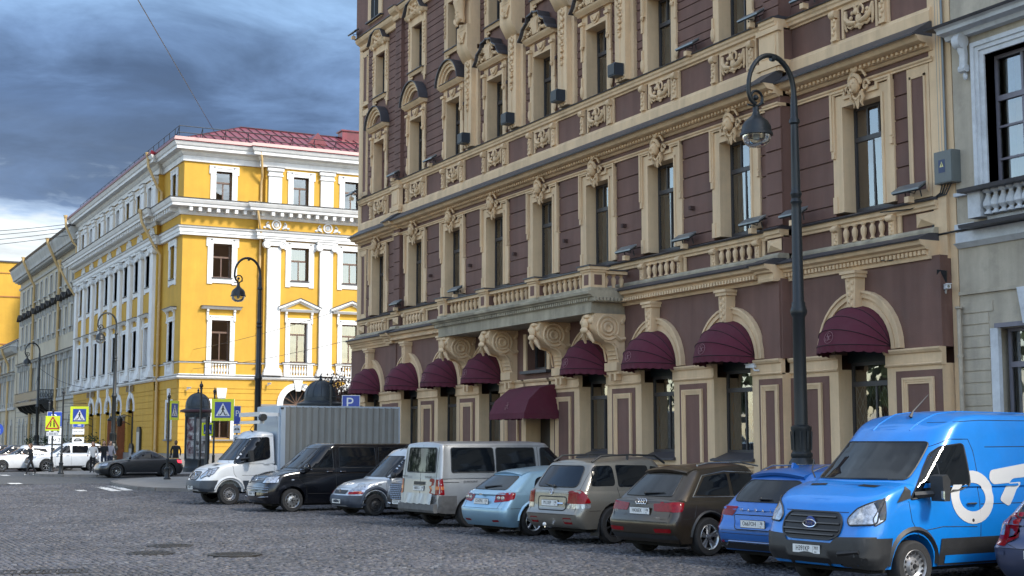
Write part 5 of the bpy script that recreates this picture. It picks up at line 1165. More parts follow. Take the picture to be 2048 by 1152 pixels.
    # projection of flat outlines onto the body
    def cast(s, ax, sd, u, v):
        if ax == 'y': o, d = Vector((u, sd * 4, v)), Vector((0, -sd, 0))
        elif ax == 'x': o, d = Vector((-3 if sd < 0 else s.L + 3, u, v)), Vector((-sd, 0, 0))
        else: o, d = Vector((u, v, 6)), Vector((0, 0, -1))
        h = s.bvh.ray_cast(o, d)
        return (h[0], h[1]) if h[0] else (None, None)
    def panel(s, name, poly, ax, sd, m, off=.006, step=.07, parent=None, rnd=.0, rim=.0, **kw):
        if rnd: poly = s.rounded(poly, rnd)
        P = [Vector(p) for p in poly]; n = len(P); pts = []; edges = []
        dens = []
        for i in range(n):
            a, b = P[i], P[(i + 1) % n]; q = max(1, int((b - a).length / step)); dens += [a + (b - a) * j / q for j in range(q)]
        x0, x1 = min(p.x for p in P), max(p.x for p in P); y0, y1 = min(p.y for p in P), max(p.y for p in P)
        def inside(x, y):
            c = False
            for i in range(n):
                a, b = P[i], P[(i + 1) % n]
                if (a.y > y) != (b.y > y) and x < (b.x - a.x) * (y - a.y) / (b.y - a.y) + a.x: c = not c
            return c
        inner = []; gx = max(1, int((x1 - x0) / step)); gy = max(1, int((y1 - y0) / step))
        for i in range(1, gx):
            for j in range(1, gy):
                x, y = x0 + (x1 - x0) * i / gx, y0 + (y1 - y0) * j / gy
                if inside(x, y) and min((p - Vector((x, y))).length for p in dens) > step * .4: inner.append(Vector((x, y)))
        allp = dens + inner; nd = len(dens)
        r = delaunay_2d_cdt(allp, [(i, (i + 1) % nd) for i in range(nd)], [list(range(nd))], 1, 1e-5)
        cen = sum(P, Vector((0, 0))) / n; vs = []; nr = []
        lim = .5 * s.Wd / 2 if ax == 'y' else 0
        for p in r[0]:
            for j in range(30):
                q = p.lerp(cen, j / 30); h, nn = s.cast(ax, sd, q.x, q.y)
                if h is not None and not (ax == 'y' and abs(h.y) < lim) and not (ax == 'x' and (h.x > s.L * .5) != (sd > 0)): break
            if h is None: h, nn = Vector((0, 0, 0)), Vector((0, 0, 1))
            f = Vector((0, sd, 0)) if ax == 'y' else Vector((sd, 0, 0)) if ax == 'x' else Vector((0, 0, 1))
            if nn.dot(f) < 0: nn = -nn
            vs.append(h + (nn * .6 + f * .4).normalized() * off); nr.append(nn)
        fl_ = (ax == 'y') == (sd > 0) if ax != 'z' else False
        mm = M().mat(m); mm.add(vs, [tuple(reversed(q)) if fl_ else tuple(q) for q in r[2]], True); me = mm.mesh(name, 180); me.normals_split_custom_set_from_vertices([tuple(q) for q in nr])
        o = ob(name, me, parent or s.root, **kw)
        if rim: ob('seal', M().mat(PLAS).tube([vs[i] for i in range(min(nd, len(vs)))], rim, 4, True), o)
        return o
    def spoiler(s, x0, w, ln=.14, m=None, t=.035):
        vs = []; ysn = [-w + 2 * w * i / 10 for i in range(11)]
        for y in ysn:
            e = .05 * (abs(y) / w) ** 3; a = s.cast('z', 1, x0 + .30, y)[0].z; b = s.cast('z', 1, x0 + .12, y)[0].z
            vs += [(x0 + .34, y, a + .004), (x0 + .12, y, b + .014), (x0 - ln + .06 + e, y, b - .022), (x0 - ln + e, y, b - .05), (x0 - ln + .02 + e, y, b - .06 - t), (x0 + .10, y, b - .05 - t)]
        fs = [(i * 6 + j, i * 6 + 6 + j, i * 6 + 6 + (j + 1) % 6, i * 6 + (j + 1) % 6) for i in range(10) for j in range(6)] + [tuple(range(6)), tuple(range(60, 66))]
        return ob('spoiler', M().mat(m or s.paint).add(vs, fs, True).mesh('spoiler', 30), s.root)
    @staticmethod
    def rounded(poly, r, n=4):
        P = [Vector(p) for p in poly]; out = []
        for i, p in enumerate(P):
            a, b = P[i - 1], P[(i + 1) % len(P)]; da, db = (a - p), (b - p); q = min(r, da.length * .45, db.length * .45); s0, s1 = p + da.normalized() * q, p + db.normalized() * q
            for j in range(n + 1): t = j / n; out.append(tuple(s0 * (1 - t) ** 2 + p * 2 * t * (1 - t) + s1 * t * t))
        return out
    def line(s, name, pts, ax, sd, m, r=.006, off=.002, parent=None, closed=False, step=.12, n=4):
        out = []
        for a, b in zip(pts, pts[1:] + ([pts[0]] if closed else [])):
            q = max(1, int(math.dist(a, b) / step))
            for j in range(q): out.append((a[0] + (b[0] - a[0]) * j / q, a[1] + (b[1] - a[1]) * j / q))
        if not closed: out.append(pts[-1])
        v = []
        for p in out:
            h, nn = s.cast(ax, sd, *p)
            if h is not None:
                f = Vector((0, sd, 0)) if ax == 'y' else Vector((sd, 0, 0)) if ax == 'x' else Vector((0, 0, 1)); v.append(h + f * off)
        if len(v) < 2: return None
        return ob(name, M().mat(m).tube(v, r, n, closed), parent or s.root)
    def seams(s, lines, r=.0045):
        mm = M().mat(INK)
        for ax, sd, pts in lines:
            v = []
            for a, b in zip(pts, pts[1:]):
                q = max(1, int(math.dist(a, b) / .08))
                for j in range(q + (b is pts[-1])):
                    h, nn = s.cast(ax, sd, a[0] + (b[0] - a[0]) * j / q, a[1] + (b[1] - a[1]) * j / q)
                    if h is not None: v.append(h)
            if len(v) > 1: mm.tube(v, r, 4)
        return ob('panel_gaps', mm, s.root, kind='stuff')
    def mirrorp(s, x, z, sd=-1, m=None, dx=.12, dy=.2, dz=.15):
        y = sd * (s.Wd / 2 * .95); mm = M().mat(m or s.paint).ball((x, y + sd * (dy / 2 + .05), z), (dx * .6, dy * .55, dz * .6), 6, 10).mat(PLAS).tube([(x, y - sd * .05, z - .06), (x, y + sd * .08, z - .04)], .03, 6)
        return ob('wing_mirror', mm, s.root)
    def handle(s, x, z, sd=-1, m=None):
        h, n = s.cast('y', sd, x, z); return ob('door_handle', M().mat(m or s.paint).tube([(x - .09, h.y + sd * .012, z), (x - .07, h.y + sd * .035, z + .004), (x + .07, h.y + sd * .035, z + .004), (x + .09, h.y + sd * .012, z)], .014, 6), s.root)
    def plate(s, body, end, y, z, region='', x=None, tilt=0):
        sd = -1 if end == 'rear' else 1
        if x is None:
            hs = [s.cast('x', sd, y + d, z + e)[0] for d in (-.24, 0, .24) for e in (-.05, .05)]; hs = [h.x for h in hs if h]; x = (min(hs) if sd < 0 else max(hs)) + sd * .012
        p = ob('number_plate', M().mat(PLAS).box(-.268, .268, -.0, .012, -.064, .064).mat(PLATE).box(-.26, .26, -.004, .0, -.056, .056).mat(INK).box(.125, .128, -.0045, -.004, -.05, .05), s.root, (x, y, z), (tilt, 0, R(-90) if end == 'rear' else R(90)))
        text(p, body, .098, (-.068, -.0055, .002), (PI / 2, 0, 0), INK, 'plate_number', sx=.80); text(p, region, .066, (.19, -.0055, .014), (PI / 2, 0, 0), INK, 'plate_region', sx=.9); text(p, 'RUS', .022, (.18, -.0055, -.036), (PI / 2, 0, 0), INK, 'plate_country')
        return p
    def wiper(s, y0, y1, z0, z1, end='rear'):
        sd = -1 if end == 'rear' else 1; a, b = s.cast('x', sd, y0, z0)[0], s.cast('x', sd, y1, z1)[0]
        mid = s.cast('x', sd, (y0 + y1) / 2, (z0 + z1) / 2)[0]; v = [p + Vector((sd * .025, 0, .01)) for p in (a, mid, b)]
        return ob('wiper', M().mat(PLAS).tube(v, [.02, .016, .008], 5).ball(tuple(v[0]), .03, 4, 8), s.root)
    def badge_ring(s, end, y, z, r=.05, m=LGREY):
        sd = -1 if end == 'rear' else 1; h, n = s.cast('x', sd, y, z); return M().mat(m).tube([(h.x + sd * .012, y + r * cos(t), z + r * sin(t)) for t in [i * PI / 8 for i in range(16)]], r * .16, 5, True), h
def suv(name, label, cat, P, wheel, hd, p, L, W, H, wb, ro, r, rim, **k):
    """a hatchback or SUV shape from its main measures; x=0 is the tail"""
    zb = k.pop('belt', (.98, .96)); hz = k.pop('hood', (.98, .80)); rs = k.pop('rear_slant', .55); ws = k.pop('shield', (1.15, 1.9)); sill = k.pop('sill', .27); rr = k.pop('roofz', None)
    cow = L - ws[0]; roofF = L - ws[1]
    top = [(0, zb[0] - .02), (.25, zb[0]), (cow - .35, zb[1]), (cow, hz[0]), (L - .5, hz[0] * .35 + hz[1] * .65), (L - .12, hz[1]), (L, hz[1] - .1)]
    roof = rr or [(rs - .1, H - .09), (rs + .25, H - .05), (L * .42, H), (L * .5, H - .005), (roofF - .1, H - .075), (roofF + .35, H - .16)]
    d = dict(L=L, W=W, sill=sill, top=top, roof=roof, paint=p, axles=(ro, ro + wb), r=r, rim=rim,
             rear=k.pop('rear', [(0, .14), (.15, .05), (.38, .0), (.55, .01), (.62, .06), (1, .12)]), front=k.pop('front', [(0, .16), (.2, .03), (.5, .0), (.75, .04), (1, .14)]),
             gh=dict(dict(xr=(.10, rs), xf=(cow + .12, roofF), w=(.945, k.pop('rw', .66)), curve=1.25, rc=1.0), **k.pop('gh', {})))
    d.update(k); return Car(name, label, cat, P, wheel, hd, **d)
HR = R(9); HF = PI + R(5)
BLUE = paint('bright_blue', (.004, .185, .60), .15, .34, .10); BLUE2 = paint('mid_blue', (.016, .125, .43), .3, .34, .06); BROWNP = paint('bronze_brown', (.050, .038, .026), .55, .28)
BEIGEP = paint('greige_silver', (.25, .235, .205), .6, .35, .12); LBLUE = paint('ice_blue', (.24, .40, .53), .45, .3); SILV = paint('dirty_silver', (.36, .37, .38), .5, .42, .3)
GREYP = paint('grey_metal', (.17, .17, .175), .6, .3); SILB = paint('silver_white', (.50, .54, .58), .4, .3); NAVY = paint('blue_black', (.006, .007, .011), .4, .2)
WHITEP = paint('van_white', (.62, .64, .66), .0, .35, .1); VIOL = paint('steel_violet', (.085, .105, .19), .55, .32); GRAPH = paint('graphite', (.032, .034, .038), .5, .3); REDP = paint('wine_red', (.28, .015, .03), .2, .3)
def tail(c, name, poly, sd, m=REDL, ax='x', **kw): return c.panel(name, poly, ax, -1 if ax == 'x' else sd, m, .008, .05, rnd=.03, **kw)
# ---- brown SUV, rear view
c = Q3 = suv('parked_car', 'bronze brown SUV seen from behind with a four-ring badge and wide red tail lights', 'car', (14.6, 20.85), (.92, -1), HR, BROWNP, 4.39, 1.83, 1.60, 2.6, .92, .345, 'double',
    belt=(1.0, 1.0), rear_slant=.80, shield=(1.2, 2.0), sill=.24, rw=.68, gh=dict(xr=(.10, .72), rcR=.3, w=(.95, .68)))
c.panel('rear_window', [(-.62, 1.06), (.62, 1.06), (.50, 1.43), (-.50, 1.43)], 'x', -1, CGLASS, rnd=.06, rim=.008)
c.panel('side_window', [(.66, 1.08), (1.0, 1.40), (1.55, 1.46), (1.50, 1.06)], 'y', -1, CGLASS, rnd=.05); c.panel('side_window', [(1.58, 1.06), (1.62, 1.46), (2.5, 1.42), (2.55, 1.06)], 'y', -1, CGLASS, rnd=.05); c.panel('side_window', [(2.6, 1.06), (2.56, 1.42), (2.75, 1.38), (3.2, 1.04)], 'y', -1, CGLASS, rnd=.04)
c.line('window_trim', [(.58, 1.05), (.95, 1.42), (1.5, 1.49), (2.5, 1.45)], 'y', -1, CHR, .010); c.line('window_trim', [(.58, 1.05), (3.2, 1.02)], 'y', -1, CHR, .010)
for s in (-1, 1):
    tail(c, 'tail_light', [(s * .32, .93), (s * .86, .97), (s * .86, .80), (s * .36, .80)], s); tail(c, 'tail_light', [(.10, .97), (.34, .96), (.26, .80), (.10, .79)], s, ax='y') if s < 0 else None
    c.panel('reflector', [(s * .40, .50), (s * .80, .51), (s * .80, .44), (s * .42, .43)], 'x', -1, REDL, rnd=.02)
c.panel('lower_bumper', [(-.86, .24), (.86, .24), (.84, .40), (-.84, .40)], 'x', -1, PLAS, .01); c.panel('side_cladding', [(1.32, .24), (3.2, .24), (3.15, .36), (1.36, .36)], 'y', -1, PLAS, .01)
c.line('wheel_arch_trim', [(.92 + .43 * cos(t), .36 + .43 * sin(t)) for t in [i * PI / 12 for i in range(13)]], 'y', -1, PLAS, .028, .0)
m, h = c.badge_ring('rear', 0, .955, .045)
for y in (-.12, -.06, .06, .12)[:0]: pass
bm_ = M().mat(LGREY)
for i in range(4): bm_.tube([(h.x - .015, -.099 + .066 * i + .048 * cos(t), .965 + .048 * sin(t)) for t in [k * PI / 8 for k in range(16)]], .009, 5, True)
ob('rings_badge', bm_, c.root)
c.plate('H436EK', 'rear', 0, .80, '178'); c.wiper(.05, -.42, 1.1, 1.12); c.line('roof_rail', [(1.0, 1.0), (1, 1)], 'y', -1, CHR) if 0 else None
ob('roof_rail', M().mat(CHR).tube([(.95, -.56, 1.60), (1.2, -.575, 1.64), (2.0, -.57, 1.65), (2.5, -.56, 1.58)], .018, 6), c.root); c.spoiler(.78, .56)
c.seams([('x', -1, [(-.80, 1.02), (-.72, .62), (.72, .62), (.80, 1.02)]), ('y', -1, [(1.55, 1.06), (1.42, .9), (1.40, .36)]), ('y', -1, [(2.58, 1.04), (2.6, .3)]), ('y', -1, [(.12, .66), (.55, .68), (.62, .9)])]); c.handle(1.75, .93, m=CHR); c.handle(2.8, .92, m=CHR)
c.panel('fuel_flap', [(.62, .98), (.84, .98), (.84, .80), (.62, .80)], 'y', -1, BROWNP, .002, rnd=.03)
text(c.root, 'Q3', .06, (-.02, .55, .80), (PI / 2, 0, R(-90)), LGREY, 'model_letters'); text(c.root, 'quattro', .04, (-.02, -.56, .70), (PI / 2, 0, R(-90)), LGREY, 'model_letters')
# ---- beige-grey SUV, rear view
c = suv('parked_car', 'beige-silver SUV seen from behind with black roof rails and a big off-road rear tyre', 'car', (14.78, 24.36), (.98, -1), HR, BEIGEP, 4.5, 1.85, 1.68, 2.62, .98, .37, 'dark',
    belt=(1.08, 1.03), rear_slant=.52, shield=(1.25, 2.05), sill=.30, rw=.74, gh=dict(xr=(.09, .48), rcR=.2, w=(.95, .74)), rear=[(0, .14), (.12, .03), (.30, .0), (.36, .0), (.40, .07), (1, .10)])
c.panel('rear_window', [(-.66, 1.12), (.66, 1.12), (.58, 1.54), (-.58, 1.54)], 'x', -1, CGLASS, rnd=.12, rim=.01)
c.panel('side_window', [(.40, 1.14), (.56, 1.54), (1.05, 1.55), (1.05, 1.14)], 'y', -1, CGLASS, rnd=.10); c.panel('side_window', [(1.12, 1.12), (1.14, 1.56), (1.98, 1.54), (2.02, 1.10)], 'y', -1, CGLASS, rnd=.05); c.panel('side_window', [(2.10, 1.10), (2.06, 1.53), (2.5, 1.48), (3.05, 1.10)], 'y', -1, CGLASS, rnd=.05)
for s in (-1, 1):
    tail(c, 'tail_light', [(s * .60, 1.06), (s * .90, .98), (s * .90, .80), (s * .62, .80)], s)
    c.panel('reverse_lens', [(s * .62, .80), (s * .90, .80), (s * .90, .70), (s * .62, .70)], 'x', -1, CLEAR, .008, rnd=.02); c.panel('reflector', [(s * .42, .52), (s * .66, .52), (s * .66, .40), (s * .42, .40)], 'x', -1, REDL, rnd=.02)
tail(c, 'tail_light', [(.08, 1.08), (.20, 1.06), (.36, .82), (.08, .80)], -1, ax='y'); c.panel('reverse_lens', [(.08, .80), (.36, .80), (.34, .72), (.08, .70)], 'y', -1, CLEAR, .008)
c.panel('plate_recess', [(-.46, .93), (.46, .93), (.44, .66), (-.44, .66)], 'x', -1, BEIGEP, .004, rnd=.08, rim=.012)
c.plate('M133EP', 'rear', .06, .80, '190'); c.wiper(0, -.05, 1.13, 1.13); c.wiper(.0, .35, 1.12, 1.17); ob('door_handle', M().mat(CHR).tube([(.0, -.30, .80), (.0, -.48, .80)], .025, 6), c.root)
mb, h = c.badge_ring('rear', .02, 1.03, .05); mb.tube([(h.x - .015, -.0, 1.0), (h.x - .015, .04, 1.06)], .008, 4); ob('badge', mb, c.root); text(c.root, 'SANTA FE', .045, (-.0 + .02, -.45, .99), (PI / 2, 0, R(-90)), LGREY, 'model_letters')
c.panel('side_cladding', [(1.40, .3), (3.2, .3), (3.15, .52), (1.42, .52)], 'y', -1, BEIGEP, .012); ob('tow_ball', M().mat(CHR).tube([(.1, .05, .32), (-.06, .05, .33)], .02, 6).mat(PLATE).ball((-.07, .05, .38), .04), c.root); ob('mud_flap', M().mat(PLAS).box(.56, .58, -.9, -.64, .16, .5), c.root)
for s in (-1, 1): ob('roof_rail', M().mat(PLAS).tube([(.62, s * .62, 1.62), (.85, s * .63, 1.74), (1.6, s * .63, 1.76), (2.3, s * .62, 1.74), (2.6, s * .6, 1.58)], .022, 6).tube([(1.55, s * .63, 1.76), (1.55, s * .63, 1.6)], .03, 5), c.root)
c.seams([('x', -1, [(-.70, 1.56), (-.76, 1.1), (-.72, .58), (.72, .58), (.76, 1.1), (.70, 1.56)]), ('y', -1, [(1.08, 1.12), (1.12, .9), (1.42, .62)]), ('y', -1, [(2.06, 1.1), (2.08, .5)]), ('y', -1, [(.05, .66), (.6, .66)])]); c.handle(1.38, .98, m=BEIGEP)
# ---- light blue hatchback
c = suv('parked_car', 'light ice-blue hatchback seen from behind with round-ringed red tail lights', 'car', (14.39, 27.09), (.86, -1), HR, LBLUE, 4.295, 1.725, 1.445, 2.6, .86, .315, 'five',
    belt=(.96, .92), rear_slant=.95, shield=(1.15, 1.95), sill=.2, rw=.64, gh=dict(xr=(.12, .80), rcR=.3, w=(.94, .66)), rear=[(0, .16), (.15, .05), (.40, .0), (.60, .02), (.68, .12), (1, .20)])
c.panel('rear_window', [(-.60, .99), (.60, .99), (.50, 1.28), (-.50, 1.28)], 'x', -1, CGLASS, rnd=.06, rim=.008); c.panel('side_window', [(.92, 1.0), (1.05, 1.24), (1.6, 1.32), (1.62, .98)], 'y', -1, CGLASS, rnd=.12); c.panel('side_window', [(1.70, .97), (1.68, 1.32), (2.45, 1.28), (2.9, .95)], 'y', -1, CGLASS, rnd=.05)
for s in (-1, 1):
    tail(c, 'tail_light', [(s * .38, .88), (s * .82, .94), (s * .82, .76), (s * .42, .72)], s)
    for q in (.52, .66): ob('lens_ring', M().mat(CLEAR).lathe([(.055, 0), (.05, -.015), (.02, -.02), (.001, -.022)], (c.cast('x', -1, s * q, .81)[0].x - .008, s * q, .81), 14, 'x'), c.root)
tail(c, 'tail_light', [(.10, .94), (.40, .93), (.34, .80), (.12, .76)], -1, ax='y'); c.plate('O147PX', 'rear', 0, .74, '178'); c.wiper(.15, -.32, 1.03, 1.08)
c.panel('reflector', [(-.62, .36), (-.40, .35), (-.40, .31), (-.62, .32)], 'x', -1, REDL, rnd=.01); c.panel('reflector', [(.62, .36), (.40, .35), (.40, .31), (.62, .32)], 'x', -1, REDL, rnd=.01)
c.spoiler(.86, .52); mb, h = c.badge_ring('rear', .08, .89, .03, PLATE); ob('badge', M().mat(LGREY).box(h.x - .02, h.x - .005, .03, .13, .875, .905), c.root)
c.seams([('x', -1, [(-.70, .98), (-.62, .60), (.62, .60), (.70, .98)]), ('x', -1, [(-.84, .60), (.84, .60)]), ('y', -1, [(1.62, .98), (1.2, .55)]), ('y', -1, [(.08, .60), (.5, .60)])]); c.panel('fuel_flap', [(.50, .83), (.70, .83), (.70, .67), (.50, .67)], 'y', -1, LBLUE, .003, rnd=.04)
c.line('wheel_arch_trim', [(.86 + .40 * cos(t), .34 + .40 * sin(t)) for t in [i * PI / 12 for i in range(13)]], 'y', -1, LBLUE, .035, -.005); ob('mud_flap', M().mat(PLAS).box(.48, .5, -.84, -.62, .12, .36), c.root)
# ---- mid blue crossover
c = suv('parked_car', 'mid-blue crossover seen from behind, between the bronze SUV and the bright blue van', 'car', (14.48, 19.29), (.88, 1), HR, BLUE2, 4.47, 1.84, 1.60, 2.7, .88, .345, 'double',
    belt=(1.0, .99), rear_slant=.70, shield=(1.2, 2.0), sill=.26, rw=.68, gh=dict(xr=(.08, .62), rcR=.28, w=(.95, .68)))
c.panel('rear_window', [(-.66, 1.06), (.66, 1.06), (.60, 1.40), (-.60, 1.40)], 'x', -1, CGLASS, rnd=.14, rim=.01); c.panel('side_window', [(.60, 1.1), (.92, 1.38), (1.5, 1.46), (1.5, 1.08)], 'y', -1, CGLASS, rnd=.05); c.line('window_trim', [(.55, 1.08), (.88, 1.40), (1.5, 1.49)], 'y', -1, CHR, .010)
for s in (-1, 1):
    tail(c, 'tail_light', [(s * .42, .98), (s * .88, .98), (s * .88, .84), (s * .52, .83)], s); tail(c, 'tail_light', [(s * .76, .83), (s * .89, .83), (s * .89, .58), (s * .82, .58)], s); c.panel('reflector', [(s * .70, .43), (s * .86, .43), (s * .86, .36), (s * .70, .36)], 'x', -1, REDL)
tail(c, 'tail_light', [(.06, .98), (.34, .97), (.14, .84), (.10, .60), (.05, .60)], -1, ax='y'); c.plate('O667OH', 'rear', 0, .715, '78'); c.wiper(.0, -.25, 1.10, 1.10)
c.panel('plate_recess', [(-.50, .85), (.50, .85), (.40, .62), (-.40, .62)], 'x', -1, BLUE2, .004, rnd=.05, rim=.008); c.panel('lower_bumper', [(-.88, .2), (.88, .2), (.84, .40), (-.84, .40)], 'x', -1, PLAS, .01)
c.line('chrome_skid', [(.86, .37), (.66, .36), (.58, .42), (-.58, .42), (-.66, .36), (-.86, .37)], 'x', -1, CHR, .018, .012)
for i, ch in enumerate('HAVAL'): text(c.root, ch, .075, (c.cast('x', -1, .32 - .16 * i, .93)[0].x - .006, .32 - .16 * i, .93), (PI / 2, 0, R(-90)), LGREY, 'model_letters', ext=.003)
ob('antenna_fin', M().mat(BLUE2).prism([(.95, 1.60), (1.12, 1.60), (1.0, 1.68), (.97, 1.68)], 'y', -.02, .02), c.root); c.spoiler(.68, .58)
for s in (-1, 1): ob('roof_rail', M().mat(CHR).tube([(.82, s * .57, 1.55), (1.1, s * .58, 1.63), (2.2, s * .57, 1.63), (2.6, s * .56, 1.54)], .016, 6), c.root)
c.seams([('x', -1, [(-.86, .55), (.86, .55)]), ('x', -1, [(-.78, 1.02), (-.80, .6), (.80, .6), (.78, 1.02)]), ('x', -1, [(-.84, .44), (.84, .44)])])
# ---- violet-grey hatchback cut by the right frame edge
c = suv('parked_car', 'steel violet-grey hatchback at the right frame edge with a lime warning sticker', 'car', (15.0, 14.02), (.62, 1), R(8), VIOL, 4.0, 1.71, 1.47, 2.5, .62, .31, 'cap',
    belt=(.99, .95), rear_slant=.62, shield=(1.1, 1.9), sill=.22, rw=.68, gh=dict(xr=(.12, .52), rcR=.3, w=(.93, .68)), rear=[(0, .18), (.15, .06), (.40, .0), (.55, .02), (.66, .14), (1, .20)])
c.panel('rear_window', [(-.56, 1.02), (.56, 1.02), (.48, 1.36), (-.48, 1.36)], 'x', -1, CGLASS, rnd=.1, rim=.012); c.plate('M594OM', 'rear', .02, .55, '178')
for s in (-1, 1):
    tail(c, 'tail_light', [(s * .62, 1.02), (s * .84, 1.06), (s * .84, .66), (s * .60, .64)], s); c.panel('reverse_lens', [(s * .68, .92), (s * .84, .93), (s * .84, .78), (s * .68, .78)], 'x', -1, CLEAR, .014)
tail(c, 'tail_light', [(.10, 1.08), (.30, 1.10), (.40, .9), (.30, .68), (.10, .66)], 1, ax='y')
mb, h = c.badge_ring('rear', .0, .84, .062); mb.tube([(h.x - .016, .08, .835), (h.x - .016, .0, .845), (h.x - .016, -.08, .84)], .011, 4); ob('badge', mb, c.root); text(c.root, 'Corsa', .04, (c.cast('x', -1, .46, .92)[0].x - .006, .46, .92), (PI / 2, 0, R(-90)), LGREY, 'model_letters')
LIME = mat('lime_sticker', (.55, .75, .22), .5, var=0); c.panel('sticker', [(.46, 1.30), (.30, 1.30), (.30, 1.17), (.46, 1.17)], 'x', -1, LIME, .012); h = c.cast('x', -1, .38, 1.235)[0]; text(c.root, '!', .14, (h.x - .018, .38, 1.235), (PI / 2 - .45, 0, R(-90)), INK, 'sticker_mark')
c.seams([('x', -1, [(-.60, 1.0), (-.62, .68), (-.4, .62), (.4, .62), (.62, .68), (.60, 1.0)]), ('x', -1, [(-.84, .62), (.84, .62)])]); c.panel('boot_handle', [(-.25, .74), (.25, .74), (.22, .66), (-.22, .66)], 'x', -1, VIOL, .02, rnd=.03); c.wiper(.0, -.35, 1.03, 1.06)
c.panel('bumper_strip', [(.60, .58), (.84, .60), (.84, .55), (.60, .52)], 'x', -1, VIOL, .015)
# ---- bright blue delivery van
def van_common(c): pass
L_ = 5.98
c = Car('delivery_van', 'bright blue delivery van with large silver letters, its dark grille towards the road', 'van', (13.65, 14.72), (L_ - 1.02, 1), HF, L=L_, W=2.06, sill=.32, paint=BLUE, axles=(1.2, L_ - 1.02), r=.345, rim='steel', tw=.235, gap=.07,
    top=[(0, 1.45), (4.2, 1.46), (5.05, 1.45), (5.35, 1.36), (5.75, 1.20), (5.94, 1.06), (L_, .98)], rear=[(0, .06), (.2, 0), (1, .02)], front=[(0, .10), (.16, .0), (.45, .02), (.75, .10), (1, .26)], rcF=.42, rcR=.10, bowF=.13, bowR=.02, pF=2.3,
    roof=[(.05, 2.36), (.4, 2.40), (3.4, 2.42), (3.75, 2.38), (4.3, 2.18), (5.1, 1.9)], gh=dict(xr=(.03, .06), xf=(5.22, 4.30), w=(.985, .84), curve=1.6, rcF=.42, rcR=.10, bowF=.30, bowR=.03, crown=.06, pF=2.2))
c.panel('windscreen', [(-.84, 1.50), (.84, 1.50), (.76, 2.02), (-.76, 2.02)], 'x', 1, CGLASS, .008, rnd=.07, rim=.012)
c.panel('side_window', [(5.0, 1.24), (4.96, 1.30), (4.42, 1.86), (4.25, 1.96), (3.84, 2.0), (3.80, 1.42), (3.95, 1.36)], 'y', 1, CGLASS, .008, rnd=.06, rim=.012); c.line('pillar', [(4.42, 1.32), (4.42, 1.86)], 'y', 1, INK, .012, .01)
c.panel('sill_cladding', [(L_ - 1.5, .33), (.3, .33), (.3, .70), (L_ - 1.55, .70)], 'y', 1, PLAS, .012, .12); c.panel('sill_stripe', [(4.35, .36), (2.4, .36), (2.4, .47), (4.35, .47)], 'y', 1, BLUE, .02, .12)
c.panel('bumper', [(-.99, .30), (.99, .30), (1.0, .76), (.5, .74), (.42, .66), (-.42, .66), (-.5, .74), (-1.0, .76)], 'x', 1, PLAS, .018, .08); c.panel('bumper', [(L_ - .02, .30), (5.48, .30), (5.40, .74), (L_ - .02, .74)], 'y', 1, PLAS, .018, .06)
c.panel('lower_intake', [(-.42, .46), (.42, .46), (.36, .32), (-.36, .32)], 'x', 1, INK, .024, rnd=.05); c.line('fog_slot', [(.55, .52), (.86, .56)], 'x', 1, INK, .05, .0)
g = c.panel('grille', [(-.46, 1.06), (.46, 1.06), (.56, .94), (.54, .76), (.40, .70), (-.40, .70), (-.54, .76), (-.56, .94)], 'x', 1, INK, .012, rnd=.09, rim=.016)
for z, w in ((1.0, .44), (.91, .52), (.82, .53), (.76, .46)):
    c.line('grille_bar', [(-w, z), (w, z)], 'x', 1, GLOSS, .016, .022, g)
mb, h = c.badge_ring('front', 0, .905, .05, CHR); ob('oval_badge', M().mat(mat('badge_blue', (.01, .03, .15), .2, var=0)).lathe([(.001, .02), (.08, .018), (.10, .0)], (h.x + .02, 0, .905), 20, 'x').mat(CHR).tube([(h.x + .04, .12 * cos(t), .905 + .05 * sin(t)) for t in [i * PI / 10 for i in range(20)]], .009, 5, True), c.root)
text(c.root, 'Ford', .07, (h.x + .045, 0, .905), (PI / 2, 0, PI / 2), CHR, 'badge_letters')
for s in (-1, 1):
    c.panel('headlight', [(s * .62, .99), (s * .72, 1.12), (s * .97, 1.26), (s * .99, .92), (s * .66, .90)], 'x', 1, CLEAR, .014, .05, rnd=.05, rim=.012)
    c.panel('bonnet_vent', [(5.28, s * .30), (5.28, s * .62), (5.20, s * .66), (5.20, s * .34)], 'z', 1, INK, .006)
c.panel('headlight', [(L_ - .30, 1.0), (5.45, 1.28), (5.52, .98), (L_ - .30, .90)], 'y', 1, CLEAR, .012, .05, rnd=.03, rim=.010); c.panel('headlight_shade', [(5.60, 1.2), (5.46, 1.27), (5.52, .98), (5.60, .98)], 'y', 1, GLOSS, .02, .05)
c.plate('H391KP', 'front', 0, .56, '797'); c.panel('mirror_base', [(5.28, 1.20), (5.0, 1.26), (4.98, 1.36), (5.06, 1.42)], 'y', 1, PLAS, .012)
mm = M().mat(PLAS).prism([(4.58, 1.22), (4.70, 1.22), (4.72, 1.56), (4.62, 1.58), (4.56, 1.5)], 'y', 1.10, 1.32).tube([(4.9, .98, 1.3), (4.65, 1.14, 1.32)], .05, 6).mat(CLEAR).prism([(4.70, 1.24), (4.73, 1.26), (4.73, 1.36), (4.70, 1.36)], 'y', 1.30, 1.335); ob('wing_mirror', mm, c.root)
SILG = mat('silver_grey_vinyl', (.48, .48, .48), .5, var=.03)
def ringpoly(cx, cz, rx, rz, t, n=30): return [(cx + rx * cos(2 * PI * i / n), cz + rz * sin(2 * PI * i / n)) for i in range(n)], [(cx + (rx - t) * cos(2 * PI * i / n), cz + (rz - t) * sin(2 * PI * i / n)) for i in range(n)]
o_, i_ = ringpoly(3.76, 1.25, .44, .37, .17)
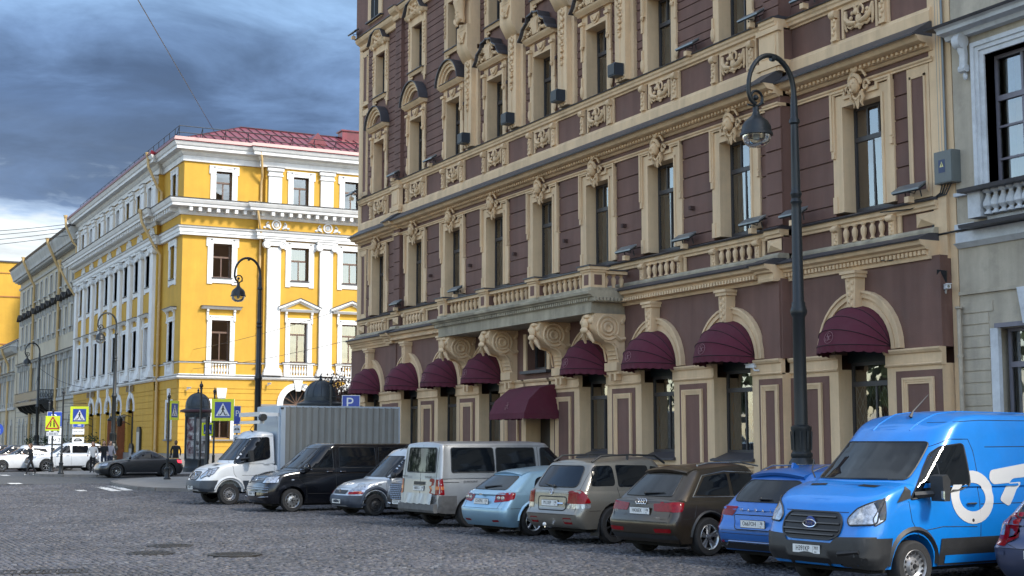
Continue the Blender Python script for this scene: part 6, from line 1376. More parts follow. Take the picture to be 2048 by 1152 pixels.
for k0, k1, nm in ((0, 8, 'a'), (7, 15, 'b'), (14, 23, 'c'), (22, 31, 'd')):
    idx = [i % 30 for i in range(k0, k1 + 1)]; pts = [o_[i] for i in idx] + [i_[i] for i in reversed(idx)]
    pts = [p for p in pts]
    if nm == 'a': pts = [(min(p[0], 9), p[1]) for p in pts]
    c.panel('letter_stroke', pts, 'y', 1, SILG, .0055 if nm in 'ac' else .006, .05)
c.panel('side_window_cover', [(4.3, 1.30), (3.95, 1.36), (3.80, 1.42), (3.80, 1.64), (4.3, 1.64)], 'y', 1, CGLASS, .0085, .06)
c.panel('letter_stroke', [(3.36, 1.62), (2.5, 1.72), (2.5, 1.52), (2.9, 1.50), (3.2, 1.20), (3.0, 1.10), (2.7, 1.45), (3.32, 1.42), (3.40, 1.5)], 'y', 1, SILG, .006, .08, rnd=.06)
c.panel('letter_stroke', [(2.3, 1.6), (1.6, 1.6), (1.6, 1.0), (2.3, 1.0)], 'y', 1, SILG, .006, .1, rnd=.2)
c.handle(3.80, 1.16, 1, PLAS); ob('lock', M().mat(PLAS).lathe([(.03, 0), (.02, .012), (.001, .014)], (3.78, c.cast('y', 1, 3.78, .93)[0].y, .93), 12, 'y'), c.root)
c.seams([('y', 1, [(5.04, 1.22), (5.0, .95), (4.85, .72)]), ('y', 1, [(3.62, .34), (3.62, 1.45), (3.66, 1.9), (3.72, 2.06), (4.1, 2.06), (4.5, 1.9)]), ('x', 1, [(-.60, 1.07), (.60, 1.07)]), ('y', 1, [(3.40, 1.95), (1.6, 1.96)]), ('y', 1, [(3.60, 1.15), (2.4, 1.15)]), ('y', 1, [(4.3, 2.28), (3.4, 2.33), (.1, 2.33)]), ('y', 1, [(4.9, .80), (4.4, .86), (3.7, .84)])], .006)
ob('aerial', M().mat(PLAS).tube([(3.95, .1, 2.38), (3.9, .1, 2.46), (3.5, .05, 2.72)], [.03, .015, .006], 5), c.root); ob('wiper', M().mat(PLAS).tube([(5.2, .1, 1.51), (5.18, .5, 1.52), (5.14, .74, 1.52)], .014, 5).tube([(5.2, -.6, 1.51), (5.16, -.7, 1.62), (5.02, -.8, 1.76)], .012, 5), c.root)
for s in (-1, 1): c.line('roof_rib', [(4.25, s * .35), (3.6, s * .4), (1.0, s * .4)], 'z', 1, BLUE, .012, .0)
c.line('wheel_arch_trim', [(L_ - 1.02 + .47 * cos(t), .37 + .47 * sin(t)) for t in [i * PI / 14 for i in range(15)]], 'y', 1, PLAS, .045, -.005)
# ---- silver minibus, rear view
c = Car('minibus', 'dirty silver minibus with a dented rear bumper and long dark side windows', 'van', (14.49, 30.44), (.92, -1), R(5), L=5.1, W=1.97, sill=.33, paint=SILV, axles=(.92, 3.9), r=.33, rim='cap', gap=.07,
    top=[(0, 1.22), (3.9, 1.22), (4.2, 1.18), (4.9, .95), (5.1, .85)], rear=[(0, .0), (1, .06)], front=[(0, .1), (.3, 0), (1, .2)], rcF=.4, rcR=.10, bowF=.12, bowR=.02,
    roof=[(0, 1.97), (.6, 2.0), (3.2, 2.0), (3.6, 1.92), (4.2, 1.7)], gh=dict(xr=(.05, .14), xf=(4.25, 3.35), w=(.985, .86), curve=1.4, rcF=.35, rcR=.10, bowF=.22, bowR=.03, crown=.04))
c.panel('rear_window', [(-.74, 1.30), (.66, 1.30), (.62, 1.88), (-.70, 1.88)], 'x', -1, CGLASS, .008, rnd=.06, rim=.012)
for a, b in ((.40, 1.60), (1.64, 2.78), (2.92, 3.55)): c.panel('side_window', [(a, 1.30), (a + .02, 1.88), (b - .02, 1.88), (b, 1.30)], 'y', -1, CGLASS, .008, rnd=.06, rim=.012)
c.panel('side_window', [(3.6, 1.28), (3.62, 1.82), (3.75, 1.7), (4.1, 1.28)], 'y', -1, CGLASS, .008, rnd=.04)
for s in (-1, 1): tail(c, 'tail_light', [(s * .80, 1.14), (s * .95, 1.14), (s * .95, .78), (s * .80, .78)], s); c.panel('reverse_lens', [(s * .80, .98), (s * .95, .98), (s * .95, .90), (s * .80, .90)], 'x', -1, AMB, .012)
tail(c, 'tail_light', [(.03, 1.16), (.16, 1.16), (.20, .78), (.03, .78)], -1, ax='y'); c.panel('reverse_lens', [(.03, .98), (.18, .98), (.18, .90), (.03, .90)], 'y', -1, AMB, .012)
DIRT = mat('dirty_bumper_plastic', (.10, .10, .10), .7, var=.3, vs=5, dirt=.5); c.panel('lower_bumper', [(.2, .34), (-.02, .34), (-.02, .76), (.52, .76), (.54, .5), (.5, .34)], 'y', -1, DIRT, .02, .08); c.panel('side_cladding', [(1.36, .34), (3.5, .34), (3.45, .72), (1.36, .72)], 'y', -1, DIRT, .012, .15)
bm_ = M().mat(DIRT).prism([(-.05, .36), (-.08, .42), (-.07, .55), (.04, .57), (.04, .36)], 'y', -.92, .86).mat(SILV); pts_ = [(-.12, .56 + .012 * sin(i * 2.2), .78 - i * .11) for i in range(15)]
for i in range(14): y0, y1 = .70 - i * .105, .70 - (i + 1) * .105; d0, d1 = .014 * sin(i * 1.3), .014 * sin((i + 1) * 1.3); bm_.add([(-.075 + d0, y0, .57 - .01 * (i % 3)), (-.075 + d1, y1, .57 - .01 * ((i + 1) % 3)), (-.03, y1, .80 + .01 * ((i + 1) % 2)), (-.03, y0, .80 + .01 * (i % 2))], [(0, 1, 2, 3)])
ob('dented_bumper', bm_, c.root); c.plate('H885CX', 'rear', .0, .92, '178'); c.panel('handle_recess', [(-.3, 1.08), (.25, 1.08), (.25, 1.0), (-.3, 1.0)], 'x', -1, PLAS, .012, rnd=.02)
c.line('side_stripe', [(.10, 1.07), (.60, 1.07)], 'y', -1, PLAS, .008); c.line('side_stripe', [(1.25, 1.07), (3.2, 1.06)], 'y', -1, PLAS, .008)
text(c.root, 'EUROLINE', .085, (.92, c.cast('y', -1, .92, 1.075)[0].y - .004, 1.075), (PI / 2, 0, 0), INK, 'side_letters'); text(c.root, 'EUROLINE', .07, (-.005, -.55, 1.19), (PI / 2, 0, R(-90)), INK, 'rear_letters'); text(c.root, 'TRANSIT', .07, (-.005, .62, 1.19), (PI / 2, 0, R(-90)), INK, 'rear_letters')
c.seams([('x', -1, [(-.05, 1.95), (-.05, .62)]), ('x', -1, [(-.80, 1.95), (-.80, .62), (.78, .62), (.78, 1.95)]), ('y', -1, [(2.86, 1.9), (2.86, .4)]), ('y', -1, [(1.62, 1.22), (1.62, .4)]), ('y', -1, [(.3, 1.93), (3.4, 1.92)])], .006)
# ---- dark crossover nose with a scaly grille, half hidden
c = suv('parked_car', 'grey crossover nose with a scaly chrome grille squeezed in beside the silver minibus', 'car', (15.45, 34.0), (3.75, 1), HF, GREYP, 4.70, 1.90, 1.68, 2.75, .98, .36, 'ten', belt=(1.02, 1.02), hood=(1.04, .93), shield=(1.3, 2.2), sill=.26, front=[(0, .12), (.2, .02), (.5, .0), (.8, .06), (1, .16)])
g = c.panel('grille', [(-.66, .92), (.66, .92), (.50, .60), (.36, .50), (-.36, .50), (-.50, .60)], 'x', 1, INK, .012, rnd=.04)
for r in range(8):
    z = .53 + r * .05; w = .36 + min(.30, .045 * r); n = int(w * 2 / .095)
    sc_l = M().mat(CHR)
    for i in range(n):
        y = -w + (i + .5 + (r % 2) * .5) * (2 * w / n); h = c.cast('x', 1, y, z)[0]
        if h: sc_l.tube([(h.x + .018, y - .032, z + .014), (h.x + .026, y, z - .012), (h.x + .018, y + .032, z + .014)], .008, 4)
    ob('grille_scales', sc_l, g)
c.line('bonnet_trim', [(-.80, .955), (.80, .955)], 'x', 1, CHR, .010, .004); c.plate('C757OY', 'front', 0, .44, '198'); c.panel('lower_bumper', [(-.9, .24), (.9, .24), (.85, .36), (-.85, .36)], 'x', 1, PLAS, .02)
for s in (-1, 1): c.panel('headlight', [(s * .68, .90), (s * .93, .92), (s * .93, .82), (s * .74, .82)], 'x', 1, CLEAR, .01); c.line('chrome_blade', [(s * .45, .38), (s * .9, .44)], 'x', 1, CHR, .02, .02)
c.panel('windscreen', [(-.68, 1.08), (.68, 1.08), (.58, 1.5), (-.58, 1.5)], 'x', 1, CGLASS, rnd=.05); c.panel('side_window', [(3.3, 1.08), (2.6, 1.5), (1.2, 1.5), (.9, 1.1)], 'y', 1, CGLASS)
# ---- silver small van, front view
c = Car('small_van', 'silver small van with a dark blue bumper and a red-lensed headlight, beside the black van', 'van', (14.41, 36.33), (3.22, 1), HF, L=4.04, W=1.66, sill=.24, paint=SILB, axles=(.75, 3.22), r=.30, rim='black', gap=.07,
    top=[(0, 1.0), (2.6, 1.0), (2.95, .98), (3.4, .90), (3.85, .76), (4.04, .64)], rear=[(0, .06), (1, .04)], front=[(0, .08), (.25, 0), (.6, .04), (.85, .14), (1, .30)], rcF=.5, rcR=.12, bowF=.18, pF=2.0,
    roof=[(0, 1.75), (.8, 1.80), (1.9, 1.80), (2.3, 1.74), (3, 1.5)], gh=dict(xr=(.04, .10), xf=(3.15, 2.15), w=(.96, .76), curve=1.3, rcF=.35, rcR=.1, bowF=.24, crown=.05))
DBL = mat('dark_blue_plastic', (.035, .045, .065), .55, var=.15, vs=4)
c.panel('bumper', [(-.82, .22), (.82, .22), (.82, .56), (-.82, .56)], 'x', 1, DBL, .02, .07); c.panel('bumper', [(4.02, .22), (3.62, .24), (3.60, .57), (4.02, .56)], 'y', 1, DBL, .02, .06); c.line('wheel_arch_trim', [(3.22 + .42 * cos(t), .34 + .42 * sin(t)) for t in [i * PI / 14 for i in range(15)]], 'y', 1, DBL, .055, -.01)
for s in (-1, 1): c.panel('headlight', [(s * .44, .66), (s * .56, .84), (s * .80, .90), (s * .82, .64)], 'x', 1, CLEAR, .012, .05, rnd=.06); c.panel('indicator', [(s * .48, .66), (s * .80, .66), (s * .80, .60), (s * .52, .59)], 'x', 1, REDL, .016, .05)
c.panel('headlight', [(3.86, .68), (3.46, .93), (3.50, .70), (3.80, .64)], 'y', 1, CLEAR, .01, .05, rnd=.05); c.panel('indicator', [(3.9, .66), (3.62, .68), (3.66, .61), (3.9, .60)], 'y', 1, AMB, .014, .05)
c.panel('grille', [(-.40, .70), (.40, .70), (.36, .60), (-.36, .60)], 'x', 1, INK, .012, rnd=.03); mb, h = c.badge_ring('front', 0, .66, .05); ob('diamond_badge', M().mat(CHR).prism([(0, .58), (.05, .66), (0, .74), (-.05, .66)], 'x', h.x + .01, h.x + .03), c.root); c.plate('O525EX', 'front', .0, .40, '178')
c.panel('windscreen', [(-.66, 1.06), (.66, 1.06), (.56, 1.62), (-.56, 1.62)], 'x', 1, CGLASS, .008, rnd=.06, rim=.01); c.panel('side_window', [(2.85, 1.04), (2.3, 1.52), (1.75, 1.56), (1.72, 1.04)], 'y', 1, CGLASS, .008, rnd=.06, rim=.01); c.mirrorp(2.75, 1.1, 1, PLAS)
c.panel('side_window', [(1.6, 1.06), (1.6, 1.56), (.4, 1.56), (.4, 1.06)], 'y', 1, SILB, .006, rnd=.06); c.seams([('y', 1, [(2.9, 1.0), (2.85, .35)]), ('y', 1, [(1.68, 1.6), (1.68, .35)]), ('x', 1, [(-.7, .76), (.7, .76)])]); ob('aerial', M().mat(PLAS).tube([(2.2, .3, 1.78), (1.9, .3, 1.98)], .008, 4), c.root)
# ---- long black van
c = Car('passenger_van', 'long blue-black passenger van with dark windows and bright wheel covers', 'van', (13.09, 39.5), (4.38, 1), PI + R(3), L=5.29, W=1.90, sill=.24, paint=NAVY, axles=(.98, 4.38), r=.335, rim='cap', gap=.06,
    top=[(0, 1.2), (3.9, 1.2), (4.25, 1.18), (4.6, 1.12), (5.1, .98), (5.29, .84)], rear=[(0, .04), (1, .03)], front=[(0, .08), (.2, 0), (.6, .02), (.85, .10), (1, .22)], rcF=.42, rcR=.12, bowF=.14, pF=2.2,
    roof=[(0, 1.92), (.8, 1.96), (3.3, 1.96), (3.6, 1.90), (4.3, 1.7)], gh=dict(xr=(.04, .12), xf=(4.42, 3.42), w=(.98, .82), curve=1.35, rcF=.38, rcR=.12, bowF=.24, crown=.035))
c.panel('windscreen', [(-.76, 1.26), (.76, 1.26), (.66, 1.82), (-.66, 1.82)], 'x', 1, CGLASS, .008, rnd=.06, rim=.01); c.panel('side_window', [(4.18, 1.25), (3.72, 1.74), (3.55, 1.84), (3.12, 1.86), (3.10, 1.25)], 'y', 1, CGLASS, .008, rnd=.05, rim=.008); c.line('pillar', [(3.84, 1.26), (3.80, 1.66)], 'y', 1, PLAS, .012, .012); c.line('window_trim', [(4.1, 1.22), (3.08, 1.22)], 'y', 1, CHR, .010, .006)
for a, b in ((2.92, 1.72), (1.64, .30)): c.panel('side_window', [(a, 1.26), (a - .02, 1.86), (b + .02, 1.86), (b, 1.26)], 'y', 1, CGLASS, .008, rnd=.05, rim=.008)
for s in (-1, 1): c.panel('headlight', [(s * .52, 1.0), (s * .90, 1.04), (s * .92, .84), (s * .52, .83)], 'x', 1, CLEAR, .012, .05, rnd=.02, rim=.008); c.line('fog_trim', [(s * .45, .42), (s * .86, .45)], 'x', 1, CHR, .012, .012)
c.panel('headlight', [(5.08, 1.0), (4.80, 1.05), (4.82, .86), (5.06, .84)], 'y', 1, CLEAR, .01, .05, rnd=.02); g = c.panel('grille', [(-.50, .99), (.50, .99), (.50, .85), (-.50, .85)], 'x', 1, GLOSS, .012)
for z in (.97, .92, .87, .72, .66, .58): c.line('grille_bar', [(-.50 if z > .8 else -.86, z), (.50 if z > .8 else .86, z)], 'x', 1, CHR if z > .9 or z < .8 else PLAS, .007, .018, g)
mb, h = c.badge_ring('front', 0, .92, .075, CHR); mb.tube([(h.x + .02, -.05, .95), (h.x + .02, -.02, .88), (h.x + .02, 0, .92), (h.x + .02, .02, .88), (h.x + .02, .05, .95)], .008, 4); mb.tube([(h.x + .02, -.03, .98), (h.x + .02, 0, .93), (h.x + .02, .03, .98)], .008, 4); ob('badge', mb, c.root)
c.plate('C406AH', 'front', .0, .52, '178'); mb = M().mat(NAVY).ball((4.0, 1.10, 1.27), (.10, .13, .13), 6, 10).mat(PLAS).tube([(4.1, .95, 1.2), (4.02, 1.08, 1.22)], .04, 6); ob('wing_mirror', mb, c.root); c.handle(3.22, 1.15, 1, CHR); c.handle(2.8, 1.15, 1, CHR); c.line('indicator', [(4.42, .92), (4.34, .92)], 'y', 1, CLEAR, .02, .006)
c.seams([('y', 1, [(4.22, 1.2), (4.2, .95), (3.95, .72), (3.92, .3)]), ('y', 1, [(3.02, 1.9), (3.02, .3)]), ('y', 1, [(1.68, 1.9), (1.68, .3)]), ('y', 1, [(4.5, 1.02), (.2, 1.02)]), ('y', 1, [(3.9, .52), (1.5, .52)])], .006)
# ---- white box truck
LS = 6.9
c = Car('box_truck', 'white cab truck with a grey ribbed tarpaulin box and dark bumper', 'truck', (12.72, 44.75), (LS - 1.0, 1), PI + R(3), L=LS, W=1.99, sill=.42, paint=WHITEP, axles=(1.6, LS - 1.0), r=.345, rim='steel', rr=.62, gap=.08, lift=.04,
    top=[(0, .8), (4.2, .8), (4.3, 1.38), (5.55, 1.38), (5.95, 1.32), (6.5, 1.14), (6.78, 1.0), (LS, .9)], rear=[(0, 0), (1, 0)], front=[(0, .08), (.2, 0), (.6, .06), (.85, .16), (1, .30)], rcF=.45, rcR=.05, bowF=.16, pF=2.1,
    roof=[(4.2, 2.30), (4.9, 2.36), (5.1, 2.30), (5.9, 2.0)], gh=dict(xr=(4.28, 4.30), xf=(6.0, 5.12), w=(.98, .84), curve=1.4, rcF=.36, rcR=.06, bowF=.24, crown=.05))
c.panel('windscreen', [(-.80, 1.44), (.80, 1.44), (.70, 2.12), (-.70, 2.12)], 'x', 1, CGLASS, .008, rnd=.06, rim=.012); c.panel('side_window', [(5.78, 1.30), (5.28, 2.05), (5.10, 2.16), (4.56, 2.18), (4.54, 1.52), (4.66, 1.46)], 'y', 1, CGLASS, .008, rnd=.08, rim=.010); c.line('pillar', [(5.40, 1.36), (5.34, 1.92)], 'y', 1, PLAS, .012, .012)
BUMP = mat('dark_slate_plastic', (.035, .045, .06), .5, var=.15, vs=4); c.panel('bumper', [(-.96, .42), (.96, .42), (.97, .78), (-.97, .78)], 'x', 1, BUMP, .02, .08); c.panel('bumper', [(LS - .02, .42), (6.42, .44), (6.30, .80), (LS - .02, .78)], 'y', 1, BUMP, .02, .06); c.panel('sill_cladding', [(5.42, .44), (4.3, .44), (4.3, .78), (5.46, .78)], 'y', 1, BUMP, .015, .1)
g = c.panel('grille', [(-.34, 1.06), (.34, 1.06), (.42, .92), (.30, .80), (-.30, .80), (-.42, .92)], 'x', 1, GLOSS, .012, rnd=.06, rim=.014); mb, h = c.badge_ring('front', 0, .93, .12, CHR)
for a in (90, 210, 330): mb.tube([(h.x + .02, 0, .93), (h.x + .02, .12 * cos(R(a)), .93 + .12 * sin(R(a)))], .014, 4)
ob('star_badge', mb, g)
for s in (-1, 1): c.panel('headlight', [(s * .50, .92), (s * .66, 1.10), (s * .93, 1.22), (s * .96, .98), (s * .60, .84)], 'x', 1, CLEAR, .012, .05, rnd=.05, rim=.010)
c.panel('headlight', [(LS - .28, .96), (6.42, 1.24), (6.45, 1.12), (LS - .34, .90)], 'y', 1, CLEAR, .012, .05, rnd=.04, rim=.010); c.plate('P040XA', 'front', 0, .55, '178'); c.panel('bonnet_vent', [(6.22, .1), (6.22, .5), (6.10, .55), (6.10, .15)], 'z', 1, INK, .006)
mb = M().mat(PLAS).prism([(5.20, 1.38), (5.32, 1.38), (5.36, 1.74), (5.24, 1.76)], 'y', 1.08, 1.30).tube([(5.55, .97, 1.48), (5.3, 1.12, 1.5)], .04, 6); ob('wing_mirror', mb, c.root); c.handle(4.66, 1.30, 1, WHITEP); c.line('wheel_arch_trim', [(LS - 1.0 + .50 * cos(t), .40 + .48 * sin(t)) for t in [i * PI / 14 for i in range(15)]], 'y', 1, WHITEP, .05, .0)
c.seams([('y', 1, [(5.80, 1.28), (5.76, 1.0), (5.62, .8)]), ('y', 1, [(4.40, 2.2), (4.40, .8)]), ('y', 1, [(5.5, .95), (4.5, .92)]), ('y', 1, [(4.42, 2.22), (5.1, 2.22), (5.4, 2.0), (5.86, 1.3)]), ('x', 1, [(-.6, 1.12), (.6, 1.12)])], .006)
ob('aerial', M().mat(PLAS).tube([(4.95, .4, 2.36), (5.05, .4, 2.42), (4.8, .4, 2.75)], [.03, .012, .006], 5), c.root); ob('visor_rail', M().mat(WHITEP).box(4.75, 4.95, -1.0, 1.02, 2.86, 3.0).box(4.78, 4.92, -1.0, 1.0, 2.62, 2.72).box(4.2, 4.8, .9, 1.0, 2.86, 2.98).mat(PLAS).lathe([(.12, -.1), (.12, .1)], (4.88, 1.12, 2.82), 10, 'y'), c.root)
TARP = mat('grey_tarpaulin', (.235, .235, .22), .65, var=.08, vs=1.2, streak=.1); ALG = mat('pale_aluminium', (.45, .52, .60), .4, .3, var=.08)
bx = M().mat(TARP); nx = 110; zs = (1.02, 1.6, 2.2, 3.18)
for sd in (1, -1):
    vs = []
    for i in range(nx + 1):
        x = -.05 + 4.14 * i / nx
        for z in zs: vs.append((x, sd * (1.06 + .018 * sin(i * .95 + .4 * z) + .010 * sin(i * 2.13 + z)), z + (.0 if z < 3 else .006 * sin(i * .9))))
    bx.add(vs, [(i * 4 + j, (i + 1) * 4 + j, (i + 1) * 4 + j + 1, i * 4 + j + 1) for i in range(nx) for j in range(3)], True)
bx.mat(ALG).box(4.08, 4.24, -1.10, 1.10, .95, 3.22).box(-.1, 4.08, -1.07, 1.07, 3.16, 3.22).box(-.1, -.05, -1.08, 1.08, .95, 3.2).box(-.1, 4.2, -1.08, 1.08, .9, 1.02).box(4.24, 4.30, -1.0, 1.0, .95, 3.2).mat(PLAS).box(4.16, 4.26, 1.10, 1.13, 3.1, 3.16).box(.1, 4, -.4, .4, .6, .9).box(-.1, .0, -1, 1, .45, .6)
ob('cargo_box', bx, c.root)
# ---- graphite coupe
zc = .28
c = suv('parked_car', 'graphite grey coupe in profile with a lit red tail lamp, parked across the crossing', 'car', (14.24, 69.75, zc), (3.32, 1), PI, GRAPH, 4.18, 1.83, 1.35, 2.50, .82, .335, 'multi', belt=(.92, .90), hood=(.88, .70), rear_slant=1.35, shield=(1.35, 2.15), sill=.18, rw=.60,
    roofz=[(.5, 1.02), (1.0, 1.20), (1.6, 1.31), (2.0, 1.33), (2.4, 1.28), (2.9, 1.05)], gh=dict(xr=(.45, 1.3), w=(.92, .60), rcR=.35))
c.panel('side_window', [(2.85, .95), (2.35, 1.20), (1.95, 1.25), (1.60, 1.22), (1.58, .96)], 'y', 1, CGLASS, rnd=.06, rim=.008); c.panel('side_window', [(1.52, .97), (1.54, 1.21), (1.3, 1.16), (1.02, 1.0)], 'y', 1, CGLASS, rnd=.05, rim=.008)
def glow(name, col, st):
    m = bpy.data.materials.new(name); m.use_nodes = True; p = m.node_tree.nodes['Principled BSDF']; p.inputs['Base Color'].default_value = (*col, 1); p.inputs['Emission Color'].default_value = (*col, 1); p.inputs['Emission Strength'].default_value = st; return m
c.panel('tail_light', [(.05, .82), (.40, .86), (.34, .72), (.05, .70)], 'y', 1, glow('lit_tail_lamp', (.9, .03, .05), 1.2), .008, .05); c.panel('headlight', [(4.10, .66), (3.72, .74), (3.78, .62), (4.10, .58)], 'y', 1, CLEAR, .008, .05)
c.mirrorp(2.72, .98, 1, GRAPH); c.handle(1.72, .83, 1); c.seams([('y', 1, [(2.75, .92), (2.7, .3), (1.5, .3), (1.5, .9)]), ('y', 1, [(4.0, .45), (3.8, .45)])]); c.line('sill_trim', [(2.85, .24), (1.35, .24)], 'y', 1, LGREY, .012); c.panel('fuel_flap', [(.95, .86), (1.1, .86), (1.1, .72), (.95, .72)], 'y', 1, GRAPH, .002)
# ---- white SUV in profile and the cars behind it
c = suv('parked_car', 'white SUV in profile with dark windows, behind the sign posts', 'car', (13.45, 85.6, .28), (3.66, 1), PI + R(3), WHITEP, 4.66, 1.80, 1.66, 2.67, .99, .36, 'y', belt=(1.06, 1.02), hood=(1.02, .88), rear_slant=.45, shield=(1.25, 2.0), sill=.27, rw=.72)
for a, b in ((3.05, 2.3), (2.2, 1.25), (1.15, .5)): c.panel('side_window', [(a, 1.10), (a - (.5 if a > 3 else .02), 1.52), (b + .02, 1.54), (b, 1.10)], 'y', 1, CGLASS, rnd=.05)
c.panel('side_cladding', [(3.2, .26), (1.45, .26), (1.45, .36), (3.2, .36)], 'y', 1, PLAS, .01); c.panel('headlight', [(4.62, .90), (4.2, .95), (4.25, .82), (4.6, .78)], 'y', 1, CLEAR, .01); c.seams([('y', 1, [(2.25, 1.1), (2.25, .35)]), ('y', 1, [(3.2, 1.0), (3.15, .35)]), ('y', 1, [(1.2, 1.1), (1.2, .5)])]); c.line('window_trim', [(3.1, 1.06), (.6, 1.08)], 'y', 1, CHR, .012); c.mirrorp(3.0, 1.1, 1, WHITEP); c.handle(2.45, .96, 1); c.handle(1.4, .97, 1)
c.panel('grille', [(-.7, .86), (.7, .86), (.5, .5), (-.5, .5)], 'x', 1, INK, .012); c.panel('headlight', [(.55, .9), (.88, .92), (.88, .8), (.6, .78)], 'x', 1, CLEAR, .012); c.panel('windscreen', [(-.66, 1.1), (.66, 1.1), (.58, 1.5), (-.58, 1.5)], 'x', 1, CGLASS)
def far_car(label, P, p, hd=PI + R(4)):
    c = suv('parked_car', label, 'car', P, (3.4, 1), hd, p, 4.2, 1.75, 1.5, 2.55, .85, .32, 'ten', belt=(.98, .95), hood=(.94, .78), rear_slant=.6, shield=(1.15, 1.95), sill=.22)
    c.panel('side_window', [(2.9, 1.0), (2.35, 1.36), (1.7, 1.38), (1.68, 1.0)], 'y', 1, CGLASS); c.panel('side_window', [(1.6, 1.0), (1.6, 1.38), (.9, 1.34), (.7, 1.02)], 'y', 1, CGLASS); c.panel('windscreen', [(-.64, 1.0), (.64, 1.0), (.54, 1.36), (-.54, 1.36)], 'x', 1, CGLASS)
    for s in (-1, 1): c.panel('headlight', [(s * .5, .72), (s * .82, .82), (s * .84, .66), (s * .6, .62)], 'x', 1, CLEAR, .01)
    c.panel('headlight', [(4.05, .74), (3.7, .84), (3.76, .68), (4.02, .64)], 'y', 1, CLEAR, .01); c.panel('grille', [(-.4, .52), (.4, .52), (.34, .36), (-.34, .36)], 'x', 1, INK, .01); return c
far_car('small white hatchback nose at the left edge, nearest of the row there', (11.2, 87.2, .28), WHITEP)
far_car('second white car with a sloping windscreen, between the red car and the white SUV', (12.9, 89.6, .28), WHITEP)
far_car('wine-red car in the row at the left edge', (12.2, 93.6, .28), REDP)
far_car('dark grey car in the row at the left edge, behind the red one', (11.8, 97.5, .28), GRAPH)
far_car('black car farthest back in the row at the left edge', (11.5, 101.5, .28), NAVY)
# ================================================================== awnings
AWN = mat('burgundy_canvas', (.090, .0095, .024), .85, var=.12, vs=1.5, bump=.2, bs=120, dirt=.12); AWL = mat('faded_print', (.30, .16, .17), .8, var=.1)
def dome_awning():
    Rr = 1.06; out = {}; hoops = [R(a) for a in (92, 68, 46, 24, 3)]
    def P(t, ph, q=1.0): return (-Rr * cos(t) * q, -Rr * sin(t) * cos(ph) * q * .98, Rr * sin(t) * sin(ph) * q)
    c = M().mat(AWN); n = 20
    for a, b in zip(hoops, hoops[1:]):
        vs = []
        for i in range(n + 1):
            t = PI * i / n
            for j in range(5):
                f = j / 4; p, q = Vector(P(t, a)), Vector(P(t, b)); v = p.lerp(q, f); v = v * (1 - .012 * sin(f * PI) * sin(t)); vs.append(tuple(v))
        c.add(vs, [(i * 5 + j, i * 5 + 5 + j, i * 5 + 6 + j, i * 5 + 1 + j) for i in range(n) for j in range(4)], True)
    va = M().mat(AWN); vs = []; m = 84                             # scalloped valance
    for i in range(m + 1):
        t = PI * i / m; p = P(t, hoops[-1]); d = .15 + .028 * abs(sin(i * PI / 6)); w = 1 + .012 * sin(i * .9)
        vs += [p, (p[0] * w, p[1] * w, p[2] - d)]
    va.add(vs, [(2 * i, 2 * i + 2, 2 * i + 3, 2 * i + 1) for i in range(m)], True)
    fr_ = M().mat(mat('dark_awning_seam', (.02, .005, .009), .8))
    for a in hoops: fr_.tube([P(PI * i / n, a, 1.004) for i in range(n + 1)], .011, 4)
    lg = M().mat(AWL); ph = R(13)
    def L(u, w):                                                   # point on the front panel around t=90 deg
        t = PI / 2 + u / Rr; q = Vector(P(t, R(24))).lerp(Vector(P(t, R(3))), .5 - w / .40); return tuple(q * 1.008)
    lg.tube([L(.15 * cos(a), .15 * sin(a)) for a in [i * PI / 10 for i in range(20)]], .006, 4, True)
    for st in ([(.02, .10), (-.03, .12), (-.04, .06), (.0, 0), (-.01, -.08), (-.06, -.09)], [(-.08, .02), (-.02, .03), (.04, .02)], [(.09, .03), (.05, .06), (.02, .0), (.04, -.06), (.09, -.05)], [(-.10, -.02), (-.07, -.06), (-.09, -.09)], [(-.02, .0), (.04, -.02), (.0, -.07)]):
        lg.tube([L(u, w) for u, w in st], .006, 4)
    return c.mesh('canopy', 60), va.mesh('valance', 80), fr_.mesh('hoops'), lg.mesh('monogram')
AW = dome_awning()
names = {1: 'burgundy dome awning on the arch at the far left end of the brown building', 2: 'second burgundy dome awning from the far left end of the brown building', 3: 'burgundy dome awning partly under the left end of the balcony', 4: 'burgundy dome awning just left of the entrance, under the balcony',
         6: 'burgundy dome awning just right of the entrance, under the right balcony bracket', 7: 'burgundy dome awning first to the right of the balcony', 8: 'burgundy dome awning left of the tall lamp post', 9: 'largest burgundy dome awning, right of the tall lamp post'}
for k, (x, o) in BAY.items():
    if k == 5: continue
    a = thing('awning', names[k], 'awning', (23 - (o + GO) - .02, 42.32 - x, 4.26), R(-90), 'burgundy dome awnings over the arches')
    for nm, me in zip(('canopy', 'valance', 'frame_hoops', 'monogram'), AW): ob(nm, me, a)
a = thing('entrance_awning', 'burgundy box-shaped awning over the entrance door under the balcony', 'awning', (23 - GO - .02, 42.32 - .22, 0), R(-90))
pr = [(0, 3.95), (.62, 3.82), (1.10, 3.42), (1.30, 2.98)]; c = M().mat(AWN); hw = [1.05, 1.15, 1.25, 1.30]; vs = []
for (o, z), w in zip(pr, hw): vs += [(-w, -o, z), (w, -o, z)]
c.add(vs, [(0, 1, 3, 2), (2, 3, 5, 4), (4, 5, 7, 6)]); 
for s in (0, 1): c.add([vs[0 + s], vs[2 + s], vs[4 + s], vs[6 + s], ((-1.30, 1.30)[s], 0, 2.98)], [(0, 1, 4), (1, 2, 4), (2, 3, 4)])
ob('canopy', c, a); va = M().mat(AWN); vs = []; pth = [(-1.30, 0), (-1.30, -1.30), (1.30, -1.30), (1.30, 0)]; m = 0
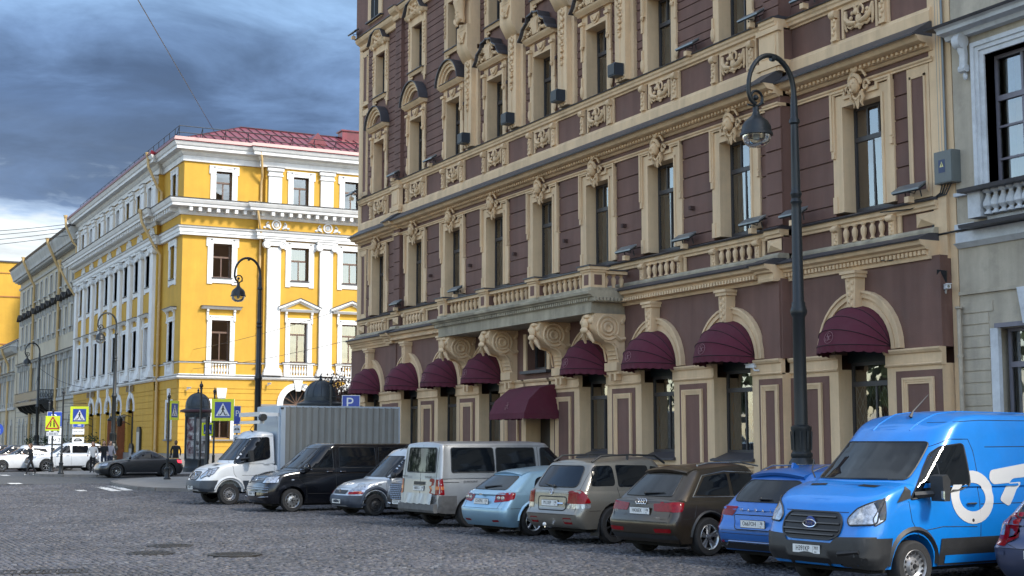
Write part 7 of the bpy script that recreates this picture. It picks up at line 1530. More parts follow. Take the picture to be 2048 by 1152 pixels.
for (x0, y0), (x1, y1) in zip(pth, pth[1:]):
    L_ = math.dist((x0, y0), (x1, y1)); n = int(L_ / .05)
    for i in range(n + 1): t = i / n; vs += [(x0 + (x1 - x0) * t, y0 + (y1 - y0) * t, 2.98), (x0 + (x1 - x0) * t, y0 + (y1 - y0) * t - .01, 2.80 - .03 * abs(sin(i * PI / 5)))]; m += 1
va.add(vs, [(2 * i, 2 * i + 2, 2 * i + 3, 2 * i + 1) for i in range(m - 1)], True); ob('valance', va, a)
lg = M().mat(AWL)
for st in ([(-.05, .16), (.02, .18), (.0, .02), (-.06, -.14)], [(-.1, .05), (.06, .07)], [(.1, .1), (.04, .05), (.06, -.08), (.12, -.06)], [(-.1, -.02), (-.08, -.12)]): lg.tube([(u - .1, -1.22 + w * .5 * .5 - .01, 3.2 + w * .8) for u, w in st], .007, 4)
ob('monogram', lg, a)
# ================================================================== street lamps
LGLASS = glassmat('lamp_globe_glass', (.75, .77, .76), 1.6, .02)
def lamp_parts():
    p = M().mat(BLACKM)
    p.lathe([(.42, 0), (.42, .12), (.36, .16), (.30, .5), (.28, .55), (.33, .6), (.33, .66), (.27, .70), (.235, .85), (.25, .9), (.25, .95), (.31, 1.10), (.33, 1.25), (.28, 1.45), (.22, 1.55), (.235, 1.58), (.235, 1.64), (.20, 1.68), (.205, 2.1), (.225, 2.16), (.225, 2.22), (.15, 2.26), (.145, 2.6), (.135, 4.6), (.17, 4.66), (.19, 4.74), (.17, 4.80), (.15, 4.86), (.15, 4.92), (.125, 4.96), (.11, 7.0), (.105, 7.1), (.135, 7.16), (.10, 7.24), (.13, 7.34), (.10, 7.42), (.10, 7.55), (.085, 8.9), (.12, 8.94), (.12, 9.0), (.085, 9.06), (.075, 9.5)], n=16)
    for i in range(8): t = 2 * PI * i / 8; p.ball((.31 * cos(t), .31 * sin(t), 1.2), (.05, .05, .13), 4, 6); p.tube([(.21 * cos(t), .21 * sin(t), 1.72), (.225 * cos(t), .225 * sin(t), 2.12)], .02, 4)
    a = M().mat(BLACKM); rad = .62; pts = [(0, 0, 9.45)] + [(-rad + rad * cos(t), 0, 9.62 + (rad + .16) * sin(t)) for t in [i * PI / 16 for i in range(17)]]
    pts += [(-1.24 + .0, 0, 9.5), (-1.18, 0, 9.34), (-1.06, 0, 9.25)]; a.tube(pts, [.075] + [.06] * 8 + [.055] * 6 + [.05] * 5, 8)
    a.tube([(-1.04 + .17 * cos(t) * (1 - t * .06), 0, 9.40 + .17 * sin(t) * (1 - t * .06)) for t in [-PI / 2 + i * .45 for i in range(15)]], .032, 6).ball((-1.05, 0, 9.40), .065, 6, 8)
    a.tube([(-1.27, 0, 9.22), (-1.06, 0, 9.2), (-.84, 0, 9.3)], .022, 5).lathe([(.07, 0), (.075, .04), (.06, .1)], (-.62, 0, 10.34), 8, 'x')
    h = M().mat(BLACKM).lathe([(.05, 0), (.075, -.04), (.065, -.10), (.10, -.20), (.18, -.27), (.26, -.34), (.31, -.43), (.33, -.53), (.33, -.58), (.36, -.60), (.36, -.65), (.32, -.66)], (-1.05, 0, 9.2), 20, caps=False)
    g = M().mat(LGLASS).lathe([(.315, -.65), (.31, -.72), (.265, -.82), (.17, -.89), (.001, -.92)], (-1.05, 0, 9.2), 20); w = M().mat(mat('white_reflector', (.6, .6, .58), .4)).lathe([(.30, -.64), (.12, -.58), (.001, -.58)], (-1.05, 0, 9.2), 16).lathe([(.06, -.58), (.07, -.74), (.001, -.76)], (-1.05, 0, 9.2), 10)
    return [('pole', p.mesh('pole', 35)), ('arm', a.mesh('arm', 60)), ('lamp_shade', h.mesh('lamp_shade', 60)), ('globe', g.mesh('globe', 60)), ('reflector', w.mesh('reflector'))]
LP = lamp_parts()
for x, y, z, lab in ((19.55, 24.3, .13, 'tall black swan-neck street lamp nearest the camera, behind the blue crossover'), (19.55, 64.2, .28, 'black swan-neck street lamp standing before the yellow facade'), (19.6, 97.4, .4, 'black swan-neck street lamp by the red-brown open door'), (19.6, 130.5, .4, 'farthest whole swan-neck street lamp, beside the iron balcony'), (19.6, 168, .4, 'swan-neck street lamp cut off at the left frame edge')):
    o = thing('street_lamp', lab, 'street lamp', (x, y, z), 0, 'black swan-neck street lamps')
    for nm, me in LP: ob(nm, me, o)
# ================================================================== signs on ball-topped posts
POST = M().mat(BLACKM).lathe([(.16, 0), (.16, .05), (.12, .1), (.10, .5), (.12, .55), (.075, .6), (.06, .95), (.08, 1.0), (.05, 1.05), (.045, 3.1), (.045, 4.0), (.07, 4.02), (.05, 4.06), (.085, 4.14), (.06, 4.22), (.02, 4.26), (.03, 4.30), (.005, 4.36)], n=10).mesh('post', 35)
SBLUE = mat('sign_blue', (.012, .055, .36), .35, var=.05); SYEL = mat('fluorescent_yellow', (.72, .82, .02), .4, var=.05); SWHT = mat('sign_white', (.74, .75, .76), .35, var=.05); SGRY = mat('sign_back', (.2, .2, .21), .5); SRED = mat('sign_red', (.5, .02, .03), .35, var=0)
def flat(m, poly, y, mm): mm.mat(m); k = len(mm.v); return mm.add([(x, y, z) for x, z in poly], [tuple(range(len(poly)))])
def circ(cx, cz, r, n=12): return [(cx + r * cos(2 * PI * i / n), cz + r * sin(2 * PI * i / n)) for i in range(n)]
def strip(mm, m, pts, w, y):
    for (a, b), (c, d) in zip(pts, pts[1:]):
        l = math.dist((a, b), (c, d)) or 1; nx, nz = -(d - b) / l * w / 2, (c - a) / l * w / 2; flat(m, [(a + nx, b + nz), (a - nx, b - nz), (c - nx, d - nz), (c + nx, d + nz)], y, mm)
def crossing_face(s=.9, back=True):
    m = M(); h = s / 2; m.mat(SYEL).box(-h, h, -.012, .012, -h, h).mat(SGRY).box(-h + .01, h - .01, .012, .02, -h + .01, h - .01)
    q = h * .72; flat(SBLUE, [(-q, -q), (q, -q), (q, q), (-q, q)], -.014, m); flat(SWHT, [(-q * .88, -q * .78), (q * .88, -q * .78), (0, q * .86)], -.016, m)
    k = q; flat(INK, circ(.02 * k, .42 * k, .10 * k), -.018, m); strip(m, INK, [(.02 * k, .32 * k), (.0, -.12 * k)], .20 * k, -.018); strip(m, INK, [(0, -.1 * k), (.18 * k, -.36 * k), (.22 * k, -.64 * k)], .11 * k, -.018); strip(m, INK, [(0, -.1 * k), (-.12 * k, -.38 * k), (-.30 * k, -.62 * k)], .11 * k, -.018)
    strip(m, INK, [(.04 * k, .24 * k), (.22 * k, .0)], .07 * k, -.018); strip(m, INK, [(0, .24 * k), (-.20 * k, .04 * k)], .07 * k, -.018)
    for x in (-.55, -.36, .36, .55): strip(m, INK, [(x * k, -.74 * k), (x * .85 * k, -.5 * k)], .09 * k, -.0175)
    return m
def signpost(label, X, Y, z, rot=0, h=1.0, cat='sign post', grp='signs on ball-topped black posts', yaw=0):
    t = thing('sign_post', label, cat, (X, Y, z), rot, grp); ob('post', POST, t, sc=(1, 1, h)); return t
def bracket(t, x0, x1, zs, y=-.04):
    m = M().mat(BLACKM)
    for z in zs: m.tube([(x0, y, z), (x1, y, z)], .015, 4)
    ob('bracket', m, t)
CF = crossing_face(.92).mesh('crossing_sign')
YAWC = R(-14.5)                                                   # signs face the traffic that comes up the street
t = signpost('black post with the big yellow-bordered pedestrian crossing sign, in front of the advertising column', 15.28, 58.2, .30, YAWC, .98); bracket(t, 0, 1.0, (2.55, 3.55)); ob('crossing_sign', CF, t, (.90, -.06, 3.06))
t2 = thing('thick_post', 'thick plain black pole under the big crossing sign', 'post', (15.15, 56.6, .28), 0); ob('pole', M().mat(BLACKM).lathe([(.12, 0), (.085, .1), (.085, 2.75)], n=10), t2)
t = signpost('black post with a crossing sign turned nearly edge-on, right of the graphite coupe', 15.05, 62.8, .38, R(50), .88); ob('crossing_sign', crossing_face(.86), t, (.42, -.06, 3.05)); bracket(t, 0, .4, (2.7, 3.4))
t = signpost('thin post with a small crossing sign seen far behind the big one', 18.2, 66.8, .38, YAWC, .98); ob('crossing_sign', crossing_face(.62), t, (-.30, -.06, 2.25), (0, 0, R(30)))
t = signpost('post with the crossing sign at the left, before the parking signs', 12.42, 74.4, .40, YAWC, 1.0); bracket(t, 0, 1.15, (2.75, 3.6)); ob('crossing_sign', crossing_face(.90), t, (.82, -.06, 2.98))
def parking_face(w, h, extra=True):
    m = M().mat(SWHT).box(-w / 2, w / 2, -.012, .012, -h / 2, h / 2).mat(SGRY).box(-w / 2 + .01, w / 2 - .01, .012, .02, -h / 2 + .01, h / 2 - .01); flat(SBLUE, [(-w / 2 + .02, -h / 2 + .02), (w / 2 - .02, -h / 2 + .02), (w / 2 - .02, h / 2 - .02), (-w / 2 + .02, h / 2 - .02)], -.014, m); return m
def wheelchair(t, x, z, s, y):
    m = M(); strip(m, SWHT, [(x + s * .5 * cos(a), z + s * .5 * sin(a)) for a in [R(120 + i * 24) for i in range(11)]], s * .12, y); strip(m, SWHT, [(x - .1 * s, z + .75 * s), (x - .05 * s, z + .1 * s), (x + .4 * s, z + .1 * s), (x + .6 * s, z - .4 * s), (x + .8 * s, z - .3 * s)], s * .14, y); flat(SWHT, circ(x - .1 * s, z + .95 * s, .15 * s, 8), y, m); ob('wheelchair_symbol', m, t)
t = signpost('post with the blue parking sign showing a wheelchair, behind the box truck', 17.55, 48.6, .16, YAWC, .97); bracket(t, -.0, .95, (2.9, 3.5)); p = ob('parking_sign', parking_face(.66, .68), t, (.72, -.06, 3.22)); text(p, 'P', .58, (-.05, -.018, .03), (PI / 2, 0, 0), SWHT, 'letter_p'); wheelchair(p, .16, -.20, .13, -.018)
t = signpost('post with a narrow parking sign and two plates by the yellow wall', 20.6, 71.2, .4, R(-14), .8); p = ob('parking_sign', parking_face(.36, .95), t, (0, -.06, 3.0)); text(p, 'P', .42, (0, -.018, .08), (PI / 2, 0, 0), SWHT, 'letter_p')
for i, z in enumerate((2.28, 1.8)): q = ob('plate', M().mat(SWHT).box(-.18, .18, -.01, .01, -.2, .2), t, (0, -.06, z)); m = M(); strip(m, INK, [(-.12, -.03), (-.06, .05), (.06, .05), (.12, -.03), (-.12, -.03)], .04, -.014); ob('pictogram', m, q)
t = signpost('post with the yellow square warning sign with a red triangle, nearest the left edge', 12.78, 79.6, .40, YAWC, .80); w = ob('warning_sign', M().mat(SYEL).box(-.38, .38, -.012, .012, -.42, .38), t, (0, -.06, 2.65)); m = M(); strip(m, SRED, [(-.34, -.30), (.34, -.30), (0, .32), (-.34, -.30)], .07, -.016); strip(m, INK, [(-.1, .0), (-.12, -.2)], .06, -.016); strip(m, INK, [(.06, .04), (.08, -.22)], .07, -.016); flat(INK, circ(-.09, .05, .035, 8), -.016, m); flat(INK, circ(.06, .1, .04, 8), -.016, m); ob('pictogram', m, w)
p = ob('plate', M().mat(SWHT).box(-.32, .32, -.01, .01, -.11, .11), t, (.0, -.06, 2.06)); text(p, '‹ 250 м ›', .15, (0, -.014, 0), (PI / 2, 0, 0), INK, 'plate_text')
t = signpost('post with a big blue parking sign and car plates at the left', 14.6, 92.5, .40, YAWC, .98); p = ob('parking_sign', parking_face(.9, .95), t, (.35, -.06, 3.05)); text(p, 'P', .8, (-.05, -.018, .02), (PI / 2, 0, 0), SWHT, 'letter_p'); bracket(t, 0, .9, (3.5,))
for z, tx in ((2.28, None), (1.75, '15м ↕')):
    q = ob('plate', M().mat(SWHT).box(-.38, .38, -.01, .01, -.24, .24), t, (.40, -.06, z))
    if tx: text(q, tx, .26, (0, -.014, 0), (PI / 2, 0, 0), INK, 'plate_text')
    else: m = M(); strip(m, INK, [(-.26, -.06), (-.15, .08), (.12, .08), (.26, -.04), (-.26, -.06)], .08, -.014); flat(INK, circ(-.14, -.09, .05, 8), -.016, m); flat(INK, circ(.14, -.09, .05, 8), -.016, m); ob('pictogram', m, q)
t = signpost('second blue parking sign with two plates, right of the left crossing sign', 16.2, 92.6, .40, YAWC, .90); p = ob('parking_sign', parking_face(.7, .9), t, (.25, -.06, 3.0)); text(p, 'P', .6, (-.05, -.018, .06), (PI / 2, 0, 0), SWHT, 'letter_p'); text(p, '480', .16, (.05, -.018, -.32), (PI / 2, 0, 0), SWHT, 'zone_number')
for z, tx in ((2.28, '8:00–20:00'), (1.75, None)):
    q = ob('plate', M().mat(SWHT).box(-.36, .36, -.01, .01, -.18, .18), t, (.25, -.06, z))
    if tx: text(q, tx, .13, (0, -.014, 0), (PI / 2, 0, 0), INK, 'plate_text')
    else: m = M(); strip(m, INK, [(-.24, -.06), (-.14, .06), (.1, .06), (.24, -.04), (-.24, -.06)], .07, -.014); ob('pictogram', m, q)
t = signpost('post with the round blue left-turn arrow sign at the left edge', 12.2, 103, .28, R(-9), .8); p = ob('arrow_sign', M().mat(SBLUE).lathe([(.001, -.012), (.45, -.012), (.45, .012)], n=24, ax='y'), t, (.6, -.08, 2.6)); m = M(); strip(m, SWHT, [(.16, -.28), (.16, .06), (.06, .10), (-.22, .10)], .11, -.016); flat(SWHT, [(-.34, .10), (-.16, .24), (-.16, -.04)], -.016, m); ob('arrow', m, p); bracket(t, 0, .6, (2.6,))
t = signpost('post with a red no-entry sign cut by the left frame edge', 11.5, 112, .28, R(-8), .72); p = ob('no_entry_sign', M().mat(SRED).lathe([(.001, -.012), (.42, -.012), (.42, .012)], n=24, ax='y').mat(SWHT).box(-.28, .28, -.018, -.013, -.07, .07), t, (.0, -.08, 2.6))
# ================================================================== advertising columns
SLATEM = mat('slate_blue_metal', (.035, .045, .055), .45, .3, var=.12, vs=2); POSTER = {}
def poster_mat(name, seed, dark):
    m = mat(name, (.3, .3, .3), .5, var=0); nt = m.node_tree; N = nt.nodes; L = nt.links; p = N['Principled BSDF']; geo = N.new('ShaderNodeNewGeometry')
    n = N.new('ShaderNodeTexNoise'); n.inputs['Scale'].default_value = 2.4; n.inputs['Detail'].default_value = 5; mp = N.new('ShaderNodeMapping'); mp.inputs['Location'].default_value = (seed, 0, seed); L.new(geo.outputs['Position'], mp.inputs[0]); L.new(mp.outputs[0], n.inputs['Vector'])
    r = N.new('ShaderNodeValToRGB'); L.new(n.outputs[0], r.inputs[0]); e = r.color_ramp.elements; e[0].position = .42; e[0].color = (*dark, 1); e[1].position = .62; e[1].color = (.36, .36, .35, 1); L.new(r.outputs[0], p.inputs['Base Color']); return m
PM1 = poster_mat('grey_poster_print', 3.0, (.03, .02, .025)); PM2 = poster_mat('maroon_poster_print', 7.0, (.07, .012, .025)); PM3 = poster_mat('pale_poster_print', 1.0, (.22, .2, .19))
CANOP = mat('maroon_canopy_rim', (.06, .02, .028), .5, var=.1)
def ad_column(label, X, Y, z, top, rim, txt):
    t = thing('advertising_column', label, 'advertising column', (X, Y, z), R(-17), 'round advertising columns with domed roofs')
    ob('base', M().mat(SLATEM).lathe([(.72, 0), (.72, .25), (.66, .3), (.64, .6), (.67, .66), (.67, .72)], n=24), t)
    b = ob('poster_drum', M().mat(PM1).lathe([(.62, .72), (.62, 3.0)], n=32), t)
    for i in range(6):
        a = 2 * PI * i / 6 - .15; ob('frame_post', M().mat(SLATEM).box(-.05, .05, -.70, -.60, .7, 3.05), t, (0, 0, 0), (0, 0, a))
    for a0, z0, h, w, mm in ((-.32, 2.35, 1.1, .40, PM2), (.22, 2.3, 1.2, .42, PM3), (-.32, 1.3, .9, .4, PM2), (.22, 1.25, .8, .42, PM1), (-.3, .88, .25, .44, PM3), (.22, .88, .25, .44, PM3)):
        q = M().mat(mm); vs = []
        for i in range(9): a = -PI / 2 + a0 * 1.6 + (i / 8 - .5) * w / .63 * 1.5; vs += [(.632 * cos(a), .632 * sin(a), z0 - h / 2), (.632 * cos(a), .632 * sin(a), z0 + h / 2)]
        ob('poster', q.add(vs, [(2 * i, 2 * i + 2, 2 * i + 3, 2 * i + 1) for i in range(8)], True), b)
    for i, s in enumerate(txt): text(b, s, .12 if i % 2 else .16, (.28 if i % 2 else -.15, -.66, 2.7 - .32 * i), (PI / 2, 0, .25 if i % 2 else -.2), SWHT, 'poster_text')
    ob('canopy', M().mat(SLATEM).lathe([(.66, 3.0), (.70, 3.05), (.70, 3.24)], n=32).mat(rim).lathe([(.70, 3.24), (.96, 3.28), (.97, 3.36), (.90, 3.40)], n=32).mat(SLATEM).lathe([(.90, 3.40), (.72, 3.44), (.68, 3.48), (.68, 3.62), (.66, 3.64)], n=32), t)
    d = M().mat(SLATEM).lathe([(.66, 3.62)] + [(.66 * cos(R(a)), 3.64 + .68 * sin(R(a))) for a in range(0, 88, 8)] + [(.04, 4.32), (.08, 4.36), (.03, 4.42), (.07, 4.48), (.02, 4.54), (.002, 4.62)], n=32)
    for i in range(12): a = 2 * PI * i / 12; d.tube([(.665 * cos(R(k)) * cos(a), .665 * cos(R(k)) * sin(a), 3.64 + .685 * sin(R(k))) for k in range(0, 88, 12)], .014, 4)
    ob('dome', d, t); return t
ad_column('advertising column with grey and maroon theatre posters at the yellow corner', 19.95, 76.6, .38, 0, CANOP, ('12', 'ОПЕРА', 'ТЕАТР', 'БАЛЕТ', 'СЕЗОН', 'КОНЦЕРТ'))
ad_column('advertising column whose slate dome shows above the box truck', 19.4, 55.0, .22, 0, SLATEM, ('', '•  Театр'))
# ================================================================== copper-leaved tree by the far corner
LEAF = mat('copper_leaves', (.075, .034, .022), .6, var=.4, vs=3); BARK = mat('dark_bark', (.06, .045, .035), .9, var=.2, bump=.5)
def tree(X, Y, z, label):
    t = thing('tree', label, 'tree', (X, Y, z), 0); tr = M().mat(BARK).tube([(0, 0, 0), (.05, 0, 1.2), (0, .1, 2.4), (.1, .1, 3.6)], [.14, .11, .09, .05], 8); rn = random.Random(4); cl = []
    for i in range(26):
        a = rn.uniform(0, 6.28); h = rn.uniform(2.0, 4.6); r = rn.uniform(.4, 1.5); p = (r * cos(a), r * sin(a), h + .5); tr.tube([(.03, .05, h * .7), (p[0] * .5, p[1] * .5, h), p], [.05, .03, .012], 5); cl += [p, (p[0] * .6, p[1] * .6, h + .2)]
    ob('trunk', tr, t); lv = M().mat(LEAF)
    for p in cl:
        for k in range(46):
            c = Vector(p) + Vector((rn.gauss(0, .30), rn.gauss(0, .30), rn.gauss(0, .28))); e = Euler((rn.uniform(0, 6), rn.uniform(0, 6), rn.uniform(0, 6))); s = rn.uniform(.05, .10)
            q = [Vector(v) for v in ((-s, 0, 0), (0, -s * .5, .01), (s, 0, 0), (0, s * .5, .01))]
            for v in q: v.rotate(e)
            lv.add([tuple(c + v) for v in q], [(0, 1, 2, 3)])
    ob('crown', lv, t)
tree(23.7, 64.2, .13, 'small copper-leaved tree at the far corner of the brown building')
# the tree belt on the far side of the square, which the panes mirror
def treeline():
    m = M().mat(BARK); rn = random.Random(11); lv = M().mat(mat('dark_green_leaves', (.035, .058, .022), .7, var=.4, vs=.6))
    for k in range(24):
        X, Y, H_ = -34 + rn.uniform(-4, 4), 22 + k * 7.4 + rn.uniform(-2, 2), rn.uniform(13, 21); m.tube([(X, Y, 0), (X + .2, Y, H_ * .5), (X, Y + .3, H_ * .85)], [.35, .25, .08], 6)
        for i in range(240):
            a, u = rn.uniform(0, 6.28), rn.random(); z = H_ * (.28 + .72 * u); r = rn.uniform(.4, 1) * (3.9 * (1 - (2 * u - .9) ** 2) + .6); c = Vector((X + r * cos(a), Y + r * sin(a), z)); s = rn.uniform(.35, .75); e = Euler((rn.uniform(0, 6), rn.uniform(0, 6), 0))
            q = [Vector(v) * s for v in ((-1, 0, 0), (0, -.7, .1), (1, 0, 0), (0, .7, .1))]
            for v in q: v.rotate(e)
            lv.add([tuple(c + v) for v in q], [(0, 1, 2, 3)])
    m.mat(lv.mats[0]); m.add(lv.v, lv.f); ob('treeline', m, kind='stuff')
treeline()
# flower baskets by the beige building, far left
fl = mat('dark_green_foliage', (.03, .05, .02), .8, var=.4, vs=5)
for i, (x, y) in enumerate(((21.0, 112), (21.2, 119), (21.2, 127), (21.3, 136), (21.3, 146))):
    b = M().mat(BLACKM).tube([(0, 0, 0), (0, 0, 1.6)], .03, 5); rn = random.Random(i)
    t = thing('flower_stand', ('nearest', 'second', 'middle', 'fourth', 'farthest')[i] + ' of the dark flower baskets standing along the beige facade', 'flower stand', (x, y, .4), 0, 'flower stands along the far facade'); ob('stand', b, t); lv = M().mat(fl)
    for k in range(120):
        c = Vector((rn.gauss(0, .28), rn.gauss(0, .28), 1.75 + rn.gauss(0, .22))); e = Euler((rn.uniform(0, 6), rn.uniform(0, 6), 0)); q = [Vector(v) * .09 for v in ((-1, 0, 0), (0, -.6, 0), (1, 0, 0), (0, .6, 0))]
        for v in q: v.rotate(e)
        lv.add([tuple(c + v) for v in q], [(0, 1, 2, 3)])
    ob('foliage', lv, t)
# ================================================================== overhead wires
def wire(label, pts, r=.012, sag=.3):
    m = M().mat(BLACKM)
    for a, b in zip(pts, pts[1:]): a, b = Vector(a), Vector(b); m.tube([tuple(a.lerp(b, i / 14) - Vector((0, 0, sag * 4 * (i / 14) * (1 - i / 14)))) for i in range(15)], r, 4)
    o = ob('wire', m, label=label, category='wire'); o['group'] = 'overhead wires'; return o
wire('thin wire slanting from the top of the frame down to the red roof', [(10.4, 50, 18.04), (26.2, 98, 24.32)], .02, .0)
for z0, z1, l in ((22.1, 22.1, 'topmost'), (21.7, 21.8, 'second'), (21.2, 21.45, 'third'), (20.7, 21.1, 'lowest')): wire(l + ' of the wires crossing the pale sky at the left edge', [(14.5, 142, z0 - .1), (23, 131.4, z1)], .026, .12)
wire('upper wire slanting up across the yellow facade to the brown corner', [(23.9, 93.35, 8.2), (24.5, 60.4, 8.9)], .012, .25)
wire('lower wire slanting up across the yellow facade to the brown corner', [(23.9, 93.35, 6.9), (24.5, 60.4, 7.2)], .012, .25)
wire('wire slung from the far lamp to the beige facade', [(22.9, 155, 8.2), (19.6, 130.5, 8.6), (22.9, 122, 6.6)], .022, .5)
# ================================================================== floodlights, cameras, cabinet, cables
FLG = mat('galvanised_grey', (.20, .22, .23), .4, .5, var=.15)
fm = M().mat(FLG).prism([(-.14, -.05), (.14, .05), (.15, .09), (-.13, -.01)], 'x', -.45, .45).mat(PLAS).prism([(-.12, -.09), (.14, .0), (.14, .05), (-.14, -.05)], 'x', -.42, .42).tube([(-.25, .1, -.08), (-.25, .1, -.25)], .02, 4).tube([(.25, .1, -.08), (.25, .1, -.25)], .02, 4).tube([(-.2, .05, -.05), (0, .15, -.14), (.2, .05, -.05)], .012, 4).mesh('floodlight')
def flood(s, o, z, label, rx=.25): t = thing('floodlight', label, 'floodlight', (23 - o, 42.32 - s, z), R(-90), 'linear floodlights on the cornices'); ob('lamp_body', fm, t, (0, 0, .22), (rx, 0, 0)); ob('foot', M().mat(CREAM).ob(-.07, .07, -.1, .08, -.12, .02), t)
for s, o, z, l in ((17.9, .05, 7.68, 'floodlight on the first-floor ledge at the right end of the brown building'), (13.9, .25, 7.68, 'floodlight on the first-floor ledge just right of the lamp post'), (12.3, .35, 7.68, 'floodlight on the first-floor ledge just left of the lamp post'), (9.0, .3, 7.68, 'floodlight on the first-floor ledge between the two right bays'), (5.9, .35, 7.7, 'floodlight above the right end of the stone balcony'),
                   (14.4, .15, 13.3, 'upper-ledge floodlight just right of the lamp arm'), (12.4, .35, 13.3, 'upper-ledge floodlight above the lamp globe'), (9.3, .3, 13.3, 'upper-ledge floodlight left of the lamp arm'), (-12.9, .4, 13.3, 'upper-ledge floodlight at the left pilaster strip'), (-9.2, .3, 13.3, 'upper-ledge floodlight between the left arched windows'), (-12.6, .35, 7.68, 'first-floor ledge floodlight at the left pilaster strip'), (-6.6, .35, 7.68, 'first-floor ledge floodlight left of the balcony'), (-18.2, .3, 13.3, 'upper-ledge floodlight at the far left corner'), (-18.2, .3, 20.98, 'highest floodlight at the far left corner')): flood(s, o, z, l)
sm_ = M().mat(mat('dark_blue_housing', (.02, .03, .045), .4)).box(-.22, .22, -.2, .16, 0, .40).mat(PLAS).tube([(-.1, .1, -.08), (-.1, .35, -.02)], .02, 4).box(-.2, .2, -.23, -.2, .03, .37).tube([(.1, .1, -.08), (.1, .4, .1)], .02, 4).mesh('spotlight')
for q, l in ((-1.5, 'leftmost of the square dark spotlights at the pilaster feet'), (-.5, 'second square dark spotlight from the left at the pilaster feet'), (.5, 'third square dark spotlight from the left at the pilaster feet'), (1.5, 'rightmost of the square dark spotlights at the pilaster feet')):
    t = thing('spotlight', l, 'spotlight', (23 - .42, 42.32 - q * SP, 13.42), R(-90), 'square spotlights at the pilaster feet'); ob('housing', sm_, t)
t = thing('junction_box', 'grey-green electrical cabinet with a warning triangle on the pale house', 'electrical cabinet', (23.35, 23.3, 0), R(-90))
CABG = mat('grey_green_enamel', (.13, .145, .14), .45, var=.12, vs=3, dirt=.15); ob('cabinet', M().mat(CABG).ob(-.42, .14, .0, .26, 7.88, 8.62).ob(-.40, .12, .26, .275, 7.9, 8.6), t); m = M().mat(mat('dull_blue_label', (.03, .05, .12), .5)).ob(-.27, -.07, .275, .279, 8.12, 8.42); ob('label', m, t); m = M(); flat(mat('warning_yellow', (.75, .68, .3), .5, var=0), [(-.23, 8.25), (-.11, 8.25), (-.17, 8.38)], -.282, m); strip(m, INK, [(-.17, 8.35), (-.18, 8.31), (-.16, 8.31), (-.17, 8.265)], .015, -.284); ob('warning_triangle', m, t)
cb = M().mat(PLAS)
for i, r in enumerate((.016, .02, .014, .018)): cb.tube([(-.35 + i * .1, -.1, 7.9), (-.4 + i * .06, -.12, 7.7 - i * .02), (-.62 + i * .03, -.1, 7.62), (-.70, -.06, 7.5), (-.66 - i * .02, -.08, 7.0), (-.70, -.08, 6.6 + i * .05)], r, 5)
cb.tube([(-.7, -.1, 7.55), (-1.3, -.2, 7.45), (-2.2, -.3, 7.5)], .015, 4).tube([(-.72, -.08, 6.75), (.6, -.14, 6.76), (3, -.14, 6.77)], .025, 5).tube([(-.72, -.1, 6.7), (-.75, -.1, 6.3), (-.95, -.12, 6.2), (-2, -.5, 6.3)], .018, 4)
o = ob('cables', cb, None, (23.35, 23.3, 0), R(-90), label='black cables trailing from the electrical cabinet along the wall joint', category='cables')
cd = M().mat(FLG)
for i in range(3): cd.tube([(-.42 + i * .09, -.06, 22), (-.42 + i * .09, -.06, 8.6)], .032, 6)
ob('conduit_pipes', cd, None, (23.35, 23.3, 0), R(-90), label='bundle of grey conduit pipes running down to the electrical cabinet', category='pipes')
CAMW = mat('camera_white', (.65, .66, .67), .35, var=.03)
cmsh = M().mat(CAMW).box(-.05, .05, -.34, -.04, -.045, .05).box(-.06, .06, -.38, -.02, .05, .065).mat(GLOSS).lathe([(.035, 0), (.001, -.005)], (0, -.345, 0), 10, 'y').mat(CAMW).tube([(0, -.12, -.04), (0, -.06, -.12), (0, .1, -.12)], .025, 6).mesh('camera')
def camera_(loc, rz, label): t = thing('security_camera', label, 'security camera', loc, rz, 'security cameras'); ob('housing', cmsh, t)
camera_((22.66, 42.32 - 12.35, 4.02), R(-170), 'white security camera on the impost left of the tall lamp post'); camera_((23.2, 23.3 + .33, 5.5), R(-30), 'white security camera on the joint of the pale house'); camera_((28.95, 92.9, 5.98), R(20), 'white security camera under the string course right of the downpipe'); camera_((23.5, 93.25, 5.6), R(30), 'white security camera at the yellow corner'); camera_((31.5, 92.9, 5.95), R(20), 'small white security camera over the arched window')
t = thing('small_floodlight', 'small tilted black floodlight above the camera on the pale house', 'floodlight', (23.1, 23.6, 5.78), R(-60)); ob('housing', M().mat(PLAS).prism([(-.03, -.14), (.03, -.16), (.03, .12), (-.03, .14)], 'x', -.11, .11), t, (0, 0, 0), (.5, .2, 0))
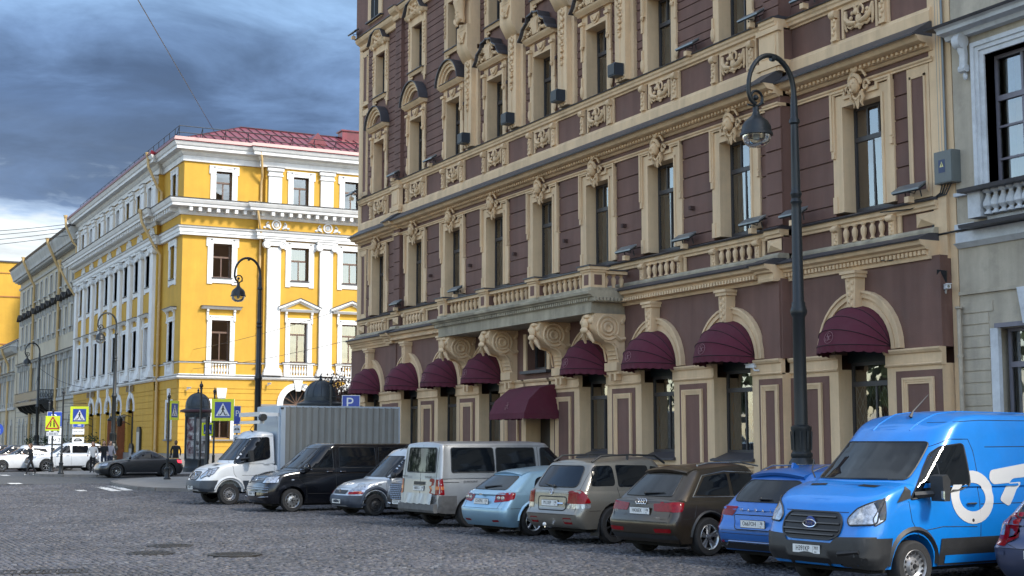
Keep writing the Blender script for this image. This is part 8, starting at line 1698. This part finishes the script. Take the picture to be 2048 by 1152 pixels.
# ================================================================== people
SKIN = mat('skin', (.48, .27, .18), .6, var=.05); HAIR = mat('dark_hair', (.022, .014, .01), .6, var=.1); HAIRB = mat('brown_hair', (.10, .05, .025), .6); CLB = mat('black_cloth', (.012, .012, .014), .9, var=.15, vs=6); CLW = mat('white_jacket', (.58, .57, .55), .85, var=.1, vs=6); JEAN = mat('navy_denim', (.02, .026, .05), .85, var=.1); SHOE = mat('white_shoe', (.6, .6, .58), .6)
def person(label, X, Y, z, rz, h, top, legs, hair, stride=.0, arms=((.10, .06), (.10, .06)), long_hair=False, bag=None, shoe=None, lean=0):
    """one continuous skinned figure facing -y, 1.70 m before scaling"""
    J = dict(pelvis=(0, 0, .93), waist=(0, .0, 1.08), chest=(0, -.01 - lean * .5, 1.30), neck=(0, -.0 - lean, 1.45), head0=(0, -.02 - lean, 1.53))
    V = [J['pelvis'], J['waist'], J['chest'], J['neck'], J['head0']]; Rd = [(.155, .115), (.135, .10), (.165, .115), (.058, .058), (.05, .05)]; E = [(0, 1), (1, 2), (2, 3), (3, 4)]
    for sd, st in ((1, stride), (-1, -stride)):
        b = len(V); V += [(sd * .095, 0, .86), (sd * .10, -st * .55 - (.05 if st > 0 else .0), .50), (sd * .10, -st + (.0 if st > 0 else .03), .10), (sd * .11, -st - .13, .045)]; Rd += [(.088, .088), (.06, .062), (.042, .044), (.038, .03)]; E += [(0, b), (b, b + 1), (b + 1, b + 2), (b + 2, b + 3)]
    for sd, (fw_, ou) in ((1, arms[0]), (-1, arms[1])):
        b = len(V); V += [(sd * .185, -lean * .8, 1.38), (sd * (.22 + ou), .02 - fw_ * .3 - lean * .6, 1.12), (sd * (.20 + ou * .6), -.06 - fw_ - lean * .6, .92 + fw_ * .7), (sd * (.20 + ou * .5), -.12 - fw_ * 1.1 - lean * .6, .82 + fw_ * .95)]; Rd += [(.062, .062), (.046, .046), (.034, .034), (.036, .022)]; E += [(2, b), (b, b + 1), (b + 1, b + 2), (b + 2, b + 3)]
    me = bpy.data.meshes.new('person'); me.from_pydata(V, E, []); o = bpy.data.objects.new('person', me); COL.objects.link(o); md = o.modifiers.new('s', 'SKIN'); o.modifiers.new('u', 'SUBSURF').levels = 1
    for i, r in enumerate(Rd): me.skin_vertices[0].data[i].radius = r
    me.skin_vertices[0].data[0].use_root = True; dg = bpy.context.evaluated_depsgraph_get(); out = bpy.data.meshes.new_from_object(o.evaluated_get(dg)); bpy.data.objects.remove(o)
    bm = bmesh.new(); bm.from_mesh(out); s = bmesh.ops.create_uvsphere(bm, u_segments=14, v_segments=10, radius=1)
    for v in s['verts']: v.co = Vector((v.co.x * .082, v.co.y * .098 - .03 - lean, v.co.z * .118 + 1.60))
    nz = bmesh.ops.create_cone(bm, segments=5, radius1=.02, radius2=.004, depth=.05, cap_ends=True)
    for v in nz['verts']: v.co = Vector((v.co.x, v.co.z * -.6 - .135 - lean, v.co.y + 1.585))
    bm.to_mesh(out); bm.free(); out.materials.clear()
    for m in (top, legs, SKIN, shoe or legs): out.materials.append(m)
    for p in out.polygons:
        c = p.center; p.use_smooth = True; hand = abs(c.x) > .15 and any(math.dist(c, V[k]) < .085 for k in (len(V) - 5, len(V) - 1))
        p.material_index = 2 if (c.z > 1.44 and abs(c.x) < .1) or hand else (3 if c.z < .085 else (1 if c.z < .90 and not abs(c.x) > .19 else 0))
    t = ob('person', out, None, (X, Y, z), rz, (h / 1.70,) * 3, label=label, category='person')
    hm = M().mat(hair).ball((0, .0 - lean, 1.635), (.096, .105, .10), 7, 12).ball((0, .04 - lean, 1.58), (.09, .075, .10), 6, 10)
    if long_hair: hm.ball((0, .065 - lean, 1.47), (.10, .05, .16), 6, 10).ball((.075, .02 - lean, 1.50), (.035, .05, .13), 5, 8).ball((-.075, .02 - lean, 1.50), (.035, .05, .13), 5, 8)
    ob('hair', hm, t)
    fe = M().mat(INK)
    for s_ in (-1, 1): fe.ball((s_ * .032, -.122 - lean, 1.61), (.012, .006, .007), 4, 6)
    fe.mat(mat('lip', (.3, .1, .09), .5)).ball((0, -.122 - lean, 1.545), (.025, .008, .008), 4, 6); ob('face', fe, t)
    if bag: bg = ob('handbag', M().mat(bag).ball((.30, -.02, .78), (.05, .13, .13), 6, 10).tube([(.30, -.1, .86), (.24, -.04, 1.15), (.20, .0, 1.42), (.26, .06, 1.1), (.30, .08, .86)], .012, 4), None, (X, Y, z), rz, (h / 1.7,) * 3, label='small handbag carried by the ' + ('woman in black beside the column' if bag == CLB else 'woman in the white jacket'), category='handbag')
    return t
person('woman in a white jacket and black trousers standing behind the coupe nose', 14.3, 76.1, .40, R(-25), 1.62, CLW, CLB, HAIRB, .05, ((.06, .05), (.10, .05)), True, CLW)
person('woman in dark clothes with long dark hair, arms folded, by the lamp base', 15.3, 78.3, .40, R(-10), 1.66, CLB, JEAN, HAIR, .0, ((.26, -.02), (.26, -.02)), True)
person('woman in black striding across the road at the left with a hand raised', 11.35, 77.1, .28, R(-80), 1.64, CLB, CLB, HAIRB, .26, ((.36, .03), (.0, .05)), False, None, SHOE, .05)
person('person in a pale top half hidden behind the lamp base', 16.0, 80.2, .40, R(20), 1.66, mat('pale_lilac_top', (.32, .30, .33), .9), JEAN, HAIRB, .03)
person('woman in a black jacket with pinned-up hair, seen from behind beside the column', 18.55, 75.6, .40, R(160), 1.68, CLB, CLB, HAIRB, .0, ((.05, .05), (.05, .04)), False, CLB)
person('person with a bag at the far facade, only head and shoulders above the cars', 17.2, 103, .40, R(-60), 1.7, CLB, JEAN, HAIR, .05)
# ================================================================== turn lettering into meshes
bpy.context.view_layer.update(); dg = bpy.context.evaluated_depsgraph_get()
for o in [o for o in SC.objects if o.type == 'FONT']:
    me = bpy.data.meshes.new_from_object(o.evaluated_get(dg)); n = bpy.data.objects.new(o.name, me); COL.objects.link(n); n.parent = o.parent; n.location = o.location; n.rotation_euler = o.rotation_euler; n.scale = o.scale
    nm = o.name; bpy.data.objects.remove(o); n.name = nm
